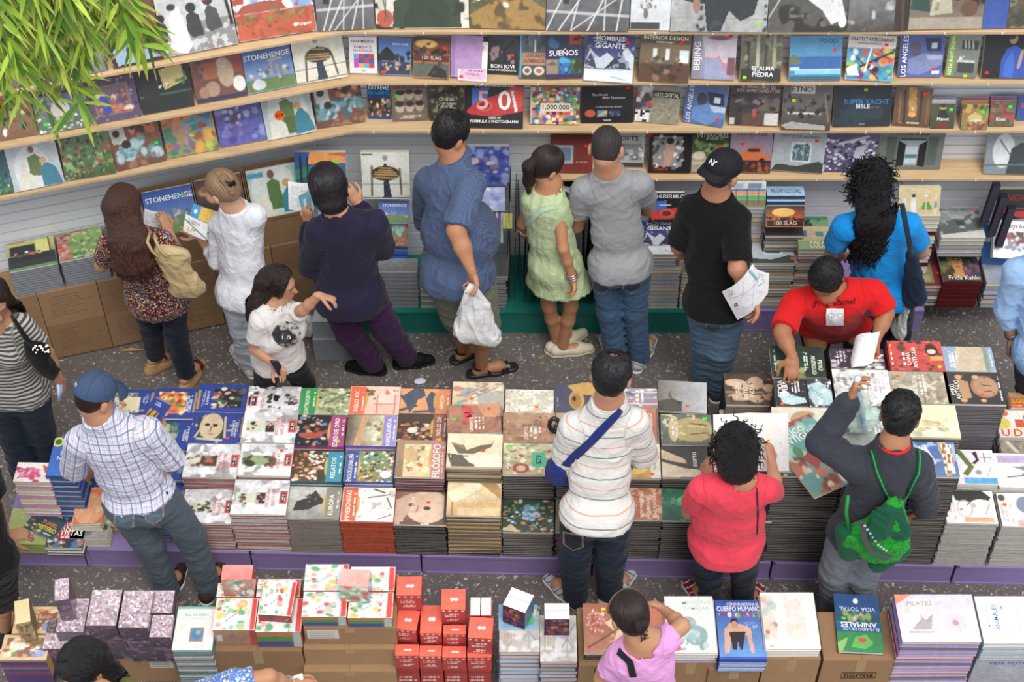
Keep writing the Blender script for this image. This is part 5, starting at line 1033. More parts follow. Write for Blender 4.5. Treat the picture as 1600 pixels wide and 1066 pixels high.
# ================================================================== WALL BASE
def face_z(xm, yb, Y): return aty(xm, yb, Y).z
def base_pile(xl, xr, yt, yb, Yf, th, spec, label, style, bt=.02, zb=.201, rot=0, tall=True, **kw):
 z = face_z((xl + xr) / 2, yb, Yf)
 o, ux, uy, w, h = lying(xl, xr, yt, yb, z, th, spec, label, ang=0, rot=rot, group='books piled on the low platform at the back wall', **kw)
 h2 = min(h, WY - 0.02 - o.y)
 oo, u2, v2, w2, h_ = flat_at(xl, xr, yt, yb, z, 0)
 body(oo, u2, v2, w2, min(h_ - .006, WY - .03 - oo.y), z - th - .0006, zb, bt, style, 'plain edged book in the pile under the ' + words(label, 8), 'books piled under the ' + label[:60])
 return z
def tilted(xl, xr, yt, yb, Y, deg, th, spec, label, zbot=None, group=None, rot=0, **kw):
 """book whose lower edge sits at depth Y and which leans back deg from vertical"""
 a = aty(xl, yb, Y); b = aty(xr, yb, Y)
 w = (b - a).length; ux = (b - a) / w
 if rot:
  q = Matrix.Rotation(math.radians(rot), 3, 'Y'); ux = q @ ux
 la = math.radians(deg)
 up = V(0, math.sin(la), math.cos(la)); up = (up - ux * up.dot(ux)).normalized()
 Lx = .25
 m = (a + b) / 2
 for _ in range(14):
  py = proj(m + up * Lx)[1]; py2 = proj(m + up * (Lx + .01))[1]
  Lx += (yt - py) / (py2 - py) * .01
 nf = ux.cross(up)
 return book(a, ux, up, nf, w, Lx, th, spec, label, group, px=xr - xl, **kw)
YP = 7.27
STONE = 'g 2c54ac 6c94d4;r 0 .62 1 1 6c8c4c;b 0 .45 .9 .75 20 .05 8c9094,5c6468,c0c4c8;t .52 .2 .12 e8ecf8 0 STONEHENGE;b .8 .2 .9 .3 3 .02 c8384c'
FIG = 'g e0e2d8 d4d6cc;e .5 .45 .3 .16 3a3424;p 3a3424 .32 .5 .5 .22 .68 .5;l .28 .42 .72 .44 .012 d8a860;l .26 .47 .74 .49 .012 d8a860;l .28 .53 .72 .55 .012 d8a860;l .4 .33 .62 .34 .01 d8a860;l .36 .38 .66 .39 .01 d8a860;l .22 .3 .2 .92 .02 554a30;l .8 .35 .82 .9 .02 554a30;e .5 .12 .05 .06 998;p 24344a .46 .6 .56 .6 .62 .98 .44 .98;l 0 .68 1 .68 .006 444;l 0 .97 1 .97 .01 555;r .0 .02 .25 .07 443'
DANC = 'g 8a7a5c 8a5a34;b .3 .0 1 .4 30 .08 c86a4c,d8a890,6c7c5c,a84434;b .0 .35 .8 .75 40 .09 6cb0a8,8cc0b8,3c7c74;r 0 .75 1 1 9c6434;b 0 .7 1 1 14 .08 b87c44,7c4c2c'
# left of the corner to the teal end
zz = base_pile(500, 566, 395, 470, YP, .012, 'g 9aa0a4 7c8488;n 5 .4', 'plastic wrapped grey pile behind the purple trousers', 'wrap', .03)
zz = base_pile(590, 652, 404, 424, YP, .012, 'g 8c9094 6c7074;n 4 .2', 'plastic wrapped pile topped by blue edged books', ['wrap'], .035)
zz = base_pile(655, 730, 395, 442, YP, .012, 'g 4c7c6c 8a5c34;b 0 0 1 1 20 .1 2c5c7c,c8683c,5c9c8c', 'wrapped pile behind the blue shirt man', ['wrap', 'whitegrey'], .03)
zz = base_pile(742, 792, 395, 432, YP, .012, 'g 5c5c60 4c4c50;n 5 .3', 'wrapped dark pile under the spiral strip', ['wrap', 'darkgrey'], .03)
tilted(567, 641, 238, 311, 7.52, 18, .03, FIG, 'white book with a woven cape dancer standing in the wall corner', group='books propped on the low platform piles')
tilted(592, 640, 314, 350, 7.46, 40, .02, STONE, 'blue standing stones book below the woven cape dancer', group='books propped on the low platform piles')
tilted(596, 638, 333, 384, 7.40, 42, .02, DANC, 'teal and orange dancers book beside the navy sweater', group='books propped on the low platform piles')
for k in range(3):
 lying(592, 636, 386 + 6 * k, 397 + 6 * k, .56 - .02 * k, .02, 'g 2c58b4 2450a8;l 0 .4 1 .5 .03 9cb8e8', ['topmost blue edged book on the plastic wrapped pile', 'middle blue edged book on the plastic wrapped pile', 'lowest blue edged book on the plastic wrapped pile'][k], ang=0, cov='2450a8', spine='b', group='blue edged books on the wrapped pile')
tilted(727, 796, 229, 290, 7.62, 10, .03, 'g 3c4ca8 4458b4;n 5 .3;b 0 0 1 1 44 .08 5c70c4,2c3c90,8c9cd8;b .1 .3 .7 .7 14 .07 8c7484,c8b8c4,3c3048', 'violet blue dancers book beside the big blue shirt man', group='books propped on the low platform piles')
tilted(740, 789, 293, 330, 7.50, 40, .02, 'g 8c9cd4 9caadc;b 0 0 1 1 30 .1 b0bce4,7484c8,c8d0ec', 'pale violet swirl book below the violet dancers', group='books propped on the low platform piles')
# spiral bound strip and yellow labelled black sheets
r = tag(tilted(775, 786, 331, 380, 7.40, 35, .02, 'g c8d0d0 b8c0c0;l .5 0 .5 1 .2 5c50a0;r .1 .86 .9 .95 3d5', 'spiral bound strip of stickers beside the yellow labels'), 'spiral bound strip of stickers beside the yellow labels', 'booklet')
for k in range(3):
 tilted(786 + 5 * k, 790.5 + 5 * k, 333, 360, 7.41, 32, .01, 'g d8d45c c8c448;r 0 .9 1 1 222', ['left', 'middle', 'right'][k] + ' one of three thin black folders with yellow labels', group='black folders with yellow labels', name='folder', cat='folder', cov='1c1c1c')
# rack of black poster sheets behind the woman in the green dress
for k in range(26):
 x = 790 + k * 7.0 + rs.uniform(-2, 2)
 a = aty(x, 485 + rs.uniform(-22, 0), 7.30 + rs.uniform(0, .12)); L = rs.uniform(.62, .78)
 mb = MB(); dx = rs.uniform(-.035, .035); th = rs.uniform(.003, .006)
 mb.box((0, 0, 0), (th, 0, 0), (0, .30, .02), (dx, .10, L), rs.choice(['1a1918', '222021', '2b2928', '151314', '3c3936']), {'y0': rs.choice(['6c6862', '4c4a46', 'a8a49c', '3a3835'])})
 o = mb.build('poster_sheet', 'satin'); o.location = (a.x, a.y, .203)
 tag(o, 'black backed poster sheet standing on edge in the rack behind the green dress', 'poster', 'poster sheets standing on edge')
# right of the grey shirt man
SCH = 'g 14141c 0c0c10;p 2c6cc8 .1 .3 .5 .25 .5 .7 .1 .75;p d82c24 .0 .8 .2 .62 .5 .55 .9 .5 1 .9 .1 .95;e .5 .72 .2 .15 e85a3c;e .5 .72 .14 .1 781c1c;l .3 .42 .6 .42 .015 e8e8f0;t .55 .12 .13 e8e8f0 0 SCHLEGELMILCH 1.0'
tilted(1014, 1068, 302, 346, 7.50, 20, .03, SCH, 'racing photo book standing behind the snowy mountain pile', group='books propped on the low platform piles')
HOM = B2[8][6]
base_pile(1007, 1066, 345, 398, YP + .0, .03, HOM.split(';s .85')[0], 'snowy mountain book topping the grey pile right of the blue jeans', ['whitegrey', 'ltblue', 'whitegrey', 'cream', 'whitegrey'], .033)
base_pile(1067, 1110, 400, 425, YP, .02, 'g 8c8c88 6c6c68;n 4 .2', 'grey pile partly behind the black shirt', ['cream', 'whitegrey'], .03)
tilted(1138, 1196, 284, 322, 7.45, 35, .03, 'g c8d0d8 5c9c5c;r 0 .3 1 .4 3c5c9c;r 0 .4 1 .55 e87a2c;r .1 .05 .4 .3 8ca4b4;r .5 .05 .9 .3 5c7c9c;r 0 .55 1 .75 3c9c5c;r 0 .75 1 1 7c6c3c;l .2 .3 .2 .95 .01 222;l .5 .3 .5 .95 .01 222;l .8 .3 .8 .95 .01 222', 'bright striped architecture book beside the cap wearer', group='books propped on the low platform piles')
base_pile(1136, 1196, 310, 322, YP + .18, .03, 'g a8acb0 8c9094', 'coloured edge pile under the striped architecture book', ['ltblue', 'red', 'whitegrey', 'goldb'], .035, zb=.45)
base_pile(1170, 1243, 358, 412, YP, .02, 'g c0c8cc b4bcc0;r .35 .25 .75 .75 dfe6ea;r .38 .3 .72 .72 4c6c7c;b .4 .3 .7 .55 30 .03 8aacb8,3c5c6c,c8dce0;p 3c4440 0 1 .1 .85 .5 .88 .9 .75 1 .8 1 1;t .5 .12 .08 5c6874 0 DISEÑO_DE_JARDINES .8;s .9 .12 f42;s .95 .85 f62', 'pale garden design book topping the pile behind the held map', ['whitegrey', 'slate', 'goldb', 'cream'], .028)
for k in range(4):
 lying(1199 - k * 0, 1258, 291 + 9 * k, 306 + 9 * k, .93 - .033 * k, .03, 'g 8cb4d8 a8c8e4;t .5 .5 .4 345 0 ARCHITECTURE .8', ['topmost', 'second', 'third', 'fourth'][k] + ' of the blue edged books above the small sunset book', ang=0, cov='2c4c70', spine='b', page='dfe6ee', group='blue edged architecture books')
tilted(1197, 1256, 322, 355, 7.35, 38, .03, 'g 3a1410 e87a24;e .45 .3 .3 .2 fcc04a;b 0 .55 1 .65 24 .05 1c100c;r 0 .66 1 1 2a1210;t .5 .82 .2 e8c8b0 0 100_SLAG .8;s .85 .5 f43', 'small sunset cover book below the blue edged books', group='books propped on the low platform piles')
base_pile(1196, 1256, 354, 368, YP + .1, .02, 'g 3c3634 2c2826;n 4 .3', 'dark pile beneath the small sunset book', ['dark', 'slate', 'cream'], .03)
base_pile(1249, 1302, 338, 390, YP + .02, .03, 'g 5c9c6c 8cac6c;r 0 0 1 .12 3c7c5c;b 0 .1 1 .35 12 .07 2c2c24,3c5c2c;r 0 .3 1 .75 c8b48c;r .05 .42 .3 .62 3c70a8;r .55 .45 .8 .62 4c8c8c;l .3 .0 .3 .3 .01 222;t .62 .87 .2 f0ecdc 0 COLOR .6;s .08 .62 f62', 'green colour themed book with small blue windows, left of the turquoise shirt', ['cream', 'red', 'darkgrey'], .03)
# around the portrait pile
tilted(1402, 1467, 291, 337, 7.42, 30, .035, 'g d0bc88 ccb884;t .5 .1 .09 e8dcb8 0 Ilustración .7;t .6 .2 .09 e8dcb8 0 de_moda .5;p e0e0d8 .3 .35 .4 .35 .45 .9 .3 .9;e .36 .33 .05 .06 2c1c14;p 4c9c2c .6 .55 .75 .55 .82 .8 .55 .8;l .66 .35 .68 .95 .02 d8b89c;e .66 .32 .05 .05 e8dcc8;l .9 .35 .9 .95 .03 d8c8b0;r .86 .5 .94 .75 3ca0b8;p d8d4d0 .1 .4 .18 .4 .2 .85 .08 .85', 'tan fashion illustration book with four small figures', group='books propped on the low platform piles')
base_pile(1408, 1470, 330, 338, YP + .14, .03, 'g d8ccb0 c8bca0', 'cream edged pile beneath the tan fashion book', ['cream', 'white', 'whitegrey', 'maroon'], .035, zb=.3)
base_pile(1471, 1541, 322, 372, YP + .12, .03, 'g 8c9498 7c8488;p 5c6464 0 .55 .7 .3 1 .1 1 .7 .5 .9 0 .95;m 6 9ca4a4 .6;r .4 .45 .6 .6 3c4444;p c8c8c4 0 .9 1 .75 1 1 0 1;t .45 .12 .09 4c5458 0 SMALL_APARTMENTS .8;s .9 .12 f54', 'grey small homes book above the portrait book', ['whitegrey', 'slate'], .035, zb=.55)
base_pile(1475, 1536, 383, 440, YP, .03, 'g 3c3c1c 4c3c24;b 0 0 1 .85 60 .08 5c6c2c,7c4c6c,8c8c3c,2c341c,a0843c,4c3c6c;p c88c4c .28 .95 .35 .7 .28 .4 .34 .25 .55 .24 .6 .45 .55 .65 .6 .95;e .36 .16 .2 .13 1c1814;l .33 .36 .42 .35 .012 1c1410;l .46 .35 .56 .36 .012 1c1410;e .38 .4 .03 .02 2c1c14;e .51 .4 .03 .02 2c1c14;l .45 .4 .46 .52 .008 a06838;l .4 .6 .5 .6 .014 a8442c;p 2a1c18 .1 1 .28 .88 .6 .88 .8 1;t .55 .9 .12 f0ece8 0 Frida_Kahlo .8;s .68 .2 f52', 'dark haired portrait book among striped leaves, topping the maroon pile', ['maroon'], .036, cov='4c1818', spine='b', sp='5b1a1c')
base_pile(1432, 1480, 378, 446, YP + .02, .03, 'g 7c1c2c 7c1c2c;r 0 .05 .62 .95 8c7850;r 0 .12 .52 .7 7c9470;b 0 .12 .52 .7 26 .07 a8b890,5c7048,d0ccb0,4c5c3c;r .0 .78 .5 .92 8c9c60;s .8 .72 f43', 'maroon bordered book with a green painting, left of the portrait book', ['plum', 'dark', 'white', 'dark'], .034, cov='7c1c2c')
# right edge: blue books, white toys book, black boxes
base_pile(1542, 1600, 400, 442, YP + .0, .03, 'g a8b0bc 8c98a8;n 3 .2', 'slate pile at the right frame edge', ['slate', 'ltblue', 'plum', 'whitegrey'], .045)
tilted(1534, 1572, 352, 420, 7.42, 25, .05, 'g 1c6cb8 1c64b0;e .3 .35 .1 .05 e8f0f4;l .2 .35 .4 .33 .03 fff', 'bright blue book under the white toys book', rot=-8, cov='1858a0', group='books propped on the low platform piles')
tilted(1551, 1640, 343, 402, 7.32, 52, .04, 'g e8e8ea e4e4e8;r .25 .3 .9 .75 8c8088;b .25 .3 .9 .6 40 .06 a83c34,3c3438,e0dce0,6c2c3c;b .25 .6 .9 .8 20 .05 5c8ca8,c8d0d4;t .4 .14 .12 3c3438 0 Toys_for .6', 'white toys book lying askew at the right edge', rot=6, cov='e0dcd8', group='books propped on the low platform piles')
for k in range(3):
 mb = MB(); mb.box((0, 0, 0), (.045, 0, 0), (0, .04, 0), (.05, .10, .24), '1a1820', {'y0': '2a2836'})
 p_ = aty(1532 + 9 * k, 352 + 8 * k, 7.45)
 o = mb.build('display_box', 'satin'); o.location = (p_.x, 7.45 - .055 * k, p_.z)
 tag(o, ['rearmost', 'middle', 'front'][k] + ' of three narrow dark slipcases leaning by the small homes book', 'slipcase', 'dark slipcases at the right edge')
tilted(1553, 1640, 296, 342, 7.55, 22, .05, 'g 1a1614 181414;t .5 .3 .22 8c1c1c 0 ONGIOSN_O .9;r 0 .62 1 .68 a81c1c;p b82424 .1 .75 1 .72 1 1 .5 1', 'black slipcase with red lettering at the right frame edge', group='books propped on the low platform piles')
def lpt(s, d, z): return L0 - LU * s + LN * d + V(0, 0, z)
CF = 0.015; CW = .365; CD = LDEP + CF - 0.012
def carton(o, ux, uy, w, d, h, label, group=None, tape=True, printed=True, seed=0, name='cardboard_box', flaps=False, dark='7a6047'):
 mb = MB(); g = .004
 cs = ['96775a', '8f7154', '9c7d5e'][seed % 3]
 mb.box((0, 0, 0), (w - g, 0, 0), (0, d - g, 0), (0, 0, h - g), cs)
 r = mb.build(name, 'card', None, basis(o, ux, uy, V(0, 0, 1))); r.matrix_world = basis(o, ux, uy, V(0, 0, 1))
 tag(r, label, 'box', group)
 fl = MB(); fl.box((0.002, 0.002, h - g), ((w - g) / 2 - .004, 0, 0), (0, d - g - .004, 0), (0, 0, .003), cs)
 fl.box(((w - g) / 2 + .001, 0.002, h - g), ((w - g) / 2 - .004, 0, 0), (0, d - g - .004, 0), (0, 0, .003), cs)
 fl.build('top_flap', 'card', r)
 if tape:
  tp = MB(); tp.box(((w - g) * .5 - .025, -.0006, h * .72), (.05, 0, 0), (0, .0006, 0), (0, 0, h * .28), 'a58a66'); tp.build('packing_tape', 'satin', r)
 if printed:
  pr = MB(); R2 = random.Random(seed)
  x = w * .15
  for k in range(9):
   L_ = w * R2.uniform(.25, .6 if k % 3 else .75)
   pr.box((x, -.0008, h * .82 - k * h * .07), (L_, 0, 0), (0, .0005, 0), (0, 0, h * .014), dark)
  pr.build('printed_text', 'matte', r)
 return r
for i in range(7):
 s1 = 2.79 - i * CW
 for j in range(2):
  hh = .30
  o = lpt(s1, CF, .012 + j * hh)
  carton(o, LU, -LN, CW, CD, hh, ['lower', 'upper'][j] + ' brown cardboard box, number %s from the left along the angled wall' % ['one', 'two', 'three', 'four', 'five', 'six', 'seven'][i], 'cardboard boxes along the angled wall', seed=i * 2 + j, tape=False)
mb = MB(); mb.box((0, 0, 0), (2.58, 0, 0), (0, CD, 0), (0, 0, .010), '5c4a3a')
o = mb.build('wooden_base_board', 'card'); o.matrix_world = basis(lpt(2.80, CF, 0), LU, -LN, V(0, 0, 1)); tag(o, 'low base board under the cardboard boxes by the angled wall', 'board')
LT = .012 + .60
def ltop_pile(xl, yl, xr, yr, yt, spec, label, style, bt, zb, zt=None, th=.012, back=.25):
 """pile of big landscape books on the cartons; lower front edge of top cover from (xl,yl) to (xr,yr)"""
 p0 = L0 + LN * (CF - .01)
 a = hit(xl, yl, p0, LN); b = hit(xr, yr, p0, LN); z = zt or (a.z + b.z) / 2
 a.z = b.z = z; w = (b - a).length
 m = (a + b) / 2
 rr = ray((xl + xr) / 2, yt); t = (z - H) / rr[2]; q = V(rr[0] * t, rr[1] * t, z)
 h = min((q - m).dot(-LN), LDEP + CF - .03)
 book(a, LU, -LN, V(0, 0, 1), w, h, th, spec, label, 'large books along the angled wall', px=xr - xl)
 body(a, LU, -LN, w, h - .006, z - th - .0006, zb, bt, style, 'large thin book in the pile under the ' + words(label, 8), 'books piled under the ' + label[:60], jit=.003)
 return z
ltop_pile(14, 424, 90, 412, 372, 'g c8c46c 1c1c24;r .05 .15 .6 .5 20242c;r .0 .0 .4 .05 a83428;r .6 .05 .9 .5 d8d478;l .88 0 .92 .9 .015 2c2418;r 0 .5 1 .75 22282a;r 0 .72 1 .92 2c3438;b .1 .4 .7 .55 10 .04 c8643c,e8dcc8,3c4c44;r 0 .92 1 1 5c9c4c', 'dark cafe painting book at the left end on the cardboard boxes', 'wrap', .02, LT + .002)
ltop_pile(93, 409, 165, 396, 355, 'g 8cac5c 6c8c4c;b .2 0 1 1 90 .05 5c8c3c,a8c06c,3c6c3c,c8c888,7c9c5c;r 0 .0 .26 1 a87c6c;b 0 .1 .26 1 24 .06 c83c34,7c4c44,c89c8c;r .3 .0 .7 .06 b82c34;b .3 .9 1 1 8 .05 e8ece0,8cb49c', 'green meadow painting book on the cardboard boxes', 'wrap', .02, LT + .002)
ltop_pile(170, 398, 230, 384, 345, 'g 4c5c6c 3c4c5c;n 4 .3', 'slate blue book behind the long haired woman', 'wrap', .02, LT + .002)
# open cardboard trays with big books standing in them
def tray(xl, yl, xr, yr, ytop, spec, label, zb, dep=0, edge='2c54a8', lean=24):
 p0 = L0 + LN * (-.01 - dep)
 a = hit(xl, yl, p0, LN); b = hit(xr, yr, p0, LN); z = (a.z + b.z) / 2; a.z = b.z = z
 w = (b - a).length; la = math.radians(lean)
 up = V(0, 0, math.cos(la)) - LN * math.sin(la)
 m = (a + b) / 2; Lx = .25
 for _ in range(14):
  py = proj(m + up * Lx)[1]; py2 = proj(m + up * (Lx + .01))[1]; Lx += (ytop - py) / (py2 - py) * .01
 nf = LU.cross(up)
 book(a + V(0, 0, .004), LU, up, nf, w, Lx, .02, spec, label, 'large books along the angled wall', px=xr - xl)
 mb = MB(); e = .012; M = basis(a - LU * e - V(0, 0, .003), LU, -LN, V(0, 0, 1))
 W = w + 2 * e; hd = Lx * math.sin(la) + .035; hh = Lx * math.cos(la)
 hd = min(hd, LDEP - .03 - dep)
 c1, c2 = '8c6f52', '7c6248'
 mb.box((0, -.012, -.002), (W, 0, 0), (0, hd, 0), (0, 0, .003), c2)
 sh = hh + .02
 for x0_ in (0, W - .005):
  mb.add([(x0_, -.012, 0), (x0_ + .005, -.012, 0), (x0_ + .005, -.012, .03), (x0_, -.012, .03), (x0_, hd, 0), (x0_ + .005, hd, 0), (x0_ + .005, hd, sh), (x0_, hd, sh)],
     [[0, 1, 2, 3], [5, 4, 7, 6], [4, 0, 3, 7], [1, 5, 6, 2], [3, 2, 6, 7], [4, 5, 1, 0]], hx(c1))
 mb.box((0, hd - .004, 0), (W, 0, 0), (0, .004, 0), (0, 0, sh), c1)
 mb.box((0, -.016, 0), (W, 0, 0), (0, .004, 0), (0, 0, .022), c1)
 o = mb.build('cardboard_tray', 'card', None, M); o.matrix_world = M
 tag(o, 'cut open cardboard tray holding the ' + words(label, 9), 'tray', 'cut open cardboard trays')
 return z, a, w
z1, a1, w1 = tray(236, 374, 312, 356, 296, STONE + ';s .8 .2 3c3;r 0 .9 1 1 5c9c3c', 'blue standing stones book beside the long haired woman', .6)
z2, a2, w2 = tray(316, 352, 388, 336, 278, 'g 5c4438 3c3030;b .1 .2 .9 .9 26 .1 8c5c44,2c4c5c,c89470,3c2c24', 'dark portrait book behind the blonde haired woman', .6)
z3, a3, w3 = tray(398, 346, 474, 330, 262, 'g a8c4c0 b4ccc4;e .5 .45 .45 .55 ccd6d4;p 4c7430 .36 .85 .38 .3 .5 .22 .62 .3 .66 .85;e .48 .14 .07 .09 7a5040;p 1c8498 .62 .95 .64 .6 .8 .4 1 .7 1 .95;p d8d8cc .0 1 .1 .6 .3 .5 .4 .7 .42 1;e .76 .36 .08 .08 c89858;r 0 .06 .34 .18 2c9cb8;l 0 .02 1 .02 .01 ccecf4', 'green robed figure book in the tray left of the held booklets', .6)
for i, (a, w, z) in enumerate(((a1, w1, z1), (a2, w2, z2), (a3, w3, z3))):
 zb_ = .615
 n = max(1, int(round((z - .008 - zb_) / .17))); hh = (z - .008 - zb_) / n
 for k in range(n):
  o = V(a.x, a.y, zb_ + k * hh) - LU * .012 + LN * .012
  carton(o, LU, -LN, w + .02, LDEP - .02, hh, ['lower', 'upper', 'top'][k % 3] + ' flat cardboard carton under the tray of the %s book' % ['standing stones', 'dark portrait', 'green robed figure'][i], 'flat cartons under the open trays', seed=i + 7, tape=False, printed=False)
tilted(463, 542, 238, 292, 7.50, 20, .03, 'g 2c50a0 1c5c4c;p e8943c .3 0 1 0 1 .35 .6 .3 .25 .35;p c8603c .6 .05 1 .0 1 .12;p 1c7c70 0 .5 .4 .35 1 .3 1 .7 .4 .6 0 .8;p 3c5c9c .4 .4 1 .35 1 .5;r .08 .1 .14 1 1c1c1c;r .22 .1 .27 1 1c1c1c;s .8 .25 4e4', 'sunset and sea painting book in the wall corner', group='large books along the angled wall')
# loose wrapped parcel at the floor behind the white shirted woman
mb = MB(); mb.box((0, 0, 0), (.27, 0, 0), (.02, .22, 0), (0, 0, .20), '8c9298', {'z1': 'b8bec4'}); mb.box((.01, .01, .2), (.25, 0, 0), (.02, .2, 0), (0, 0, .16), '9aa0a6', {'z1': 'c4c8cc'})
o = mb.build('wrapped_parcel', 'wrapped'); o.location = aty(487, 523, 7.0); o.location.z = 0.0; tag(o, 'grey plastic wrapped parcel on the floor behind the young woman in the print shirt', 'parcel')
mb = MB(); mb.box((0, 0, 0), (.26, 0, 0), (0, .20, 0), (0, 0, .34), '7c8188', {'z1': 'b0b4b8'})
# ================================================================== FRONT ROW
def fbox(xl, xr, yt, yb, z, h, label, cols, mat='wrapped', spec=None, rot=0, name='boxed_book_set', cat='box set', group=None, front=None, side=None, px=None, fmat=None, ang=0.0):
 """solid cuboid pack whose top face is seen at xl..xr, yt..yb at height z and whose body goes down h"""
 o, ux, uy, w, d = flat_at(xl, xr, yt, yb, z, ang)
 if rot:
  c = o + ux * w / 2 + uy * d / 2; R = Matrix.Rotation(math.radians(rot), 3, 'Z'); ux, uy = R @ ux, R @ uy
  o = c - ux * w / 2 - uy * d / 2
 M = basis(o - V(0, 0, h), ux, uy, V(0, 0, 1))
 top, fr, sd = cols
 mb = MB(); mb.box((0, 0, 0), (w, 0, 0), (0, d, 0), (0, 0, h), fr, {'z1': top, 'x0': sd, 'x1': sd, 'y1': sd})
 r = mb.build(name, mat, None, M); r.matrix_world = M; tag(r, label, cat, group)
 if spec:
  n = int(max(24, min(100, (px or (xr - xl)) * .85))); img, tx, st = paint(spec, n, max(16, int(n * d / w)), int(xl) + 3)
  mb = MB(); mb.grid((.001, .001, h + .0008), (w - .002, 0, 0), (0, d - .002, 0), img)
  for (x, y, s_, c, rr, t_, mw) in tx: add_text(mb, t_, (x * w, (1 - y) * d, h + .0008), (1, 0, 0), (0, 1, 0), (0, 0, 1), s_ * d, c, rr, (mw or .94) * (w if rr in (0, 180) else d))
  mb.build('printed_top', fmat or mat, r)
  for (x, y, c) in st:
   q = MB(); q.box((x * w - .012, (1 - y) * d - .01, h + .001), (.024, 0, 0), (0, .018, 0), (0, 0, .001), c); q.build('price_sticker', 'matte', r)
 if front:
  n = int(max(24, min(100, (xr - xl) * .85))); img, tx, st = paint(front, n, max(12, int(n * h / w)), int(xl) + 9)
  mb = MB(); mb.grid((.001, -.0008, .001), (w - .002, 0, 0), (0, 0, h - .002), img)
  for (x, y, s_, c, rr, t_, mw) in tx: add_text(mb, t_, (x * w, -.0008, (1 - y) * h), (1, 0, 0), (0, 0, 1), (0, -1, 0), s_ * h, c, rr, (mw or .94) * w)
  mb.build('printed_side', fmat or mat, r)
 return r
def fcarton(xl, xr, ytop, yb, z, zb, label, group='brown cartons under the front row', seed=0, printed=False, tag_=None, **kw):
 o, ux, uy, w, d = flat_at(xl, xr, ytop, yb, z, 0)
 r = carton(V(o.x, o.y, zb), ux, uy, w, d, z - zb, label, group, printed=printed, seed=seed, **kw)
 if tag_:
  x0, x1, z0, z1 = tag_
  mb = MB(); mb.box((w * x0, -.0012, (z - zb) * z0), (w * (x1 - x0), 0, 0), (0, .0008, 0), (0, 0, (z - zb) * (z1 - z0)), 'c8c4bc')
  for k in range(4): mb.box((w * (x0 + .02), -.0016, (z - zb) * (z0 + (z1 - z0) * (.15 + .2 * k))), (w * (x1 - x0) * .8, 0, 0), (0, .0004, 0), (0, 0, (z - zb) * .02), '6c6864')
  mb.build('shipping_label', 'paper', r)
 return r
def fpile(xl, xr, yt, yb, z, th, spec, label, style, bt, zb, **kw):
 o, ux, uy, w, h = lying(xl, xr, yt, yb, z, th, spec, label, ang=0, group='books piled along the front row', **kw)
 oo, u2, v2, w2, h2 = flat_at(xl, xr, yt, yb, z, 0)
 body(oo, u2, v2, w2, h2 - .006, z - th - .0006, zb, bt, style, 'plain edged book in the pile under the ' + words(label, 8), 'books piled under the ' + label[:60])
# --- open toy crates at the far left (printed boxes with a shallow relief picture)
FRUIT = 'g e0c090 e0c090;r .08 .12 .92 .88 8c6c4c;b .1 .15 .9 .85 60 .07 f0dcb8,e8883c,c8442c,7c9c5c,e8e4dc,a8743c,8ca4d8,d8b070;r .15 .3 .5 .6 f0e4cc;e .85 .75 .1 .14 9cacd8'
fbox(-2, 72, 992, 1032, .42, .17, 'lower wooden look game box with a fruit picture at the far left', ('e0c090', 'a8743c', 'c89c64'), 'satin', FRUIT, front='g 5c3c74 5c3c74;r 0 0 1 .06 c89c64;r 0 .1 1 .3 44386c;r 0 .3 1 .42 8c2c4c;r 0 .45 1 .5 c89c64;r 0 .55 1 .7 3c4470;r 0 .7 1 .8 8c2c4c;r 0 .85 1 1 44386c', fmat='satin', name='game_box', cat='game box', group='wooden look game boxes')
fbox(18, 90, 948, 990, .44, .17, 'rear wooden look game box with a fruit picture', ('e0c090', 'a8743c', 'c89c64'), 'satin', FRUIT, name='game_box', cat='game box', fmat='satin', group='wooden look game boxes')
fbox(-2, 72, 992, 1032, .248, .24, 'bottom game box under the two fruit pictures', ('b89460', '5c4470', '5c4470'), 'satin', name='game_box', cat='game box', group='wooden look game boxes')
fbox(19, 42, 937, 974, .62, .178, 'slim cream game box standing upright on the fruit pictures', ('ecd8a8', 'a88c60', '8c7450'), 'satin', rot=14, name='game_box', cat='game box', front='g b09468 8c7048;b 0 .1 1 .9 24 .1 8c6c44,c8a878,6c5434', fmat='satin')
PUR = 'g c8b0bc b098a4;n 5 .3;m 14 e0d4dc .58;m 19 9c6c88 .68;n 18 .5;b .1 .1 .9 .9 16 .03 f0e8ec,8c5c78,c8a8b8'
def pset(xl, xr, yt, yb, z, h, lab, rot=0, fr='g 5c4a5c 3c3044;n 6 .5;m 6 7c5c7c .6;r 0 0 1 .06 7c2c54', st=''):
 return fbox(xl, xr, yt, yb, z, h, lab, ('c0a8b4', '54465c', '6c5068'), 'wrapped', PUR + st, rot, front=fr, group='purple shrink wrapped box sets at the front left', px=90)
fcarton(66, 130, 966, 1018, .25, .0, 'brown carton under the lowest purple box sets', seed=1)
fcarton(180, 272, 940, 1026, .26, .0, 'brown carton with a shipping label below the purple box sets', seed=2, tag_=(.55, .95, .55, .9))
fcarton(128, 184, 940, 1018, .26, .0, 'brown carton behind the black haired woman', seed=3)
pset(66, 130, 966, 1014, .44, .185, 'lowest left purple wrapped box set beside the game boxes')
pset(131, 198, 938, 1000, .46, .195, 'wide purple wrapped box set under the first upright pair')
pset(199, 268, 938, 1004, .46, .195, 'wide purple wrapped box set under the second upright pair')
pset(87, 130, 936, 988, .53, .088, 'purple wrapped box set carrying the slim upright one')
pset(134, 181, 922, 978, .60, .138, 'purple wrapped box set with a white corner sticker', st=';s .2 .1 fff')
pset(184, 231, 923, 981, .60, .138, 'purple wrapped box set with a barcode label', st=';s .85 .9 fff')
pset(233, 268, 923, 958, .56, .098, 'small purple wrapped box set at the back right')
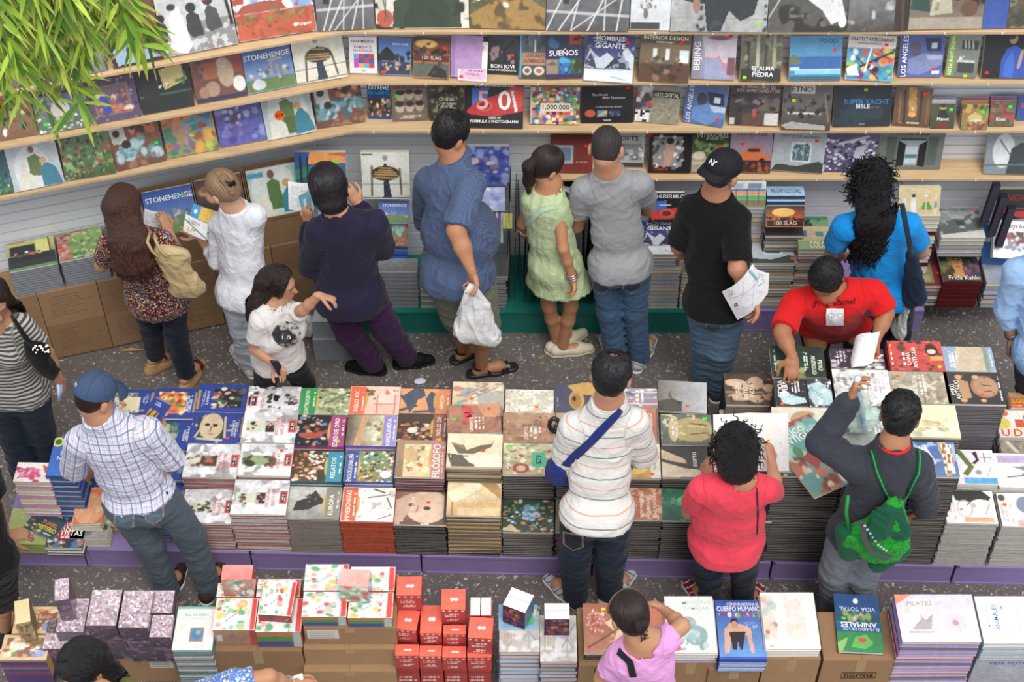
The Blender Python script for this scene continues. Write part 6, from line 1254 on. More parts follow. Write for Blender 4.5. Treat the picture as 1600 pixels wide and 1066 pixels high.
pset(233, 266, 961, 996, .55, .088, 'small purple wrapped box set at the front right')
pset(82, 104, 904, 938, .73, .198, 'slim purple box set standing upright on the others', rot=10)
# --- white planet book pile
fpile(268, 331, 948, 1016, .50, .02, 'g 6cb8b0 eceae0;r 0 .05 1 1 ecebe4;t .5 .2 .06 8cc0b8 0 BILL_BRYSON .7;h .3 .26 .8 .29 1 bbb;r .38 .48 .75 .82 8c887c;e .57 .64 .15 .12 3c80b8;e .6 .6 .07 .05 8cb07c;t .6 .95 .03 ccc 0 RBA .1', 'white book with a small blue globe on the grey green pile', ['teal', 'slate', 'whitegrey'], .022, .02, cov='5ca8a0')
# --- colourful encyclopedia boxes on cartons
ENC = 'g f0e4dc f0ece8;b 0 0 1 1 46 .08 f0a890,d8503c,5cb078,f0c84c,ece4dc,e8b4a4,8cc8a8;e .4 .6 .1 .14 e8f0f8;l .3 .7 .5 .5 .012 4c7cc0;r .86 0 1 1 e0342c;r .74 .0 .86 1 d0dcdc'
ENF = 'g a8502c a8502c;r 0 0 .8 .3 b8703c;r 0 .3 .8 .6 3c8c34;r 0 .6 .8 1 2c4c8c;r .8 0 1 1 a8b8b0'
ENB = 'g b08468 a0785c;v .3 .2 .85 .8 8 8c6448;r .05 .3 .2 .75 c8c4bc;r .85 0 1 1 c02c28'
def enc(xl, xr, yt, yb, z, h, lab, fr=ENF, rot=0, sp=ENC):
 return fbox(xl, xr, yt, yb, z, h, lab, ('f0e4dc', 'b05a3c', 'c83028'), 'wrapped', sp, rot, front=fr, fmat='cover', group='colourful encyclopedia boxes in the front row')
fcarton(332, 473, 918, 1018, .45, .0, 'wide brown carton under the left encyclopedia boxes', seed=4)
enc(332, 398, 935, 985, .60, .145, 'colourful encyclopedia box at the left, on the wide carton', fr=ENB)
enc(399, 470, 935, 988, .60, .145, 'colourful encyclopedia box at the right, on the wide carton')
enc(338, 397, 912, 933, .60, .145, 'colourful encyclopedia box behind the standing pink topped one')
enc(400, 468, 905, 933, .60, .145, 'colourful encyclopedia box at the rear right of the wide carton')
fbox(345, 393, 883, 906, .76, .158, 'pink topped encyclopedia box standing upright', ('e87c74', '8c7c74', 'c83028'), 'wrapped', 'g f08c80 e87468;n 4 .2', front='g a88c84 b8503c;b 0 0 1 1 30 .12 8cb0a0,c8443c,3c8c6c,e0dcd4,6c7ca0', fmat='wrapped', group='colourful encyclopedia boxes in the front row')
enc(405, 457, 908, 962, .665, .062, 'encyclopedia box with a dark red end lying across the others', fr='g 8c1c2c 8c1c2c;l .8 .8 .9 .5 .02 e8a04c', rot=-4, sp=ENC.replace('g f0e4dc f0ece8', 'g f4ece8 f0f0ec'))
fcarton(474, 620, 925, 1050, .31, .155, 'middle brown carton of the stack under the twin encyclopedia boxes', seed=5)
fcarton(474, 620, 895, 982, .62, .465, 'top brown carton with a white label under the twin encyclopedia boxes', seed=6, tag_=(.03, .37, .35, .9))
fcarton(474, 620, 912, 1015, .463, .312, 'second brown carton of the stack under the twin encyclopedia boxes', seed=5)
enc(471, 541, 925, 964, .71, .088, 'front left twin encyclopedia box with a rainbow edge')
enc(543, 613, 926, 966, .71, .088, 'front right twin encyclopedia box with a rainbow edge')
enc(474, 543, 882, 923, .71, .088, 'rear left twin encyclopedia box')
enc(546, 616, 886, 924, .71, .088, 'rear right twin encyclopedia box')
fbox(530, 576, 890, 917, .86, .148, 'pink topped encyclopedia box standing on the twin boxes', ('f0a094', 'b0a090', '3c6c9c'), 'wrapped', 'g f4a89c f09c8c;n 4 .2', front='g c8d0c8 3c8c4c;b 0 0 1 1 30 .14 c8ccc4,e8703c,5cb078,a8342c,e0e4e0', rot=-4, fmat='wrapped', group='colourful encyclopedia boxes in the front row')
# --- red dictionary boxes
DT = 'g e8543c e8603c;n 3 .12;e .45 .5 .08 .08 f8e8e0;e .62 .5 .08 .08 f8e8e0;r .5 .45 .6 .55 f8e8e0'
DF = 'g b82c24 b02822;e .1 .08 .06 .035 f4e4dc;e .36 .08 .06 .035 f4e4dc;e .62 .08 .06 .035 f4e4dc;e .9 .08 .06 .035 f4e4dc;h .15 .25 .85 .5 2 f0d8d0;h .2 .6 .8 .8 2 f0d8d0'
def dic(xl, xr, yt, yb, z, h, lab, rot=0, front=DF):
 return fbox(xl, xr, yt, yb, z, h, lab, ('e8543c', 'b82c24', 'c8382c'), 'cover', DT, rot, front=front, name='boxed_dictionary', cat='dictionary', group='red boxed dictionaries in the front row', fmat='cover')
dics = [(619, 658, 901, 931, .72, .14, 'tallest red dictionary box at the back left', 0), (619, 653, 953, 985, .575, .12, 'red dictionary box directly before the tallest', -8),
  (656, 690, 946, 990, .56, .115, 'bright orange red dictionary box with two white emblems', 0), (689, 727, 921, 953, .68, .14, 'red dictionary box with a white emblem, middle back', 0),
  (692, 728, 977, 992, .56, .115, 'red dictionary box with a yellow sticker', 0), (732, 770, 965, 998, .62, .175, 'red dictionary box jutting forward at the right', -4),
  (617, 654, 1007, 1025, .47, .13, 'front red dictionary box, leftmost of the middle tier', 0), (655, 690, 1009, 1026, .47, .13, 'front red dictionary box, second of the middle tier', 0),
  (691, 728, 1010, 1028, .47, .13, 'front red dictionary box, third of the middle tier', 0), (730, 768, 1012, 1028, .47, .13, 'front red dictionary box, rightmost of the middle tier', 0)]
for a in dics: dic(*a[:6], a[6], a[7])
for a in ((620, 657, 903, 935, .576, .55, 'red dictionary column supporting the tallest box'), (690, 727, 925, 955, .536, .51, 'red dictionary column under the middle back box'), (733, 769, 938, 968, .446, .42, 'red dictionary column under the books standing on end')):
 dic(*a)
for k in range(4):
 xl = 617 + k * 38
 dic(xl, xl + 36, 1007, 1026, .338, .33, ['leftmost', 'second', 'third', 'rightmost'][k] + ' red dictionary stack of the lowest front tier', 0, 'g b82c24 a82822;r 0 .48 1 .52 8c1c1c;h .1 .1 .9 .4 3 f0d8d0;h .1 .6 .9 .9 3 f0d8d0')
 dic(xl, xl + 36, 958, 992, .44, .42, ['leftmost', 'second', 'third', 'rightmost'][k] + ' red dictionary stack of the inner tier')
for k in range(2):
 fbox(735 + 17 * k, 750 + 17 * k, 934, 962, .62, .17, ['left', 'right'][k] + ' thick book standing on end with white page edges up', ('f0ece4', 'b82c24', 'c8382c'), 'paper', 'g f2eee8 ece8e0;v .1 .05 .9 .95 6 ddd8d0', name='book', cat='book', group='thick books standing with page edges up')
# --- beige purple textbooks
TB = 'g ccc4bc c0b8b4;n 6 .2;l .3 0 .3 1 .008 a89c8c;l .15 0 .15 1 .01 c8a88c;m 5 dcd8d8 .55;l .55 .3 .9 .7 .015 8c98b0;l .6 .7 .95 .2 .015 8c9cb4;l .7 .1 .75 .9 .015 9ca8b8;v .1 .1 .4 .9 4 b0a090'
fpile(780, 843, 955, 1019, .50, .035, TB, 'beige textbook with pale blue lines on the left textbook pile', ['plum', 'ltblue'], .04, .02, cov='6b2c4c')
fpile(844, 902, 962, 1034, .47, .03, TB, 'beige textbook on the right textbook pile', ['plum', 'slate', 'plum', 'ltblue'], .035, .02, cov='6b2c4c')
lying(779, 840, 945, 984, .513, .012, 'g 6cacd8 8cc0e4;e .8 .6 .12 .2 4cc86c;p d8c878 .7 .2 .95 .2 .95 .5;n 4 .2', 'light blue book under the standing textbook', ang=0)
def thick(xl, xr, yt, yb, z, h, lab, rot):
 return fbox(xl, xr, yt, yb, z, h, lab, ('f4f0ea', '4c1c2c', '5c7c94'), 'cover', 'g f4f0ea f0ece6;r 0 .42 1 .5 b8b4b0;r 0 0 1 .04 c8c4c0', rot, front='g 5c1c24 2c2450;b .1 .2 .9 .9 26 .1 8c4c34,4c3c8c,7c2c3c,a8703c;h .2 .06 .9 .14 1 e0d0c8', name='book', cat='book', fmat='paper', group='thick textbooks standing upright in the front row')
thick(791, 829, 923, 953, .69, .162, 'thick dark red textbook standing askew on the light blue book', -24)
thick(851, 890, 943, 968, .63, .156, 'thick dark purple textbook standing on the right textbook pile', 0)
# --- cartons and books right of the textbooks
fcarton(904, 1040, 950, 1040, .42, .0, 'brown carton behind the pink shirted woman', seed=8)
fpile(913, 978, 943, 1020, .50, .02, 'g b4684c c07c5c;n 4 .2;b .1 .15 .5 .6 90 .025 e8a08c,c83c4c,f0d0c0;p e8c8a4 .5 .4 1 .2 1 1 .6 1 .8 .6;l .1 .9 .9 .5 .02 8c4c34;m 6 d89c7c .7;s .5 .12 dd3', 'terracotta poppy book beside the pink shirted womans head', ['brown', 'dark'], .02, .424)
lying(1000, 1046, 948, 1010, .46, .02, 'g c07050 b06444;n 4 .2', 'terracotta book behind the pink shirted woman', ang=0)
fcarton(1040, 1122, 940, 1036, .40, .0, 'brown carton under the pale family book', seed=9)
fpile(1044, 1121, 932, 1020, .51, .02, 'g ecf0ec f0f0ee;t .65 .12 .07 c8dcd0 0 MEDICINA .6;t .65 .22 .07 c0d8cc 0 FAMILIAR .6;e .45 .5 .18 .14 a8b8bc;e .6 .7 .24 .18 8cb0b0;e .55 .68 .14 .08 b8d0d0;b .3 .65 .8 .95 14 .07 7ca8a4,b8d4d0,98c0bc;p e05c6c 0 .75 .15 .7 .3 .95 .05 1;r 0 .97 1 1 e8e8e8', 'white family medicine book with pale teal hands', ['white', 'white', 'lav'], .028, .404, cov='e4e4e2')
lying(1040, 1052, 945, 1015, .50 - .09, .02, 'g e0e8e4 d8e0dc', 'white book peeking out left of the family medicine book', ang=0)
fcarton(1108, 1190, 955, 1046, .36, .0, 'taped brown carton under the blue human body book', seed=10)
fpile(1125, 1199, 938, 1030, .50, .03, 'g 2c4cac 5c9cdc;r .05 .22 .95 .28 8c3c7c;b .05 .22 .95 .28 12 .04 d84c3c,7cb04c,f0ece4,e88ca0,8c5cb0;p d8a890 .12 .9 .15 .5 .3 .38 .55 .42 .72 .5 .75 .9 .68 .9 .62 .6 .3 .58 .22 .9;e .38 .38 .08 .07 2c1c18;e .38 .42 .07 .06 c89478;p 2c2424 .25 .55 .6 .55 .5 .85 .45 .85 .42 .68 .38 .85 .3 .85;h .6 .38 .9 .5 4 cfe0f4;t .6 .075 .05 f4f4f8 0 CÓMO_FUNCIONA_EL .7;t .5 .155 .085 f4f4f8 0 CUERPO_HUMANO .94;r 0 .96 1 1 1c3ca0', 'blue human body book with a crouching figure', ['blue', 'ltblue'], .022, .364, cov='2248b0', spine='b')
fcarton(1195, 1284, 940, 1030, .44, .0, 'taped brown carton under the baby care book', seed=11, dark='5c4636')
fpile(1197, 1283, 926, 1014, .53, .02, 'g f4ecea f8f4f2;r 0 .05 .25 .85 ecdcd0;b 0 .05 .25 .8 12 .08 c8785c,e8b8a0,b8c8c0,f0d0b8;e .6 .65 .2 .2 f0d0c4;e .62 .75 .12 .1 f4dcd0;p f4dcd4 .4 .2 .7 .1 .8 .5 .5 .6;r 0 .93 1 1 f4f4f4;e .12 .95 .04 .02 a0e04c', 'white baby care book with rounded pink photographs', ['white', 'white'], .03, .444, cov='eceae8')
r = fcarton(1287, 1410, 955, 1032, .42, .0, 'large brown carton with the word printed in a rounded frame', seed=12, group=None)
w_, _ = (atz(1410, 1032, .42) - atz(1287, 1032, .42)).length, 0
mb = MB()
for (x0, x1, z0, z1) in ((.28, .72, .29, .295), (.28, .72, .235, .24), (.275, .28, .24, .29), (.72, .725, .24, .29)):
 mb.box((w_ * x0, -.002, z0 - .0), (w_ * (x1 - x0), 0, 0), (0, .001, 0), (0, 0, z1 - z0), '2c2018')
add_text(mb, 'norma', (w_ * .5, -.0015, .268), (1, 0, 0), (0, 0, 1), (0, -1, 0), .045, '2c2018', 0, w_ * .38)
mb.build('printed_logo', 'matte', r)
lying(1313, 1384, 929, 1019, .447, .025, 'g 1c4c8c 2c8c50;r 0 .0 1 .33 1c4c88;r 0 .33 1 .48 1c5470;b .2 .32 .8 .45 20 .05 a8643c,8cac4c,d0b8a0,5c8c4c;r 0 .5 1 .66 1c5c98;r 0 .66 1 1 2c8c4c;p 5cbc4c .4 .75 .65 .7 .8 .85 .6 .95 .3 .92;e .55 .8 .1 .04 d8502c;p 8cc06c 0 .85 .25 .75 .1 1 0 1;e .48 .12 .055 .045 f4f4f4;t .5 .26 .075 c8dcec 180 VIDA_TOTAL .8;t .5 .53 .09 f4f8fc 180 ANIMALES .8;t .55 .61 .05 e0ecf4 180 EL_MUNDO_DE_LOS .8;s .18 .43 6d3', 'blue and green frog book lying upside down on the large carton', ang=0, rot=-3, cov='1c4858')
fpile(1410, 1534, 929, 1003, .62, .03, 'g d8ccec e0d8f0;r .05 .1 .5 .95 e4dcdc;p b0a4b0 .15 .75 .3 .5 .25 .35 .35 .55 .45 .4 .4 .75;l .12 .8 .42 .8 .01 998c9c;e .72 .6 .16 .25 ece4ec;e .72 .6 .14 .22 d8ccd8;e .72 .6 .04 .06 c88c9c;t .3 .2 .1 b8a8b8 0 PILATES .35;t .72 .12 .12 ece4f8 0 PILATES .4;p f0946c 0 0 .22 0 0 .22;e .6 .05 .03 .03 ece060', 'lavender fitness book with two pale photographs', ['lav', 'purplegrey', 'lav', 'lav', 'red'], .03, .02, cov='9078b4', px=110)
fpile(1538, 1640, 932, 1006, .60, .03, 'g eef0f4 eceef2;t .14 .45 .07 a8c0d8 90 EL_MUNDO_DE_LOS .8;t .27 .45 .12 4c88b8 90 ANIMALES .8;t .62 .5 .09 b8c4d4 90 VIDA_TOTAL .7;p e85c3c .36 .22 .4 .2 .39 .3', 'white animal encyclopedia at the right front corner', ['ltblue', 'whitegrey'], .03, .43, cov='d8dce4')
fbox(1532, 1640, 940, 1016, .425, .42, 'shrink wrapped block of animal encyclopedias at the right front corner', ('d8dce0', '9c9cac', 'b0b0bc'), 'wrapped', front='g b4b6c4 a0a2b0;t .5 .1 .06 4c6c9c 0 EL_MUNDO_DE_LOS .5;t .5 .19 .08 2c5c9c 0 ANIMALES .6;t .5 .32 .07 4c6c9c 0 VIDA_TOTAL .6;n 4 .1', name='wrapped_book_block', cat='book block')
# ================================================================== PEOPLE
def npv(v): return np.array([v[0], v[1], v[2]], float)
def cone(a, b, ra, rb, n=None, q=1.0, k=0.02): return ('c', npv(a), npv(b), ra, rb, None if n is None else npv(n), q, k)
def ell(c, r, R=None, k=0.02): return ('e', npv(c), np.array(r, float), np.eye(3) if R is None else np.asarray(R), k)
def sub(p): return ('sub', p)
def pdist(p, P):
 if p[0] == 'k': return np.maximum(pdist(p[1], P), (P - p[2]) @ p[3])
 if p[0] == 'c':
  _, a, b, ra, rb, n, q, k = p
  ba = b - a; L2 = ba @ ba + 1e-12
  d = P - a
  t = np.clip((d @ ba) / L2, 0, 1)
  v = d - t[..., None] * ba
  if n is not None:
   c = v @ n
   v = v + ((1 / q - 1) * c)[..., None] * n
   L = np.sqrt((v * v).sum(-1)) + 1e-9
   f = np.abs(c / q) / L
   r = ra + (rb - ra) * t
   return (L - r) * (1 - f * (1 - q))
  return np.sqrt((v * v).sum(-1)) - (ra + (rb - ra) * t)
 _, c, r, R, k = p
 d = (P - c) @ R            # R columns are axes
 k0 = np.sqrt(((d / r) ** 2).sum(-1)); k1 = np.sqrt(((d / (r * r)) ** 2).sum(-1)) + 1e-9
 return k0 * (k0 - 1) / k1
def pbb(p, m):
 if p[0] == 'k': return pbb(p[1], m)
 if p[0] == 'c':
  r = max(p[3], p[4]) + m
  return np.minimum(p[1], p[2]) - r, np.maximum(p[1], p[2]) + r
 r = p[2].max() + m
 return p[1] - r, p[1] + r
def fnoise(P, amp, freq, seed, n=5, squash=(1, 1, 0.45)):
 rng = np.random.default_rng(seed); out = 0
 for i in range(n):
  d = rng.normal(size=3) * np.array(squash); d /= np.linalg.norm(d)
  f = freq * (0.7 + rng.random() * 1.3)
  w = 0.9 * np.sin((P @ rng.normal(size=3)) * freq * 0.35 + rng.random() * 6)
  s = np.sin((P @ d) * f + w * 2 + rng.random() * 6)
  out = out + (1 - np.abs(s)) * (rng.random() * 0.6 + 0.4)
 return amp * (out / n - 0.35) * 2
def folds(P, amp, freq, seed, J=None, n=7, squash=(.7, .7, 1.0)):
 """crisp cloth ridges, each fading in and out over the garment"""
 rng = np.random.default_rng(seed); out = np.zeros(len(P))
 for i in range(n):
  d = rng.normal(size=3) * np.array(squash); d /= np.linalg.norm(d)
  e = rng.normal(size=3); f = freq * (0.6 + rng.random() * 1.0)
  w = 1.1 * np.sin((P @ e) * 6 + rng.random() * 6) + .35 * np.sin((P @ rng.normal(size=3)) * 17 + i)
  s = np.sin((P @ d) * f * .5 + w * 1.3 + rng.random() * 6)
  m = np.clip(np.sin((P @ rng.normal(size=3)) * 7 + rng.random() * 6) * .9 + .35, 0, 1)
  out = np.maximum(out, (1 - np.abs(s)) ** 2.2 * m)
 return -amp * (out - .25)
def sdf_mesh(prims, res, planes=(), noise=None, pad=0.03):
 pos = [p for p in prims if p[0] != 'sub']; subs = [p[1] for p in prims if p[0] == 'sub']
 lo = np.min([pbb(p, pad)[0] for p in pos], 0); hi = np.max([pbb(p, pad)[1] for p in pos], 0)
 for (pp, pn) in planes:      # crop the box to the kept half space when the plane is nearly level
  if pn[2] < -0.9: lo[2] = max(lo[2], pp[2] - 0.08)
  if pn[2] > 0.9: hi[2] = min(hi[2], pp[2] + 0.08)
 n = np.maximum(((hi - lo) / res).astype(int) + 2, 4)
 ax = [lo[i] + res * np.arange(n[i]) for i in range(3)]
 Fd = np.full(tuple(n), 0.2, np.float64)
 def win(p, m):
  l, h = pbb(p, m)
  return tuple(slice(max(0, int((l[i] - lo[i]) / res)), min(n[i], int((h[i] - lo[i]) / res) + 2)) for i in range(3))
 def pts(s):
  return np.stack(np.meshgrid(ax[0][s[0]], ax[1][s[1]], ax[2][s[2]], indexing='ij'), -1)
 for p in pos:
  k = p[-1]; s = win(p, k + 2.5 * res + .01)
  if any(q.stop <= q.start for q in s): continue
  d = pdist(p, pts(s)); f = Fd[s]
  hh = np.maximum(k - np.abs(f - d), 0) / k
  Fd[s] = np.minimum(f, d) - hh * hh * k * 0.25
 if noise:
  s = (slice(0, n[0]), slice(0, n[1]), slice(0, n[2])); near = np.abs(Fd) < 0.05
  idx = np.nonzero(near)
  P = np.stack([ax[i][idx[i]] for i in range(3)], -1)
  Fd[idx] += noise(P)
 for p in subs:
  s = win(p, .03); d = pdist(p, pts(s)); Fd[s] = np.maximum(Fd[s], -d)
 if planes:
  G = pts((slice(0, n[0]), slice(0, n[1]), slice(0, n[2])))
  for (pp, pn) in planes: Fd = np.maximum(Fd, (G - npv(pp)) @ npv(pn))
 Fd[0], Fd[-1], Fd[:, 0], Fd[:, -1], Fd[:, :, 0], Fd[:, :, -1] = (0.1,) * 6
 return nets(Fd, lo, res)
def nets(Fd, lo, res):
 ins = Fd < 0
 sh = tuple(s - 1 for s in Fd.shape)
 acc = np.zeros(sh + (3,)); cnt = np.zeros(sh)
 cs = [(i, j, k) for i in (0, 1) for j in (0, 1) for k in (0, 1)]
 def c(i, j, k): return Fd[i:i + sh[0], j:j + sh[1], k:k + sh[2]]
 for a in cs:
  for axi in range(3):
   if a[axi]: continue
   b = list(a); b[axi] = 1
   fa, fb = c(*a), c(*b); m = (fa < 0) != (fb < 0)
   t = np.where(m, fa / np.where(m, fa - fb, 1), 0)
   off = np.array(a, float)
   for x in range(3):
    acc[..., x] += np.where(m, off[x] + (t if x == axi else 0), 0)
   cnt += m
 act = cnt > 0
 idx = -np.ones(sh, int); idx[act] = np.arange(act.sum())
 g = np.stack(np.nonzero(act), -1)
 v = (g + acc[act] / cnt[act][:, None]) * res + lo
 fs = []
 for axi in range(3):
  o1, o2 = [(1, 2), (2, 0), (0, 1)][axi]
  s0 = [slice(1, -1)] * 3; s0[axi] = slice(0, -1)
  s1 = list(s0); s1[axi] = slice(1, None)
  A, B = ins[tuple(s0)], ins[tuple(s1)]
  m = A != B
  e = np.stack(np.nonzero(m), -1)
  if len(e) == 0: continue
  e = e + np.array([1 if x != axi else 0 for x in range(3)])
  def cell(d1, d2):
   q = e.copy(); q[:, o1] -= d1; q[:, o2] -= d2
   return idx[q[:, 0], q[:, 1], q[:, 2]]
  f = np.stack([cell(1, 1), cell(0, 1), cell(0, 0), cell(1, 0)], -1)
  fl = ~A[m]
  f[fl] = f[fl][:, ::-1]
  fs.append(f)
 f = np.concatenate(fs)
 f = f[(f >= 0).all(1)]
 return v, f
def link_mesh(name, v, f, mat, parent, col=None, uvw=None):
 c = np.tile(np.array(hx(col or '888')), (len(v), 1)) if not isinstance(col, np.ndarray) else col
 me = mesh_np(name, v, f, c, uvw if uvw is not None else v, True)
 me.materials.append(MATS[mat])
 o = obj(name, me, None); o.parent = parent
 if parent is not None: o.matrix_parent_inverse = Matrix.Translation(-Vector(parent.location))
 return o
def nrm(v): v = np.asarray(v, float); return v / (np.linalg.norm(v) + 1e-9)
def rotv(v, axis, a):
 axis = nrm(axis); v = np.asarray(v, float)
 return v * math.cos(a) + np.cross(axis, v) * math.sin(a) + axis * (axis @ v) * (1 - math.cos(a))
def hand_prims(W, d, pn, side, s=1.0, curl=0.5, spread=0.12):
 """W wrist, d finger direction, pn palm normal (the way the fingers curl), side +1/-1 which side the thumb is on"""
 W, d, pn = npv(W), nrm(d), nrm(pn); pn = nrm(pn - d * (pn @ d)); x = np.cross(d, pn) * side      # towards the thumb
 L = .09 * s; P = []
 P.append(cone(W - d * .012, W + d * .03 * s, .025 * s, .034 * s, pn, .62, .012))
 P.append(cone(W + d * .025 * s, W + d * (L - .012) , .036 * s, .040 * s, pn, .42, .01))
 for i, (o, l, r) in enumerate(((.030, .068, .0085), (.010, .077, .0088), (-.011, .072, .0085), (-.030, .056, .0075))):
  a0 = W + d * (L - .014 + (-.006 if i in (0, 3) else 0)) + x * o * s
  dir_ = nrm(d + x * o * spread * 18)
  c0 = curl * (.35 + .06 * i)
  for j, (fr, cc) in enumerate(((.45, c0), (.3, c0 * 1.5), (.25, c0 * 1.1))):
   ax_ = np.cross(dir_, pn)
   dir_ = nrm(rotv(dir_, ax_, cc))
   pnn = np.cross(ax_, dir_)
   b0 = a0 + dir_ * l * s * fr
   P.append(cone(a0, b0, r * s * (1 - .08 * j), r * s * (.94 - .1 * j), None, 1, .004)); a0 = b0
 t0 = W + d * .028 * s + x * .028 * s; t1 = t0 + nrm(d * .6 + x * .9 + pn * .35) * .04 * s
 t2 = t1 + nrm(d * 1.0 + x * .35 + pn * (.3 + curl * .5)) * .034 * s; t3 = t2 + nrm(d * 1.0 + x * (.05 - curl * .2) + pn * (.3 + curl * .6)) * .026 * s
 P += [cone(t0, t1, .016 * s, .012 * s, None, 1, .01), cone(t1, t2, .0115 * s, .010 * s, None, 1, .004), cone(t2, t3, .010 * s, .008 * s, None, 1, .004)]
 return P
PEOPLE = {}
def person(key, label, jt, Y0, yaw, hyaw, hpitch, skin='b07c5c', size=1.0, build=1.0, female=False, hair='short', hairmat='hair_black',
    top=None, bottom=None, shoes=None, handa=None, handb=None, feet=None, roll=0.0, group='people browsing the book stalls', face=True, belly=0.0, bust=0.0, hipz=None):
 Hs = 1.72 * size; J = {}
 dyo = lambda v: v[2] if len(v) > 2 else 0
 hc = npv(atz((jt['ha'][0] + jt['hb'][0]) / 2, (jt['ha'][1] + jt['hb'][1]) / 2, .535 * Hs if hipz is None else hipz)); YH = hc[1]
 for k in ('ha', 'hb'): J[k] = npv(aty(jt[k][0], jt[k][1], YH + dyo(jt[k])))
 sx, sy = (jt['sa'][0] + jt['sb'][0]) / 2, (jt['sa'][1] + jt['sb'][1]) / 2
 best = None
 for dy_ in np.linspace(-.3, .45, 151):
  q_ = npv(aty(sx, sy, YH + dy_)); e_ = abs(np.linalg.norm(q_ - hc) - .305 * Hs) * 3 + abs(dy_ - .05) * .25
  if best is None or e_ < best[0]: best = (e_, dy_)
 YS = YH + best[1]
 for k, v in jt.items():
  if k in J: continue
  if k in ('aa', 'ab', 'ta', 'tb'):
   p_ = npv(atz(v[0], v[1], v[2]))
   if abs(p_[1] - YH) > .22:
    Yc = YH + .22 * np.sign(p_[1] - YH); p_ = np.array([aty(v[0], v[1], Yc)[0], Yc, v[2]])
   J[k] = p_
  elif k in ('ka', 'kb'):
   p_ = npv(atz(v[0], v[1], .285 * Hs)); Yc = YH + float(np.clip(p_[1] - YH, -.12, .14)); J[k] = np.array([aty(v[0], v[1], Yc)[0], Yc, .285 * Hs])
  else: J[k] = npv(aty(v[0], v[1], YS + dyo(v) + {'neck': .0, 'head': .03}.get(k, 0)))
 n_ = J['neck']; bh = None
 for dy_ in np.linspace(-.1, .25, 71):
  q_ = npv(aty(jt['head'][0], jt['head'][1], YS + dy_)); e_ = abs(np.linalg.norm(q_ - n_) - .155 * size) * 4 + abs(dy_ - .04)
  if bh is None or e_ < bh[0]: bh = (e_, q_)
 J['head'] = bh[1]
 fw = np.array([math.sin(math.radians(yaw)), math.cos(math.radians(yaw)), 0])
 b = build
 P0 = (J['ha'] + J['hb']) / 2; S0 = (J['sa'] + J['sb']) / 2
 upv = nrm(S0 - P0); side = nrm(J['sb'] - J['sa']); side = nrm(side - upv * (side @ upv))
 f = np.cross(upv, side); f = f if f @ fw > 0 else -f        # chest forward
 f = nrm(f); q = .62
 root = empty('person', (float(P0[0]), float(P0[1]), 0), label, 'person', group)
 PEOPLE[key] = (root, J, f, upv, side)
 hf = np.array([math.sin(math.radians(hyaw)), math.cos(math.radians(hyaw)), 0]); hs = np.cross(hf, [0, 0, 1.0])
 hp = math.radians(hpitch); hd = nrm(hf * math.cos(hp) - np.array([0, 0, 1]) * math.sin(hp)); hu = nrm(np.cross(hs, hd))
 if roll: hs = rotv(hs, hd, math.radians(roll)); hu = rotv(hu, hd, math.radians(roll))
 R = np.stack([hs, hd, hu], 1); HC = J['head']; z = size * 1.03
 def hp_(x, y, w): return HC + (hs * x + hd * y + hu * w) * z
 skinp = [ell(hp_(0, -.012, .028), np.array([.076, .094, .088]) * z, R, .03), ell(hp_(0, .022, -.038), np.array([.056, .066, .074]) * z, R, .03),
     ell(hp_(0, .058, -.085), np.array([.028, .026, .022]) * z, R, .03),
     cone(hp_(0, .083, .012), hp_(0, .104, -.024), .009 * z, .0135 * z, None, 1, .012),
     ell(hp_(0, .086, -.058), np.array([.024, .012, .010]) * z, R, .01),
     ell(hp_(0, .074, .03), np.array([.05, .016, .012]) * z, R, .02),
     ell(hp_(.084, -.004, -.012), np.array([.012, .021, .034]) * z, R, .006), ell(hp_(-.084, -.004, -.012), np.array([.012, .021, .034]) * z, R, .006)]
 nb = J['neck']; nr = (.05 if female else .059) * (0.75 + .25 * b) * z
 hb_ = hp_(0, -.03, -.05)
 skinp.append(cone(nb, hb_, nr * 1.08, nr * .95, None, 1, .035))
 sr = .046 * (0.6 + .4 * b) * size
 chest = S0 - upv * .10 * size
 sw = np.linalg.norm(J['sb'] - J['sa']) / 2
 hw = max(np.linalg.norm(J['hb'] - J['ha']) / 2, .06)
 rc = min(max(sw * .80, .13), .2 * b + .02); rp = max(.142 * (.55 + .45 * b), hw * .9) * (.98 if female else .78)
 rw = (rc * .5 + rp * .5) * (.84 if female else .95) + belly * .5
 waist = P0 + upv * (np.linalg.norm(S0 - P0) * .38)
 tor = [cone(P0, waist, rp, rw, f, q + .08, .05), cone(waist + f * belly * .5, chest, rw, rc, f, q + .03 + belly, .05),
    cone(J['sa'] * .93 + J['sb'] * .07, J['sb'] * .93 + J['sa'] * .07, sr * 1.15, sr * 1.15, None, 1, .06),
    cone(S0 - upv * .02, nb, .085 * size, .055 * size, f, .8, .06),
    cone(J['sa'] * .55 + S0 * .45, nb + nrm(hb_ - nb) * .03, .045 * size, .042 * size, None, 1, .05), cone(J['sb'] * .55 + S0 * .45, nb + nrm(hb_ - nb) * .03, .045 * size, .042 * size, None, 1, .05)]
 glut = [ell(P0 - f * .045 * b + side * hw * .55 - upv * .03, np.array([.088, .088, .095]) * b ** .5 * size, None, .05), ell(P0 - f * .045 * b - side * hw * .55 - upv * .03, np.array([.088, .088, .095]) * b ** .5 * size, None, .05)]
 if bust: tor += [ell(chest + f * (rc * q * .75) + side * .07 - upv * .03, np.array([.062, .062, .062]) * bust, None, .04), ell(chest + f * (rc * q * .75) - side * .07 - upv * .03, np.array([.062, .062, .062]) * bust, None, .04)]
 if belly: tor.append(ell(waist + f * (.09 + belly * .4), np.array([.15, .15, .15]) * (.8 + belly), None, .06))
 ar = (.044 if female else .050) * (.55 + .45 * b) * size
 arms = []
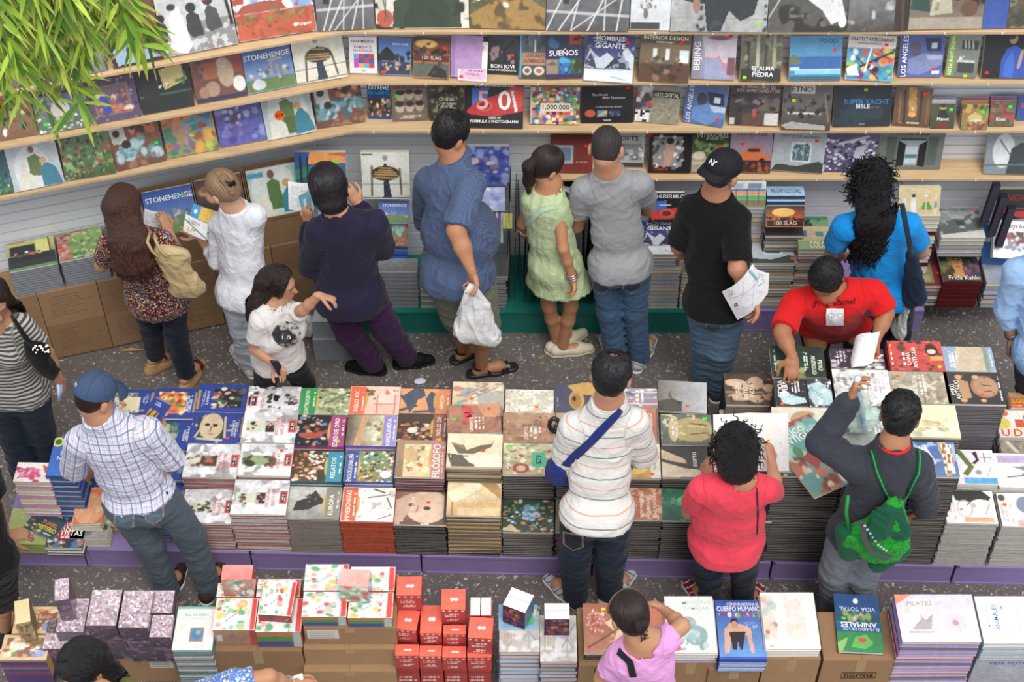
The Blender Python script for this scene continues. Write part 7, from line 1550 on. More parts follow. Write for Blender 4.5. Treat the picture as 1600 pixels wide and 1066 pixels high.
 for s_ in 'ab':
  S, E, Wt = J['s' + s_], J['e' + s_], J['w' + s_]
  arms += [cone(S, E, ar * 1.12, ar * .86, None, 1, .03), cone(E, E * .6 + Wt * .4, ar * .84, ar * .8, None, 1, .02), cone(E * .6 + Wt * .4, Wt, ar * .8, .026 * size, None, 1, .02)]
 lr = (.082 if female else .077) * (.5 + .5 * b) * size
 legs = []
 for s_ in 'ab':
  if 'k' + s_ not in J: continue
  Hh, K, A = J['h' + s_], J['k' + s_], J['a' + s_]
  legs += [cone(Hh, K, lr, lr * .66, None, 1, .03), cone(K, K * .65 + A * .35, lr * .6, lr * .64, None, 1, .02), cone(K * .65 + A * .35, A, lr * .62, .037 * size, None, 1, .02)]
  d = nrm(J.get('t' + s_, A + fw) - A) if 't' + s_ in J else fw
  T_ = J.get('t' + s_, A + d * .17 - np.array([0, 0, .06]))
  legs += [cone(A - np.array([0, 0, .045]), A * .35 + T_ * .65, .036, .036, None, 1, .02), cone(A * .35 + T_ * .65, T_, .036, .024, None, 1, .02), ell(A - np.array([0, 0, .05]) - nrm((T_ - A) * [1, 1, 0]) * .03, (.032, .036, .03), None, .02)]
 body = skinp + tor + glut + arms + legs
 v, fc = sdf_mesh(body, .0085 if size > .9 else .008)
 vs_, fs_ = [v], [fc]; n0 = len(v)
 for s_, hd_ in (('a', handa), ('b', handb)):
  if hd_ is None: continue
  W, E = J['w' + s_], J['e' + s_]
  d = nrm(np.array(hd_.get('d', W - E), float)); pn = np.array(hd_.get('n', -f), float)
  hv, hf2 = sdf_mesh([cone(W - nrm(W - E) * .04, W, .029 * size, .026 * size, None, 1, .01)] + hand_prims(W, d, pn, hd_.get('side', 1), size * (.95 if female else 1.05), hd_.get('curl', .5), hd_.get('spread', .12)), .0036, pad=.012)
  vs_.append(hv); fs_.append(hf2 + n0); n0 += len(hv)
 v = np.concatenate(vs_); fc = np.concatenate(fs_)
 base = np.array(hx(skin)); col = np.tile(base, (len(v), 1))
 if face:
  L = (v - HC) @ R / z
  near = (L[:, 1] > .03) & (np.abs(L[:, 2]) < .14)
  def paintf(cx, cz, rx, rz, c, am=1.0):
   m = near * np.clip((1.15 - np.sqrt(((L[:, 0] - cx) / rx) ** 2 + ((L[:, 2] - cz) / rz) ** 2)) * 4, 0, 1) * am
   col[:] = col * (1 - m[:, None]) + np.array(hx(c)) * m[:, None]
  paintf(0, -.058, .024, .009, 'a0524c', .8)
  for sx in (-1, 1):
   paintf(.031 * sx, .012, .017, .0075, 'e8e0d8', .9); paintf(.031 * sx, .012, .008, .0075, '1c120e'); paintf(.031 * sx, .019, .018, .003, '2c1c18', .9)
   paintf(.032 * sx, .033, .022, .005, '2a1c18', .85)
 link_mesh('body', v, fc, 'skin', root, col)
 def uvw_of(v, arms_):
  segs = [('t', P0, S0, rw)] + [('m', J['s' + s_], J['e' + s_], ar * 1.6) for s_ in 'ab'] + [('m', J['e' + s_], J['w' + s_], ar * 1.4) for s_ in 'ab']
  if not arms_: segs = segs[:1]
  best = None; out = np.zeros_like(v)
  for kind, a, b_, r in segs:
   ba = b_ - a; L2 = ba @ ba; t = np.clip(((v - a) @ ba) / L2, -1 if kind == 't' else 0, 1.3 if kind == 't' else 1)
   dist = np.linalg.norm(v - a - t[:, None] * ba, axis=1) - (r * 1.0 if kind == 't' else r)
   if kind == 't':
    sidev, fv, ax_ = side, f, upv
   else:
    ax_ = nrm(ba); sidev = nrm(np.cross(ax_, f)); fv = np.cross(ax_, sidev)
   loc = np.stack([(v - a) @ sidev, (v - a) @ fv, (v - a) @ ax_], -1)
   if kind == 't' and key in ('plaid', 'polo'): pass
   if best is None: best = dist; out = loc
   else:
    m = dist < best; out[m] = loc[m]; best = np.where(m, dist, best)
  return out
 sd = abs(hash(key)) % 1000 if False else sum(map(ord, key))
 if bottom:
  if top: bottom = dict(bottom, waist=-top.get('hem', .05) + .05)
  off = bottom.get('off', .012); leg = []
  L_ = bottom.get('len', 1.0)
  for s_ in 'ab':
   if 'k' + s_ not in J: continue
   Hh, K, A = J['h' + s_], J['k' + s_], J['a' + s_]
   w_ = bottom.get('wide', 1.0)
   if L_ > .55:
    t = min(1, (L_ - .5) * 2); E2 = K + (A - K) * t
    leg += [cone(Hh, K, lr + off, lr * .70 * w_ + off, None, 1, .03), cone(K, E2, lr * .68 * w_ + off, max(.046, lr * .56) * w_ + off, None, 1, .03)]
   else:
    E2 = Hh + (K - Hh) * L_ * 2
    leg += [cone(Hh, E2, lr + off, lr * .95 * w_ + off, None, 1, .03)]
  pr = leg + [cone(P0, P0 + upv * .09, rp + off, rp * .97 + off, f, q + .08, .04)] + [ell(g[1], g[2] + off, None, .05) for g in glut]
  wl = P0 + upv * bottom.get('waist', .10)
  am = bottom.get('fold', .010)
  pl = [(wl, upv)]
  v, fc = sdf_mesh(pr, .011, pl, lambda Q: folds(Q, am, 60, sd, None, 8, (.35, .35, 1.2)))
  link_mesh(bottom.get('name', 'trousers'), v, fc, bottom['mat'], root, bottom.get('col'), v)
 if top:
  off = top.get('off', .016)
  if bust and False: pass
  tp = [cone(P0, waist, rp + off, rw + off * 1.2, f, q + .08, .05), cone(waist + f * belly * .5, chest, rw + off * 1.2, rc + off, f, q + .03 + belly, .05),
     cone(J['sa'] * .93 + J['sb'] * .07, J['sb'] * .93 + J['sa'] * .07, sr * 1.15 + off, sr * 1.15 + off, None, 1, .06),
     cone(S0 - upv * .02, nb - upv * .02, .085 * size + off, .056 * size + off, f, .85, .05),
     cone(J['sa'] * .55 + S0 * .45, nb + nrm(hb_ - nb) * .02, .045 * size + off * .8, .042 * size + off * .7, None, 1, .05), cone(J['sb'] * .55 + S0 * .45, nb + nrm(hb_ - nb) * .02, .045 * size + off * .8, .042 * size + off * .7, None, 1, .05)] + [ell(p[1], p[2] + off, None, .05) for p in tor[4:] if p[0] == 'e']
  tp += [cone(J['h' + s_], J['h' + s_] - upv * .02, lr * .92 + off, lr * .92 + off, None, 1, .04) for s_ in 'ab']
  hem = P0 - upv * top.get('hem', .05)
  if top.get('hem', .05) > -.05:
   fl = top.get('flare', 0)
   tp += [cone(P0, hem - upv * .05, rp + off * 1.2, rp + off * 1.4 + fl, f, q + .1, .04)] + [ell(g[1], g[2] + off * 1.3, None, .05) for g in glut]
  pl = [(hem, -upv)]
  sl = top.get('sleeve', .5); cuts = []
  so = top.get('sleeve_off', .011)
  for s_ in 'ab':
   S, E, Wt = J['s' + s_], J['e' + s_], J['w' + s_]
   if sl <= 0: continue
   if sl <= 1:
    E2 = S + (E - S) * sl
    dd = nrm(E - S); tp.append(('k', cone(S, E2 + dd * .04, ar * 1.15 + so, ar * (1.14 if not female else 1.08) + so * 1.35, None, 1, .03), E2, dd, .015))
   else:
    E2 = E + (Wt - E) * (sl - 1)
    tp += [cone(S, E, ar * 1.15 + so, ar * .95 + so, None, 1, .03), cone(E, E2, ar * .95 + so, ar * .72 + so, None, 1, .02)]
  neck = top.get('neck', .0)
  cuts.append(sub(cone(nb - upv * (neck - .022) , nb + nrm(hb_ - nb) * .09, nr + .012 + neck * .6, nr + .05 + neck, None, 1, .01)))
  if top.get('open_back'): cuts.append(sub(ell(S0 - f * .1 - upv * .04, (.045, .08, .09), None, .01)))
  am = top.get('fold', .009)
  v, fc = sdf_mesh(tp + cuts, .0105, pl, lambda Q: folds(Q, am, top.get('ff', 44), sd + 7, None, 8, top.get('sq', (.8, .8, .9))))
  link_mesh(top.get('name', 'shirt'), v, fc, top['mat'], root, top.get('col'), uvw_of(v, True))
  if top.get('collar'):
   c0 = nb + upv * .006; ax_ = nrm(hb_ - nb)
   cv, cf = sdf_mesh([cone(c0 - ax_ * .012, c0 + ax_ * .03, nr + .026, nr + .017, None, 1, .01), sub(cone(c0 - ax_ * .05, c0 + ax_ * .09, nr + .013, nr + .009, None, 1, .01))], .006, [(c0 + ax_ * .032, ax_), (c0 - ax_ * .02, -ax_)])
   link_mesh('collar', cv, cf, top.get('collar_mat', top['mat']), root, None, (cv - S0) @ np.stack([side, f, upv], 1))
 for s_ in 'ab':
  A = J.get('a' + s_)
  if A is None or not shoes: continue
  T_ = J.get('t' + s_, A + fw * .17 - np.array([0, 0, .06])); g = nrm((T_ - A) * [1, 1, 0]); sdv = np.cross(g, [0, 0, 1.0])
  zf = A[2] - .085 if 'a' + s_ in J else 0
  Lf = max(.15, min(.22, np.linalg.norm((T_ - A)[:2]) + .03)); A0 = np.array([A[0], A[1], 0.0]); kind = shoes['kind']
  def fp(x, y, z_): return A0 + g * y + sdv * x + np.array([0, 0, z_])
  if kind in ('sneaker', 'shoe', 'flat'):
   lift = 0
   up_ = [cone(fp(0, -.045, .042), fp(0, Lf * .55, .040), .040, .043, None, 1, .02), cone(fp(0, Lf * .55, .036), fp(0, Lf, .032), .042, .030, None, 1, .02)]
   if kind != 'flat': up_.append(cone(fp(0, -.03, .05), fp(0, -.01, .10), .042, .042, None, 1, .03))
   cut = [sub(cone(fp(0, 0, .075), fp(0, Lf * .4, .09), .03, .034, None, 1, .01))] if kind == 'flat' else []
   sv, sf = sdf_mesh(up_ + cut, .006, [(np.array([0, 0, .012]), np.array([0, 0, -1.0]))])
   col_ = np.tile(np.array(hx(shoes['c'])), (len(sv), 1))
   if kind == 'sneaker':
    m = np.abs(np.sin((sv @ g) * 90 + (sv[:, 2] * 60))) < .35; col_[m] = hx(shoes.get('c2', '8a8f94'))
   so_ = link_mesh('shoe', sv, sf, 'matte', root, col_)
   sv, sf = sdf_mesh([cone(fp(0, -.05, .012), fp(0, Lf * .5, .012), .042, .046, None, 1, .02), cone(fp(0, Lf * .5, .012), fp(0, Lf + .004, .012), .046, .034, None, 1, .02)], .007, [(np.array([0, 0, .022]), np.array([0, 0, 1.0])), (np.array([0, 0, .001]), np.array([0, 0, -1.0]))])
   link_mesh('sole', sv, sf, 'matte', so_, np.tile(np.array(hx(shoes.get('sole', 'd8d8d4'))), (len(sv), 1)))
  else:
   mb = MB(); h = .02 if kind == 'sandal' else .0
   sv, sf = sdf_mesh([cone(fp(0, -.06, .012), fp(0, Lf * .5, .012), .040, .045, None, 1, .02), cone(fp(0, Lf * .5, .012), fp(0, Lf + .01, .012), .045, .036, None, 1, .02)] +
         ([cone(fp(0, -.05, .03), fp(0, -.03, max(.05, A[2] - .075)), .036, .034, None, 1, .02), cone(fp(0, -.02, .02), fp(0, .06, .03), .036, .036, None, 1, .03)] if kind == 'wedge' else []), .007,
         [(np.array([0, 0, .03 if kind == 'sandal' else A[2] - .07]), np.array([0, 0, 1.0])), (np.array([0, 0, .001]), np.array([0, 0, -1.0]))])
   so_ = link_mesh('sandal', sv, sf, 'leather', root, shoes['sole'])
   hh = A[2] - .085
   for (y0, y1, r_) in ((.02, .05, .042), (Lf * .62, Lf * .7, .044), (Lf * .85, Lf * .82, .038)):
    pts = [fp(r_ * math.cos(t), y0 + (y1 - y0) * abs(math.cos(t)), .02 + (hh if y0 < .05 else hh * .3) + (.05 if y0 < .05 else .045) * math.sin(t)) for t in np.linspace(0, math.pi, 9)]
    mb.ribbon(pts, .02, [nrm(np.array(p_) - fp(0, y0, 0)) for p_ in pts], .003, shoes['c'])
   pts = [fp(.038 * math.cos(t), -.01 + .04 * math.sin(t) * (-1), A[2] - .01) for t in np.linspace(0, math.pi, 9)]
   mb.ribbon(pts, .014, (0, 0, 1), .003, shoes['c'])
   mb.build('strap', 'leather', so_)
 def hm(name, pr, mat, res=.0065, planes=(), nz=None, uv=None):
  v, fc = sdf_mesh(pr, res, planes, nz)
  L = (v - HC) @ R
  th = np.arctan2(L[:, 0], -L[:, 1] + .02)
  uu = np.stack([th * .09, L[:, 2] * 0.0, L[:, 2]], -1) if uv is None else uv(v)
  return link_mesh(name, v, fc, mat, root, None, uu)
 def strands(name, curls, mat, r=.0045, seg=5):
  mb = MB()
  for pts in curls: mb.tube(pts, [r * (1 - .5 * i / len(pts)) for i in range(len(pts))], '222', seg, caps=False)
  vv = np.concatenate(mb.v)
  o = mb.build(name, mat, root, Matrix.Translation(-Vector(root.location)), smooth=True, uvw=vv)
  return o
 capc = hp_(0, -.014, .032)
 faceplane = (hp_(0, .052, .03), nrm(hd * 1.0 - hu * .25))
 lowplane = (hp_(0, -.02, -.075), nrm(-hu * 1.0 + hd * .1))
 rg = np.random.default_rng(sd)
 if hair in ('short', 'buzz', 'balding'):
  t = {'short': .015, 'buzz': .005, 'balding': .014}[hair]
  nzf = (lambda Q: fnoise(Q, .0075, 85, sd, 6, (1, 1, 1))) if hair != 'buzz' else None
  pr = [ell(capc, np.array([.076, .094, .088]) * z + t, R, .02), ell(hp_(0, -.045, -.02), np.array([.062, .05, .06]) * z + t * .6, R, .03)]
  ear = [sub(ell(hp_(sx * .092, .008, -.026), np.array([.026, .036, .05]) * z, R, .01)) for sx in (-1, 1)]
  if hair == 'balding': ear.append(sub(ell(hp_(0, -.035, .125), np.array([.03, .034, .02]) * z, R, .01)))
  hm('hair', pr + ear, hairmat, .0065, [faceplane, (hp_(0, .0, -.075), nrm(-hu + hd * .5))], nzf)
  if hair != 'buzz':
   cl = []
   for i in range(420):
    a_ = rg.uniform(-math.pi, math.pi); e_ = rg.uniform(-.1, 1.45)
    d0 = nrm(hs * math.sin(a_) * math.cos(e_) - hd * math.cos(a_) * math.cos(e_) + hu * math.sin(e_))
    if d0 @ hd > .55 and d0 @ hu < .75: continue
    if hair == 'balding' and np.linalg.norm(d0 - nrm(hu * .85 - hd * .5)) < .33: continue
    tang = nrm(-hu * .6 + hs * rg.normal() * .5 - hd * .2 + hd * rg.normal() * .4); tang = nrm(tang - d0 * (tang @ d0))
    c_ = capc + d0 * (np.array([.076, .094, .088]).mean() * z) * 1.0
    rr = 1 / np.sqrt(((d0 @ hs) / (.076 * z + t)) ** 2 + ((d0 @ hd) / (.094 * z + t)) ** 2 + ((d0 @ hu) / (.088 * z + t)) ** 2)
    p0 = capc + d0 * rr
    lift = rg.uniform(0, .008); cl.append([p0 + tang * s2 + d0 * (-.002 + lift * (s2 / .03) - 5 * s2 * s2) for s2 in np.linspace(0, .036, 4)])
   strands('hair_locks', cl, hairmat, .0026, 4)
 elif hair in ('long', 'young'):
  Lh = .25 if hair == 'long' else .20
  bk = -f if hair == 'long' else -hf
  p1 = hp_(0, -.06, .0); p2 = nb - f * .07 + np.array([0, 0, -.02]); p3 = p2 + np.array([0, 0, -Lh * .55]) - f * .035; p4 = p3 + np.array([0, 0, -Lh * .35]) + f * .0
  pr = [ell(capc, np.array([.076, .094, .088]) * z + .02, R, .03), cone(p1, p2, .095, .118, f, .62, .04), cone(p2, p3, .118, .125, f, .42, .04), cone(p3, p4, .125, .09, f, .34, .04)]
  nzf = lambda Q: fnoise(Q, .014, 48, sd, 7, (1.2, 1.2, .22))
  hm('hair', pr, hairmat, .008, [faceplane], nzf, lambda v: v)
  cl = []
  for i in range(230):
   a_ = rg.uniform(-2.1, 2.1); pts = []
   for e in np.linspace(1.5, -.35, 9):
    dd = hs * math.sin(a_) * math.cos(e) - hd * math.cos(a_) * math.cos(e) + hu * math.sin(e)
    rr = 1 / np.sqrt(((dd @ hs) / (.076 * z + .021)) ** 2 + ((dd @ hd) / (.094 * z + .021)) ** 2 + ((dd @ hu) / (.088 * z + .021)) ** 2)
    pts.append(capc + dd * (rr + .002 * math.sin(e * 7 + i)))
   for k in range(1, 5): pts.append(pts[8] + (p2 + side * math.sin(a_) * .10 - f * .04 * math.cos(a_) - pts[8]) * k / 4)
   cl.append(pts)
  for i in range(260):
   u_ = rg.uniform(-1, 1); l_ = rg.uniform(.6, 1.12); ph = rg.uniform(0, 6)
   st = p2 + side * u_ * .118 - f * (.05 * math.sqrt(1 - u_ * u_ * .9)) + np.array([0, 0, .06])
   cl.append([st + np.array([0, 0, -Lh * l_ * t_]) - f * (.025 * math.sin(t_ * 2.2)) + side * (.012 * math.sin(ph + t_ * 7) + u_ * -.01 * t_) for t_ in np.linspace(0, 1, 8)])
  strands('hair_locks', cl, hairmat, .0048, 5)
 elif hair == 'bob':
  pr = [ell(capc, np.array([.076, .094, .088]) * z + .028, R, .03), cone(hp_(0, -.035, .0), hp_(0, -.045, -.085), .10, .085, npv(hd), .85, .04)]
  hm('hair', pr, hairmat, .007, [(hp_(0, .045, .03), nrm(hd - hu * .2)), (hp_(0, -.02, -.115), nrm(-hu + hd * .45))], lambda Q: fnoise(Q, .005, 70, sd, 6, (1.2, 1.2, .2)))
  cl = []
  for i in range(90):
   a_ = rg.uniform(-2.2, 2.2); d0 = hs * math.sin(a_) - hd * math.cos(a_)
   p0 = capc + d0 * .098 * z + hu * rg.uniform(-.02, .05)
   cl.append([p0 + -hu * s2 + d0 * (.004 * math.sin(s2 * 40 + i)) for s2 in np.linspace(0, rg.uniform(.08, .13), 6)])
  strands('hair_locks', cl, hairmat, .004, 4)
 elif hair in ('ponytail', 'bun', 'clip'):
  pr = [ell(capc, np.array([.076, .094, .088]) * z + .014, R, .02), ell(hp_(0, -.05, -.02), np.array([.055, .045, .055]) * z + .008, R, .03)]
  ear = [sub(ell(hp_(sx * .085, .012, -.03), np.array([.02, .03, .045]) * z, R, .01)) for sx in (-1, 1)]
  hm('hair', pr + ear, hairmat, .0065, [faceplane, (hp_(0, .0, -.085), nrm(-hu + hd * .6))], lambda Q: fnoise(Q, .0025, 110, sd, 5, (1, 1, .4)))
  if hair == 'ponytail':
   t0 = hp_(0, -.115, .03); t1 = t0 - hd * .035 - np.array([0, 0, .05]); t2 = t1 - np.array([0, 0, .11]) - f * .0; t3 = t2 - np.array([0, 0, .09])
   hm('ponytail', [cone(t0, t1, .026, .036, None, 1, .02), cone(t1, t2, .036, .032, None, 1, .02), cone(t2, t3, .032, .012, None, 1, .02)], hairmat, .006, (), lambda Q: fnoise(Q, .006, 90, sd, 5, (1.2, 1.2, .1)), lambda v: v)
   mb = MB(); mb.tube([t0 + hd * .012 + rotv(hu * .026, hd, a_) for a_ in np.linspace(0, 6.283, 13)], .006, 'e8e8ee', 6); mb.build('hair_tie', 'matte', root, Matrix.Translation(-Vector(root.location)))
  elif hair == 'bun':
   c_ = hp_(0, -.115, -.005)
   hm('hair_bun', [ell(c_, (.036, .032, .034), None, .02), ell(c_ - hd * .012 + hs * .012, (.024, .02, .022), None, .01)], hairmat, .005, (), lambda Q: fnoise(Q, .005, 90, sd, 5, (1, 1, 1)), lambda v: v)
   cl = [[c_ + -hd * .02 + hs * rg.uniform(-.02, .02) + (-hu) * s2 + hs * .01 * math.sin(s2 * 60 + i) for s2 in np.linspace(0, .07, 5)] for i in range(10)]
   strands('hair_locks', cl, hairmat, .003, 4)
  else:
   c_ = hp_(-.02, -.10, .035)
   hm('hair_twist', [cone(c_ - hu * .05, c_ + hu * .035, .026, .03, None, 1, .02)], hairmat, .006, (), lambda Q: fnoise(Q, .005, 70, sd, 5, (1, 1, 1)), lambda v: v)
   mb = MB()
   for i in range(5): mb.tube([c_ - hd * .022 + hs * (.006 * i - .012) + hu * (.03 - .012 * i), c_ - hd * .04 + hs * (.012 * i - .02) + hu * .0, c_ - hd * .018 + hs * (.008 * i) - hu * .03], .005, '1c1412', 6)
   mb.build('hair_clip', 'leather', root, Matrix.Translation(-Vector(root.location)))
 elif hair in ('curly', 'curlylong'):
  cb_ = .03 if hair == 'curly' else .016
  pr = [ell(capc, np.array([.076, .094, .088]) * z + cb_, R, .03), cone(hp_(0, -.04, .0), hp_(0, -.05, -.08), .07 + cb_, .07 + cb_, None, 1, .04)]
  ends = []
  if hair == 'curlylong':
   p2 = nb - f * .08; p3 = p2 + np.array([0, 0, -.17]) - f * .02
   pr += [cone(hp_(0, -.05, -.05), p2, .085, .10, f, .6, .04), cone(p2, p3, .10, .07, f, .4, .04)]
  hm('hair', pr, hairmat, .008, [faceplane], lambda Q: fnoise(Q, .012, 75, sd, 6, (1, 1, 1)), lambda v: v * 3)
  cl = []
  for i in range(520 if hair == 'curly' else 620):
   a_ = rg.uniform(-math.pi, math.pi); e_ = rg.uniform(-.9, 1.5)
   d0 = nrm(hs * math.sin(a_) * math.cos(e_) - hd * math.cos(a_) * math.cos(e_) + hu * math.sin(e_))
   if d0 @ hd > .5 and d0 @ hu < .7: continue
   c0 = capc + d0 * .100 * z - (hu * .03 if e_ < 0 else 0)
   Lc = rg.uniform(.04, .09); rad = rg.uniform(.006, .011); ph = rg.uniform(0, 6); dn = nrm(d0 * .5 - hu * .8 + rg.normal(size=3) * .3)
   x_ = nrm(np.cross(dn, d0)); y_ = np.cross(dn, x_)
   cl.append([c0 + dn * Lc * t_ + (x_ * math.cos(ph + t_ * 13) + y_ * math.sin(ph + t_ * 13)) * rad for t_ in np.linspace(0, 1, 12)])
  if hair == 'curlylong':
   for i in range(380):
    u_ = rg.uniform(-1, 1); Lc = rg.uniform(.18, .36); ph = rg.uniform(0, 6); rad = rg.uniform(.007, .013)
    st = nb + side * u_ * .11 - f * (.10 * math.sqrt(max(0, 1 - u_ * u_ * .8)) + rg.uniform(-.01, .02)) + np.array([0, 0, rg.uniform(-.02, .1)])
    cl.append([st + np.array([0, 0, -Lc * t_]) - f * .02 * t_ + (side * math.cos(ph + t_ * 22) - f * math.sin(ph + t_ * 22)) * rad for t_ in np.linspace(0, 1, 20)])
  strands('hair_curls', cl, hairmat, .0042, 4)
 return root, J, f, upv, side, (HC, hs, hd, hu, z)
def cap(root, hf_, col, back=False, logo=None, brimcol=None):
 HC, hs, hd, hu, z = hf_
 def hp_(x, y, w): return HC + (hs * x + hd * y + hu * w) * z
 R = np.stack([hs, hd, hu], 1)
 c_ = hp_(0, -.012, .035)
 v, fc = sdf_mesh([ell(c_, np.array([.092, .108, .098]) * z, R, .02)], .006, [(hp_(0, 0, .028), nrm(-hu * 1.0 + hd * (.12 if back else -.05)))])
 cr = link_mesh('cap', v, fc, 'matte', root, col)
 s_ = -1 if back else 1
 mb = MB(); n = 14; pts = []
 top, bot = [], []
 for i in range(n + 1):
  t = math.pi * i / n
  x = .078 * math.cos(t)
  top.append(hp_(x, s_ * (.075 + .0 * math.sin(t)), .035 + .012 * math.sin(t))); bot.append(hp_(x * 1.02, s_ * (.08 + .085 * math.sin(t) ** .7), .012 + (.006 * math.sin(t)) - .012 * abs(math.cos(t))))
 V_ = top + bot + [p - hu * .005 for p in top] + [p - hu * .005 for p in bot]; m = n + 1; fs = []
 for i in range(n): fs += [[i, i + 1, m + i + 1, m + i], [2 * m + i, 3 * m + i, 3 * m + i + 1, 2 * m + i + 1], [m + i, m + i + 1, 3 * m + i + 1, 3 * m + i]]
 mb.add(V_, fs, hx(brimcol or col)); mb.build('cap_brim', 'matte', root, Matrix.Translation(-Vector(root.location)), smooth=True)
 mb = MB(); mb.tube([hp_(0, -.012, .133), hp_(0, -.012, .139)], [.007, .005], col, 8)
 for k in range(6):          # panel seams
  a_ = k * math.pi / 3 + .5
  d0 = hs * math.sin(a_) + hd * math.cos(a_)
  pts = []
  for e in np.linspace(1.5, .12, 9):
   dd = d0 * math.cos(e) + hu * math.sin(e)
   rr = 1 / math.sqrt((dd @ hs / .0925) ** 2 + (dd @ hd / .1085) ** 2 + (dd @ hu / .0985) ** 2) * z
   pts.append(c_ + dd * rr)
  mb.tube(pts, .0012, '15151a' if back else '33415c', 4)
 mb.build('cap_seams', 'matte', root, Matrix.Translation(-Vector(root.location)))
 if logo:
  mb = MB()
  dd = nrm(hd * (-1 if back or logo[2] < 0 else 1) * .92 + hu * .42 + hs * logo[3])
  rr = 1 / math.sqrt((dd @ hs / .0925) ** 2 + (dd @ hd / .1085) ** 2 + (dd @ hu / .0985) ** 2) * z
  uy_ = nrm(hu - dd * (hu @ dd)); ux_ = np.cross(uy_, dd)
  if logo[0] == 'NY':
   add_text(mb, 'N', c_ + dd * (rr + .003) - ux_ * .008, ux_, uy_, dd, logo[1], 'e8e8ec')
   add_text(mb, 'Y', c_ + dd * (rr + .004) + ux_ * .008 + uy_ * .004, ux_, uy_, dd, logo[1], 'e8e8ec')
  else: add_text(mb, logo[0], c_ + dd * (rr + .003), ux_, uy_, dd, logo[1], 'c8ccd8')
  mb.build('cap_emblem', 'matte', root, Matrix.Translation(-Vector(root.location)))
C = cloth_mat
C('floral_brown', 'floral', ['3a1c1c', 'b06a4c', 'd8c8ac', '4c5c7c', '7c2c24'])
C('navy_pants', 'plain', ['141a2a', '1a2236', '10141f'])
C('white_shirt', 'plain', ['dde0e8', 'd2d6e0', 'e8eaf0'])
C('white_pants', 'plain', ['c8ccd8', 'bcc2d0', 'dde0e8'])
C('navy_knit', 'plain', ['1c1a2c', '24203a', '2c2440'], 1.5)
C('plum_pants', 'plain', ['361440', '401a4a', '280c32'])
C('print_tee', 'plain', ['cfcac8', 'd8d4d2', 'bab6b4'])
C('black_pants', 'plain', ['0c0c0e', '121214', '08080a'])
C('blue_check', 'smallcheck', ['4c5c7c', '5c6c8c', '2c3854'])
C('khaki', 'plain', ['6c6c60', '7a7a6c', '58584e'])
C('mint', 'plain', ['b4c498', 'bccca4', 'a4b488'])
C('grey_tee', 'plain', ['8c8e92', '989a9e', '7c7e82'])
C('denim', 'denim', ['3a5674', '4c6c8c', '28405c'])
C('denim_light', 'denim', ['47535f', '5a6670', '36424c'])
C('denim_dark', 'denim', ['101c2c', '1a2a3e', '0a1420'])
C('denim_mid', 'denim', ['54708a', '64809a', '3a5068'])
C('black_tee', 'plain', ['0b0b0d', '111114', '08080a'])
C('turquoise', 'plain', ['0c90d4', '1478cc', '149ad8'])
C('red_tee', 'plain', ['c8181c', 'd01c20', 'b01418'])
C('pale_blue', 'plain', ['8cb0dc', 'a0c0e4', '7c9ccc'])
C('stripe_top', 'stripes', ['b4b0a4', '2a3040'])
C('plaid_shirt', 'plaid', ['d4d8e8', '3c4470', 'b04c5c'])
C('polo_shirt', 'polo', ['d4d2ce', 'dcdad6', '4c6458', 'd88c68'])
C('coral', 'plain', ['d83c50', 'e04858', 'cc3448'])
C('charcoal', 'plain', ['34363f', '3c3e48', '2c2e36'])
C('grey_sweat', 'plain', ['6c7078', '787c84', '5c6068'])
C('pink', 'plain', ['d898d0', 'e0a4d8', 'c888c0'])
C('olive', 'plain', ['5c5c2c', '686834', '4c4c24'])
C('blue_floral', 'floral', ['4c74c8', 'e0e4e8', 'e8d048', '5c90dc', '7c9ce0'])
C('green_wool', 'floral', ['1c8c2c', '1c7424', '24a034', '1c6c28'])
C('green_dark', 'plain', ['0c4c34', '10583c', '083c28'])
C('gold_leather', 'plain', ['b09a70', 'c0aa80', 'a08a62'], 1, .35)
C('navy_cloth', 'plain', ['1c2c6c', '24347c', '18245c'])
C('denim_bag', 'plain', ['16283c', '1e3248', '10202e'])
P = person
DN = np.array([0, 0, -1.0])
def at_root(mb, name, mat, root, smooth=False): return mb.build(name, mat, root, Matrix.Translation(-Vector(root.location)), smooth)
def blob(name, prims, mat, parent, res=.008, planes=(), nz=None, col=None, uv=None):
 v, f = sdf_mesh(prims, res, planes, nz)
 return link_mesh(name, v, f, mat, parent, col, v if uv is None else uv(v))
def thing_blob(name, prims, mat, label, cat, res=.008, planes=(), nz=None, col=None):
 v, f = sdf_mesh(prims, res, planes, nz)
 c = v.mean(0); c[2] = v[:, 2].min()
 me = mesh_np(name, v - c, f, np.tile(np.array(hx(col or '888')), (len(v), 1)), v, True); me.materials.append(MATS[mat])
 o = obj(name, me); o.location = c; tag(o, label, cat); return o
def thing_mb(mb, name, mat, label, cat, smooth=False, group=None):
 vs_ = np.concatenate(mb.v); c = vs_.mean(0); c[2] = vs_[:, 2].min()
 mb.v = [v - c for v in mb.v]
 o = mb.build(name, mat, None, None, smooth); o.location = c; return tag(o, label, cat, group)
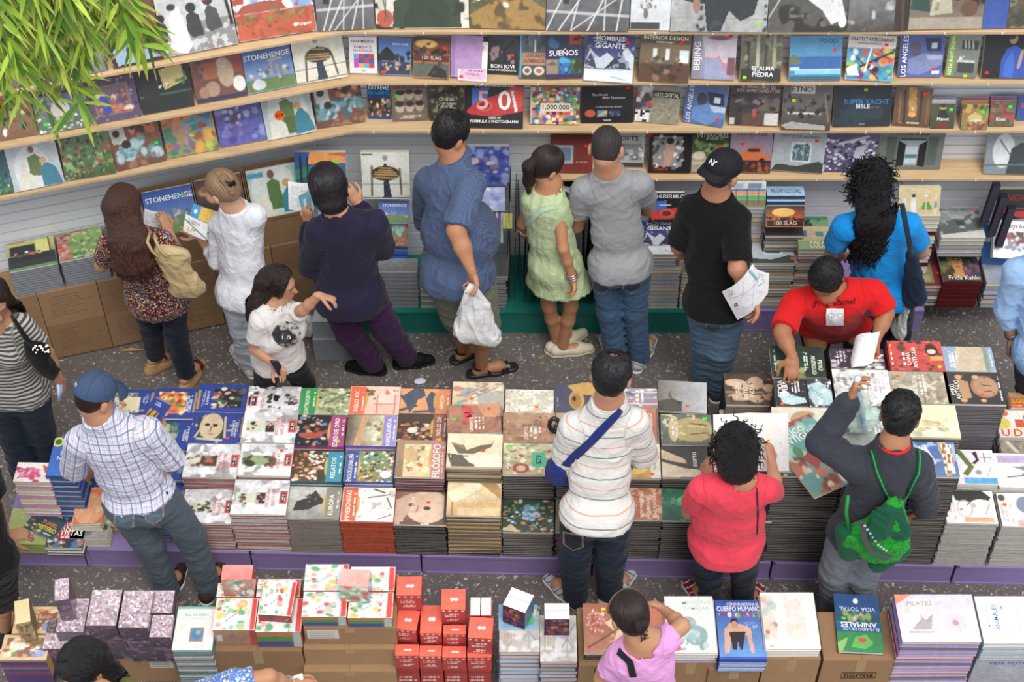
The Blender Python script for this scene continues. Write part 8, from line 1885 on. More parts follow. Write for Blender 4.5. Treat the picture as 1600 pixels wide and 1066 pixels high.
def sheet(p00, p10, p01, spec, name, label, cat='leaflet', bend=.02, th=.0012, nx=40, group=None):
 """curved printed sheet: corner p00 (lower left), p10 (lower right), p01 (upper left)"""
 p00, p10, p01 = npv(p00), npv(p10), npv(p01); ux, uy = p10 - p00, p01 - p00
 n = nrm(np.cross(ux, uy)); ny = max(8, int(nx * np.linalg.norm(uy) / np.linalg.norm(ux)))
 img, tx, st = paint(spec, nx, ny, len(label))
 X, Y = np.meshgrid(np.linspace(0, 1, nx), np.linspace(1, 0, ny))
 v = p00 + X[..., None] * ux + Y[..., None] * uy + (bend * np.sin(X * math.pi))[..., None] * n
 i = np.arange(nx * ny).reshape(ny, nx)
 f = np.stack([i[1:, :-1], i[1:, 1:], i[:-1, 1:], i[:-1, :-1]], -1).reshape(-1, 4)
 mb = MB(); mb.add(v, f, img.reshape(-1, 3)); mb.add(v - n * th, f[:, ::-1], np.array(hx('e4e2de')))
 for (x, y, s_, c, r, t_, mw) in tx:
  add_text(mb, t_, p00 + ux * x + uy * (1 - y) + n * (bend * math.sin(x * math.pi) + .001), nrm(ux), nrm(uy), n, s_ * np.linalg.norm(uy), c, r)
 return thing_mb(mb, name, 'paper', label, cat, group=group)
r1 = P('floral', 'woman with long brown hair, floral blouse and gold shoulder bag',
  dict(head=(193, 324), neck=(207, 366), sa=(172, 380), sb=(256, 378), ea=(158, 415, .05), wa=(190, 395, .25), eb=(284, 412, .0), wb=(264, 362, .16),
   ha=(222, 456), hb=(266, 456), ka=(237, 512), kb=(275, 522), aa=(242, 551, .15), ab=(290, 580, .14), ta=(262, 548, .03), tb=(310, 573, .03)),
  6.80, 12, 10, 30, 'b8866a', .97, 1.0, True, 'long', 'hair_brown',
  dict(mat='floral_brown', name='blouse', hem=.12, sleeve=.7, off=.022, flare=.02), dict(mat='navy_pants'), dict(kind='wedge', c='4a2018', sole='a8845c'),
  handa=dict(curl=.6), handb=dict(d=(-.3, .5, .7), n=(-.6, .3, -.5), curl=.7, side=-1), bust=.9)
r2 = P('white', 'older woman in white shirt and trousers with hair clipped up, reading colourful leaflets',
  dict(head=(350, 296), neck=(364, 326), sa=(343, 350, .06), sb=(400, 336, -.04), ea=(338, 408, .02), wa=(312, 370, .2), eb=(398, 388, .02), wb=(350, 375, .2),
   ha=(362, 452), hb=(402, 450), ka=(378, 512), kb=(402, 515), aa=(388, 565, .09), ab=(408, 572, .09)),
  6.88, -35, -55, 38, 'c49a80', .95, .88, True, 'clip', 'hair_blonde',
  dict(mat='white_shirt', hem=.08, sleeve=1.35, off=.018, collar=True, flare=.02), dict(mat='white_pants', wide=1.15), dict(kind='shoe', c='d8d4cc'),
  handa=dict(d=(-.7, .3, .4), n=(0, .3, -.9), curl=.6), handb=dict(curl=.6))
r3 = P('navy', 'person with black bobbed hair, navy knit sweater and plum trousers, holding brochures',
  dict(head=(512, 292), neck=(528, 338), sa=(497, 362), sb=(586, 350), ea=(487, 415, .05), wa=(484, 350, .22), eb=(598, 388, .08), wb=(560, 318, .2),
   ha=(520, 455), hb=(572, 450), ka=(545, 518), kb=(602, 510), aa=(582, 566, .09), ab=(634, 556, .09), ta=(578, 575, .03), tb=(640, 565, .03)),
  6.92, 0, -20, 35, 'c08c6c', .98, 1.2, True, 'bob', 'hair_black',
  dict(mat='navy_knit', name='sweater', hem=.10, sleeve=1.85, off=.03, flare=.03, fold=.011, sleeve_off=.026), dict(mat='plum_pants', wide=1.2), dict(kind='shoe', c='0c0c0e', sole='1a1a1a'),
  handa=dict(d=(-.1, .1, 1), n=(.5, .8, 0), curl=.6), handb=dict(d=(-.5, .2, .8), n=(-.6, .7, 0), curl=.6, side=-1))
r4 = P('young', 'young woman in a white printed tee and black leggings walking right with a phone',
  dict(head=(436, 446), neck=(428, 482), sa=(406, 500, -.07), sb=(458, 492, .07), ea=(398, 545, -.08), wa=(428, 568, -.16), eb=(474, 484, -.08), wb=(498, 462, -.1),
   ha=(420, 560), hb=(452, 560), ka=(412, 615), kb=(476, 600), aa=(405, 662, .09), ab=(450, 660, .09)),
  6.46, 130, 100, 8, 'b48468', .90, .86, True, 'young', 'hair_dark', hipz=.71, top=
  dict(mat='print_tee', hem=.0, sleeve=.65, off=.022, flare=.015, neck=.01), bottom=dict(mat='black_pants'), shoes=dict(kind='flat', c='1c1c1e'),
  handa=dict(d=(.6, -.4, -.6), n=(.2, -.8, -.2), curl=.8), handb=dict(d=(.9, -.1, -.2), n=(0, -.4, -.8), curl=.9, side=-1), bust=.8)
# printed emblem on the tee
_, J4, f4, u4, s4 = r4[:5]
r5 = P('bluecheck', 'heavy set man in a blue checked shirt and grey shorts with a plastic bag',
  dict(head=(706, 208), neck=(712, 246), sa=(668, 284, .03), sb=(736, 288, -.15), ea=(668, 350, .12), wa=(680, 385, .25), eb=(713, 360, -.40), wb=(737, 424, -.54),
   ha=(690, 422), hb=(744, 424), ka=(712, 492), kb=(757, 505), aa=(724, 545, .09), ab=(752, 570, .09), ta=(742, 546, .03), tb=(792, 573, .03)),
  6.95, 32, 55, 22, 'b07c5c', 1.04, 1.5, False, 'short', 'hair_black',
  dict(mat='blue_check', hem=.10, sleeve=.95, off=.024, collar=True, flare=.03, fold=.011), dict(mat='khaki', name='shorts', len=.62, wide=1.15), dict(kind='sandal', c='17181a', sole='1e1f22'),
  handa=dict(), handb=dict(d=DN + np.array([.1, -.1, 0]), n=(-.7, -.5, 0), curl=1.3, side=-1), belly=.14)
r6 = P('dress', 'girl in a pale green sleeveless dress with dark ponytail and cream flat shoes',
  dict(head=(855, 258), neck=(862, 288), sa=(831, 308), sb=(872, 320, -.06), ea=(817, 350, .05), wa=(822, 362, .18), eb=(880, 388, -.17), wb=(895, 436, -.17),
   ha=(850, 408), hb=(886, 408), ka=(858, 478), kb=(892, 478), aa=(870, 532, .08), ab=(879, 540, .08), ta=(905, 524, .02), tb=(914, 546, .02)),
  7.0, 18, 62, 25, 'b88462', .93, .85, True, 'ponytail', 'hair_dark',
  dict(mat='mint', name='dress', hem=.20, sleeve=0, off=.018, flare=.075, neck=.03, fold=.011, ff=60, sq=(1,1,.15)), None, dict(kind='flat', c='cfc6b0', sole='b8ae98'),
  handa=dict(curl=.6), handb=dict(d=(.1, -.1, -1), n=(-1, -.3, 0), curl=.9, side=-1), bust=.8)
r7 = P('greytee', 'man with shaved head in a grey tee and blue jeans, leaning toward the shelves',
  dict(head=(947, 232), neck=(951, 268), sa=(912, 296), sb=(1001, 288), ea=(900, 352, .1), wa=(878, 338, .28), eb=(1010, 325, .18), wb=(990, 318, .3),
   ha=(944, 408), hb=(994, 405), ka=(952, 485), kb=(992, 485), aa=(962, 556, .09), ab=(1000, 556, .09), ta=(944, 528, .03), tb=(1020, 528, .03)),
  7.12, 0, 8, 38, 'b8866a', 1.04, 1.12, False, 'buzz', 'hair_grey',
  dict(mat='grey_tee', hem=.06, sleeve=.6, off=.02, fold=.008), dict(mat='denim', wide=1.05), dict(kind='sneaker', c='a8acb0', c2='6c7074'),
  handa=dict(curl=.7), handb=dict(curl=.7))
r8 = P('blacktee', 'man in a black tee, jeans and backwards black cap, holding a map',
  dict(head=(1130, 268), neck=(1118, 303), sa=(1082, 326), sb=(1152, 342, -.08), ea=(1062, 385, .05), wa=(1075, 400, .22), eb=(1152, 420, -.30), wb=(1178, 466, -.36),
   ha=(1098, 462), hb=(1146, 464), ka=(1104, 535), kb=(1128, 545), aa=(1100, 592, .09), ab=(1122, 602, .09)),
  6.92, 14, 48, 15, 'b07c60', 1.05, 1.3, False, 'buzz', 'hair_grey',
  dict(mat='black_tee', hem=.06, sleeve=.85, off=.026, fold=.009), dict(mat='denim_mid', wide=1.15), dict(kind='shoe', c='3c3c40'),
  handa=dict(), handb=dict(d=(.2, -.2, -1), n=(-.9, -.3, .1), curl=1.0, side=-1), belly=.05)
cap(r8[0], r8[5], '191a20', True, ('NY', .034, -1, -.05))
r9 = P('turq', 'woman with long black curly hair in a turquoise tee',
  dict(head=(1360, 285), neck=(1365, 330), sa=(1318, 355), sb=(1422, 352), ea=(1300, 395, .05), wa=(1320, 400, .25), eb=(1440, 392, .05), wb=(1425, 400, .25),
   ha=(1350, 450), hb=(1406, 450), ka=(1372, 515), kb=(1402, 520), aa=(1385, 560, .09), ab=(1405, 560, .09)),
  6.98, 0, 0, 25, 'b08468', 1.0, 1.3, True, 'curlylong', 'hair_black',
  dict(mat='turquoise', hem=.04, sleeve=.7, off=.02, flare=.01), dict(mat='navy_pants'), dict(kind='shoe', c='16161a'), handa=dict(), handb=dict(), bust=.9)
r10 = P('red', 'man in a red tee with a white name card, bending over the table toward us',
  dict(head=(1290, 434), neck=(1297, 462, .04), sa=(1240, 474, .05), sb=(1366, 458, .05), ea=(1222, 520, -.14), wa=(1238, 558, -.30), eb=(1384, 490, -.02), wb=(1368, 532, -.16),
   ha=(1272, 503), hb=(1336, 501), ka=(1272, 600), kb=(1336, 600), aa=(1272, 630, .09), ab=(1334, 630, .09)),
  6.36, 180, 200, 52, 'a06c4c', 1.02, 1.2, False, 'short', 'hair_black',
  dict(mat='red_tee', hem=.10, sleeve=.85, off=.026, fold=.008), dict(mat='black_pants'), dict(kind='shoe', c='16161a'),
  hipz=.76, handa=dict(d=(-.05, -.75, -.5), n=(0, -.3, -1), curl=.35, side=-1, spread=.3), handb=dict(d=(-.5, -.6, -.4), n=(-.5, 0, -.8), curl=.7, side=1))
_, J10, f10, u10, s10 = r10[:5]
r11 = P('paleblue', 'person in a pale blue shirt with steel watch at the right frame edge',
  dict(head=(1645, 375), neck=(1640, 405), sa=(1588, 425), sb=(1690, 425), ea=(1572, 482, .0), wa=(1581, 528, -.03), eb=(1700, 490), wb=(1690, 530),
   ha=(1610, 545), hb=(1670, 545), ka=(1610, 605), kb=(1670, 605), aa=(1615, 660, .09), ab=(1665, 660, .09)),
  6.72, -20, -20, 10, 'a87860', 1.04, 1.2, False, 'short', 'hair_black',
  dict(mat='pale_blue', hem=.08, sleeve=1.45, off=.024, flare=.02, fold=.011), dict(mat='navy_pants', wide=1.1), dict(kind='shoe', c='26262a'),
  handa=dict(d=(.1, -.05, -1), n=(.8, -.5, 0), curl=.5, side=-1))
r12 = P('stripes', 'woman in a striped top and dark jeans with a black studded bag',
  dict(head=(-12, 470), neck=(-5, 500), sa=(-42, 520), sb=(34, 510), ea=(-60, 570), wa=(-50, 620), eb=(72, 552, -.02), wb=(92, 592, -.05),
   ha=(0, 612), hb=(46, 606), ka=(22, 680), kb=(62, 672), aa=(38, 745, .09), ab=(75, 722, .09)),
  6.30, 150, 150, 20, 'ac7c60', 1.0, 1.25, True, 'young', 'hair_dark',
  dict(mat='stripe_top', hem=.04, sleeve=.65, off=.018, neck=.035), dict(mat='denim_dark', wide=1.15), dict(kind='shoe', c='16161a'),
  handb=dict(d=(.05, -.1, -1), n=(-.9, .2, 0), curl=.9, side=1), bust=1.0)
r13 = P('plaid', 'man in a white plaid shirt, jeans and a faded blue cap',
  dict(head=(150, 618), neck=(160, 652), sa=(122, 690), sb=(233, 675), ea=(116, 735, .1), wa=(150, 740, .28), eb=(270, 722, .05), wb=(240, 682, .24),
   ha=(188, 782), hb=(246, 768), ka=(232, 850), kb=(298, 838), aa=(262, 922, .09), ab=(325, 915, .09)),
  5.30, 14, 48, 22, 'b8866a', 1.0, 1.15, False, 'buzz', 'hair_dark',
  dict(mat='plaid_shirt', hem=-.045, sleeve=.95, off=.028, collar=True, fold=.009), dict(mat='denim_light', wide=1.2), dict(kind='shoe', c='3c3024'),
  handa=dict(), handb=dict(d=(-.2, .8, .5), n=(-.3, .3, -.8), curl=.7, side=-1))
cap(r13[0], r13[5], '3c4e6c', False, ('RI', .022, -1, -.25))
r14 = P('polo', 'man in a white striped polo with a navy arm sling, jeans and grey sneakers',
  dict(head=(955, 588), neck=(952, 628), sa=(896, 668), sb=(992, 660), ea=(880, 728, .02), wa=(905, 715, .26), eb=(1006, 716, .04), wb=(985, 722, .26),
   ha=(906, 795), hb=(960, 790), ka=(898, 872), kb=(954, 872), aa=(900, 932, .09), ab=(952, 926, .09), ta=(858, 905, .03), tb=(984, 898, .03)),
  5.22, 0, 14, 32, 'b8866a', 1.04, 1.2, False, 'balding', 'hair_black',
  dict(mat='polo_shirt', hem=.05, sleeve=.95, off=.024, collar=True, fold=.007), dict(mat='denim_dark', wide=1.15), dict(kind='sneaker', c='b4b8bc', c2='4c5258'),
  handa=dict(), handb=dict())
r15 = P('coral', 'woman with black curly hair in a coral tee, bent over an open book',
  dict(head=(1150, 702), neck=(1160, 748, -.02), sa=(1094, 765, -.02), sb=(1198, 765, -.02), ea=(1078, 800, .1), wa=(1105, 745, .3), eb=(1212, 768, .1), wb=(1206, 722, .3),
   ha=(1108, 838), hb=(1162, 838), ka=(1108, 892), kb=(1162, 892), aa=(1110, 938, .09), ab=(1160, 938, .09), ta=(1080, 918, .03), tb=(1182, 925, .03)),
  5.22, 0, 0, 48, 'b88468', .90, 1.4, True, 'curly', 'hair_black',
  dict(mat='coral', hem=.06, sleeve=.6, off=.02, fold=.007, neck=.02, flare=.01), dict(mat='denim_dark'), dict(kind='sneaker', c='8c2434', c2='d8d4d0'),
  handa=dict(d=(.1, .8, .5), n=(.6, .2, -.6), curl=.7), handb=dict(d=(-.1, .8, .5), n=(-.6, .2, -.6), curl=.7, side=-1), belly=.06)
r16 = P('boy', 'boy in a charcoal pullover and grey sweatpants, arm raised holding a green plastic bag',
  dict(head=(1406, 650), neck=(1396, 696), sa=(1336, 726), sb=(1432, 728), ea=(1284, 692, .04), wa=(1330, 622, .14), eb=(1446, 785, .05), wb=(1440, 800, .25),
   ha=(1325, 825), hb=(1377, 825), ka=(1304, 892), kb=(1348, 895), aa=(1300, 945, .09), ab=(1345, 950, .09)),
  5.20, 12, 15, 30, 'ac7a5a', 1.0, 1.1, False, 'short', 'hair_black',
  dict(mat='charcoal', name='pullover', hem=.05, sleeve=1.85, off=.026, fold=.011, sleeve_off=.022), dict(mat='grey_sweat', wide=1.25, fold=.011), dict(kind='shoe', c='3c3c40'),
  handa=dict(d=(.15, .2, 1), n=(.8, -.3, 0), curl=1.0), handb=dict())
r17 = P('pink', 'woman with a low hair bun and pink tee at the bottom edge',
  dict(head=(984, 962), neck=(1005, 1002), sa=(966, 1032), sb=(1040, 1000), ea=(940, 1062, .02), wa=(948, 1030, .1), eb=(1066, 978, .06), wb=(1040, 955, .2),
   ha=(985, 1112), hb=(1035, 1108), ka=(990, 1170), kb=(1035, 1170), aa=(995, 1225, .09), ab=(1035, 1225, .09)),
  4.22, -10, -25, 35, 'b88868', .95, .95, True, 'bun', 'hair_dark',
  dict(mat='pink', hem=.05, sleeve=.5, off=.018, neck=.035), dict(mat='denim'), dict(kind='shoe', c='3c3c40'), handa=dict(d=(.5, .2, .3), n=(0, 0, -1), curl=.8), handb=dict(), bust=.8)
r18 = P('blackhair', 'woman with long black hair and olive jacket at the bottom left',
  dict(head=(128, 1042), neck=(150, 1078), sa=(105, 1092), sb=(198, 1084), ea=(95, 1140), wa=(110, 1170, .1), eb=(210, 1140), wb=(200, 1170, .1),
   ha=(130, 1190), hb=(180, 1190), ka=(132, 1250), kb=(180, 1250), aa=(135, 1310, .09), ab=(178, 1310, .09)),
  4.0, 150, 215, 30, 'b08060', .97, 1.0, True, 'young', 'hair_black',
  dict(mat='olive', name='jacket', hem=.05, sleeve=1.8, off=.024, neck=.045), dict(mat='denim'), dict(kind='shoe', c='3c3c40'), bust=.8)
r19 = P('blueflower', 'person in a blue flowered blouse at the bottom edge, reaching right',
  dict(head=(300, 1115), neck=(318, 1110), sa=(300, 1120), sb=(368, 1068), ea=(300, 1180), wa=(320, 1200), eb=(420, 1058, .03), wb=(456, 1072, .08),
   ha=(320, 1200), hb=(370, 1195), ka=(325, 1260), kb=(370, 1260), aa=(330, 1320, .09), ab=(370, 1320, .09)),
  4.0, 30, 30, 30, 'b88464', .95, 1.0, True, 'bun', 'hair_dark',
  dict(mat='blue_floral', name='blouse', hem=.08, sleeve=.55, off=.026, flare=.02), dict(mat='denim'), dict(kind='shoe', c='3c3c40'), handb=dict(d=(1, 0, .1), n=(0, 0, -1), curl=.8))
r20 = P('shorts', 'man in black shorts cut by the left frame edge, hand over the lime book',
  dict(head=(-60, 660), neck=(-62, 695), sa=(-98, 725), sb=(-28, 720), ea=(-90, 790), wa=(-70, 840), eb=(-8, 790, .02), wb=(8, 838, .06),
   ha=(-45, 872), hb=(-2, 868), ka=(-40, 930), kb=(2, 928), aa=(-35, 985, .09), ab=(6, 985, .09)),
  5.02, 20, 20, 30, 'b8866a', 1.02, 1.1, False, 'short', 'hair_black',
  dict(mat='black_tee', hem=.06, sleeve=.7, off=.02), dict(mat='black_pants', name='shorts', len=.6, wide=1.2), dict(kind='shoe', c='22242c'), handb=dict(d=(.8, .3, -.2), n=(0, 0, -1), curl=.7, side=-1))
# ================================================================== WHAT PEOPLE CARRY AND WEAR
from mathutils.bvhtree import BVHTree
def bvh_of(root, name):
 for c in root.children:
  if c.name.split('.')[0] == name:
   me = c.data; vs_ = np.zeros(len(me.vertices) * 3); me.vertices.foreach_get('co', vs_)
   return BVHTree.FromPolygons([Vector(v) for v in vs_.reshape(-1, 3)], [tuple(p.vertices) for p in me.polygons]), c
def onto(bv, px, py):
 r = ray(px, py); r.normalize()
 h = bv.ray_cast(Vector((0, 0, H)), r)
 return (h[0], h[1]) if h[0] is not None else None
def decal(root, garment, x0, y0, x1, y1, spec, name, mat='matte', nx=26, lift=.004, mask=None, slope=0.0):
 bv, g = bvh_of(root, garment); ny = max(6, int(nx * (y1 - y0) / (x1 - x0)))
 img, tx, st = paint(spec, nx, ny, int(x0)); V_ = {}; vl = []; cl = []; fs = []
 nodes = {}
 for j in range(ny):
  for i in range(nx):
   u, w = i / (nx - 1), j / (ny - 1)
   if mask and not mask(u, w): continue
   h = onto(bv, x0 + (x1 - x0) * u, y0 + (y1 - y0) * w + slope * (u - .5))
   if h is None: continue
   n_ = h[1] if h[1].dot(Vector((0, -.7, .7))) > 0 else -h[1]
   nodes[(i, j)] = len(vl); vl.append(tuple(h[0] + n_ * lift)); cl.append(img[j, i])
 for (i, j) in nodes:
  q = [(i, j), (i, j + 1), (i + 1, j + 1), (i + 1, j)]
  if all(k in nodes for k in q): fs.append([nodes[k] for k in q])
 if not fs: return
 me = mesh_np(name, np.array(vl), np.array(fs), np.array(cl), None, True); me.materials.append(MATS[mat])
 o = obj(name, me); o.parent = root; o.matrix_parent_inverse = Matrix.Translation(-Vector(root.location)); return o
def decal_text(root, garment, cx, cy, s, hpx, wpx, col, name, slope=0.0):
 bv, g = bvh_of(root, garment); v, f = text_mesh(s)
 w = v[:, 0].max() - v[:, 0].min(); sx = wpx / w; sy = hpx / 0.7; out = []
 for p in v:
  x = cx + p[0] * sx; h = onto(bv, x, cy - p[1] * sy + slope * (x - cx))
  out.append(tuple(h[0] + (h[1] if h[1].dot(Vector((0, -.7, .7))) > 0 else -h[1]) * .004) if h else tuple(aty(x, cy, 6)))
 me = mesh_np(name, np.array(out), f, np.tile(np.array(hx(col)), (len(out), 1))); me.materials.append(MATS['matte'])
 o = obj(name, me); o.parent = root; o.matrix_parent_inverse = Matrix.Translation(-Vector(root.location))
def Yof(k, j='ha'): return PEOPLE[k][1][j][1]
A_ = lambda px, py, Y: npv(aty(px, py, Y))
def strap_on(root, garment, pts, w, col, mat, name, lift=.008, parent=None, n=14):
 bv, g = bvh_of(root, garment); P_ = []; N_ = []
 for a, b_ in zip(pts[:-1], pts[1:]):
  for t in np.linspace(0, 1, n, endpoint=False):
   h = onto(bv, a[0] + (b_[0] - a[0]) * t, a[1] + (b_[1] - a[1]) * t)
   if h: n_ = npv(h[1]); n_ = n_ if n_ @ np.array([0, -.7, .7]) > 0 else -n_; P_.append(npv(h[0]) + n_ * lift * .3); N_.append(n_)
 for _ in range(3):
  P_ = [P_[0]] + [(P_[i - 1] + 2 * P_[i] + P_[i + 1]) / 4 for i in range(1, len(P_) - 1)] + [P_[-1]]
  N_ = [N_[0]] + [nrm(N_[i - 1] + N_[i] + N_[i + 1]) for i in range(1, len(N_) - 1)] + [N_[-1]]
 mb = MB(); mb.ribbon(P_, w, N_, lift, col); return mb, P_, N_
# gold bag of the floral woman
y = Yof('floral') - .16
c1, c2 = A_(262, 402, y), A_(292, 446, y)
bag = thing_blob('shoulder_bag', [cone(c1, c2, .075, .10, (.1, 1, .1), .5, .03), cone(A_(250, 392, y), A_(285, 400, y), .035, .05, (.1, 1, .1), .6, .04), cone(A_(272, 455, y), A_(308, 448, y), .035, .03, (.1, 1, 0), .6, .04)], 'gold_leather', 'gold leather shoulder bag hanging behind the floral blouse', 'handbag', .008, (), lambda Q: folds(Q, .014, 60, 3, None, 6))
def child_world(mb, name, mat, parent, smooth=False):
 return mb.build(name, mat, parent, Matrix.Translation(-Vector(parent.location)), smooth, uvw=np.concatenate(mb.v))
for k, (sh, dx) in enumerate((((234, 364), 0), ((241, 366), 7))):
 mb = MB(); pts = [A_(sh[0], sh[1], y + .04), A_(sh[0] - 4 + dx, 378, y - .03), A_(sh[0] + 3 + dx, 392, y - .04), A_(248 + dx * 2, 402, y - .05)]
 mb.tube([pts[0] + (pts[1] - pts[0]) * t for t in (0, .5)] + pts[1:], .009, 'b09a64', 8); child_world(mb, 'strap', 'gold_leather', bag, True)
mb = MB(); mb.tube([A_(228, 366, y + .06), A_(224, 360, y + .1)], .008, 'b09a64', 6)
# leaflets
def quad_sheet(p, Y, dys, spec, label, name='leaflet', cat='leaflet', bend=.01, group=None):
 a, b_, c_ = (A_(q[0], q[1], Y + d) for q, d in zip(p, dys)); return sheet(a, b_, c_, spec, name, label, cat, bend, group=group)
quad_sheet([(224, 350), (247, 355), (226, 326)], Yof('floral') + .14, (0, 0, .03), 'g f0f0f4 e8e8f0;h .1 .1 .9 .9 8 b4b8d0', 'white printed leaflet held by the long haired woman')
yw = Yof('white') + .12
quad_sheet([(300, 362), (334, 378), (308, 336)], yw + .02, (0, 0, .04), 'g f0f4f4 e4ecf0;h .1 .1 .9 .5 5 5c7c9c;r 0 .55 1 .7 2c3c2c;b 0 .5 1 .9 16 .06 3ca0d0,e8e4c0,2c4c3c', 'white leaflet with small photos in the older womans hand', group='leaflets held by the older woman')
quad_sheet([(296, 338), (338, 352), (303, 318)], yw + .05, (0, 0, .04), 'G 1c98d0 f0c030;r .3 0 .85 1 f0c430;r 0 0 .3 1 1c9cd8;r .85 0 1 1 1c9cd8;e .15 .5 .06 .15 f4f4f8', 'blue and yellow leaflet fanned above the white ones', group='leaflets held by the older woman')
quad_sheet([(286, 360), (322, 376), (290, 334)], yw + .0, (0, 0, .04), 'g f4f4f6 e8eef0;h .1 .1 .8 .4 3 889;l 0 .3 1 .9 .03 2c3c4c;b 0 .6 .6 .9 8 .06 e8d048,3c8cb0', 'white leaflet with a dark diagonal line, nearest the wall', group='leaflets held by the older woman')
yn = Yof('navy', 'wa') + .0
quad_sheet([(451, 327), (486, 330), (450, 283)], yn + .06, (0, 0, .05), 'g f0f0f4 e8e8ee;r 0 .48 1 .5 d0d0dc;h .12 .1 .9 .45 8 b8bcc8;h .12 .55 .9 .9 8 c0c4d0', 'open white booklet held up by the navy sweater person')
quad_sheet([(476, 346), (492, 338), (466, 306)], yn + .02, (0, 0, .04), 'g 5cb0d0 8cc8dc;p e8e0c0 .2 1 .4 .2 .6 .2 .5 1;p 3c5c3c .6 1 .8 .3 1 .6 1 1', 'blue folded leaflet fanned in the left hand, outermost', group='blue leaflets fanned in the left hand')
quad_sheet([(484, 344), (500, 334), (480, 298)], yn + .01, (0, 0, .04), 'g 7cc0d8 4c98b8;p e8e0c0 .2 1 .4 .2 .6 .2 .5 1;p 3c5c3c .6 1 .8 .3 1 .6 1 1', 'blue folded leaflet fanned in the left hand, nearest the hair', group='blue leaflets fanned in the left hand')
quad_sheet([(486, 352), (508, 346), (488, 322)], yn - .0, (0, 0, .03), 'g 3c6c88 9cd0e0;m 5 e8f4f8 .6;m 4 2c4c68 .7', 'clear wrapped blue packet below the fanned leaflets', name='packet', cat='packet', bend=.02)
# young woman: phone, shirt print
J = PEOPLE['young'][1]
mb = MB(); w_ = J['wa']; mb.box(w_ + np.array([.02, -.04, -.045]), (.045, .02, -.03), (-.035, .01, .11), (.004, -.011, 0), '1c2c68', {'z1': '101828'})
thing_mb(mb, 'mobile_phone', 'leather', 'dark blue mobile phone in the young womans hand', 'phone')
decal(r4[0], 'shirt', 425, 502, 470, 542, 'g bab6b4 a8a4a2;m 5 2c2a2c .45;m 8 4c4a4c .6;e .45 .6 .3 .28 1c1c1e;e .45 .6 .2 .2 3c3c3e;t .45 .6 .16 f0f0f0 0 Lo', 'shirt_print', mask=lambda u, w: (u - .5) ** 2 + (w - .5) ** 2 < .26)
decal_text(r4[0], 'shirt', 447, 526, 'Lo', 8, 14, 'f4f4f4', 'shirt_lettering')
# white plastic bag of the big man
J = PEOPLE['bluecheck'][1]; hy = J['wb'][1] - .04
hnd = A_(740, 447, hy)
bagp = [cone(A_(742, 478, hy), A_(742, 512, hy), .085, .125, (.2, 1, .1), .42, .04), cone(A_(722, 520, hy), A_(768, 526, hy), .05, .055, (.2, 1, .1), .8, .05)]
pb = thing_blob('plastic_bag', bagp, 'thin_plastic', 'white translucent plastic bag of books hanging from the big mans hand', 'plastic bag', .008, (), lambda Q: folds(Q, .02, 80, 5, None, 8, (1, 1, .3)))
mb = MB()
for sx in (-1, 1): mb.ribbon([A_(738 + 0 * sx, 444, hy), A_(738 + 7 * sx, 456, hy - .02), A_(742 + 16 * sx, 472, hy - .02), A_(742 + 24 * sx, 492, hy)], .04, (0, -1, .2), .002, 'e8eef2')
child_world(mb, 'bag_handle', 'thin_plastic', pb, True)
mb = MB(); p_ = A_(722, 516, hy + .0); mb.box(p_, (.17, .03, -.01), (-.01, .06, .0), (.01, 0, .05), 'd8c8c8', {'y0': 'c8989c'}); mb.box(p_ + np.array([.005, 0, .055]), (.16, .03, -.01), (-.01, .055, 0), (0, 0, .035), 'e4e0dc')
thing_mb(mb, 'book', 'paper', 'pale pink book showing through the white plastic bag', 'book')
# girl in the dress: sash strap, bracelets, magazine
mb, P_, N_ = strap_on(r6[0], 'dress', [(823, 350), (846, 328), (868, 322)], .028, 'a8c4ac', 'matte', 'strap')
at_root(mb, 'sash', 'matte', r6[0])
J = PEOPLE['dress'][1]
for k in range(3):
 mb = MB(); c_ = J['wb'] + (J['eb'] - J['wb']) * (.06 + .07 * k); d_ = nrm(J['eb'] - J['wb']); x_ = nrm(np.cross(d_, [0, 1, 0])); y_ = np.cross(d_, x_)
 mb.tube([c_ + (x_ * math.cos(t) + y_ * math.sin(t)) * .034 for t in np.linspace(0, 6.283, 15)], .004, 'd8c8c4', 6); at_root(mb, 'bracelet', 'metal', r6[0], True)
mb = MB(); c_ = J['wa']; mb.tube([c_ + np.array([math.cos(t) * .034, math.sin(t) * .034, .0]) for t in np.linspace(0, 6.283, 15)], .006, 'e8e4ea', 6); at_root(mb, 'bracelet', 'satin', r6[0], True)
quad_sheet([(868, 318), (892, 322), (872, 288)], Yof('dress', 'sb') + .22, (0, 0, .05), 'g 9ca0a4 5c6064;e .5 .45 .4 .35 c8ccd0;e .5 .5 .3 .25 2c2c30;m 6 d8dce0 .7', 'grey photo page the girl in the dress is looking at', name='magazine', cat='magazine', bend=.02)
# map of the black tee man
J = PEOPLE['blacktee'][1]; ym = J['wb'][1] - .03
a, b_, c_ = A_(1152, 500, ym), A_(1200, 458, ym + .02), A_(1128, 456, ym)
sheet(a, b_, c_, 'g e8e8ee e0e2ea;l .1 .3 .9 .5 .008 a8a8c0;l .2 .9 .6 .1 .008 a8a8c0;l .5 .9 .9 .3 .008 9ab;e .45 .65 .2 .2 d0d4e0;e .45 .65 .17 .17 e8e8ee;r .2 .5 .3 .62 f0e8ec;l .85 .05 .95 .6 .03 5ca8a0;h .05 .05 .35 .25 4 98a;t .2 .55 .16 7c2c6c 60 8', 'paper_map', 'white folded map with a small figure eight in the black tee mans hand', 'map', .03)
sheet(A_(1170, 446, ym + .005), A_(1200, 458, ym + .025), A_(1172, 415, ym + .03), 'g eceef2 e4e6ee;h .1 .1 .9 .5 5 9ab;l .3 .9 .7 .5 .02 5ca8a0', 'paper_map', 'raised corner sheet of the folded map behind the forearm', 'map', .015)
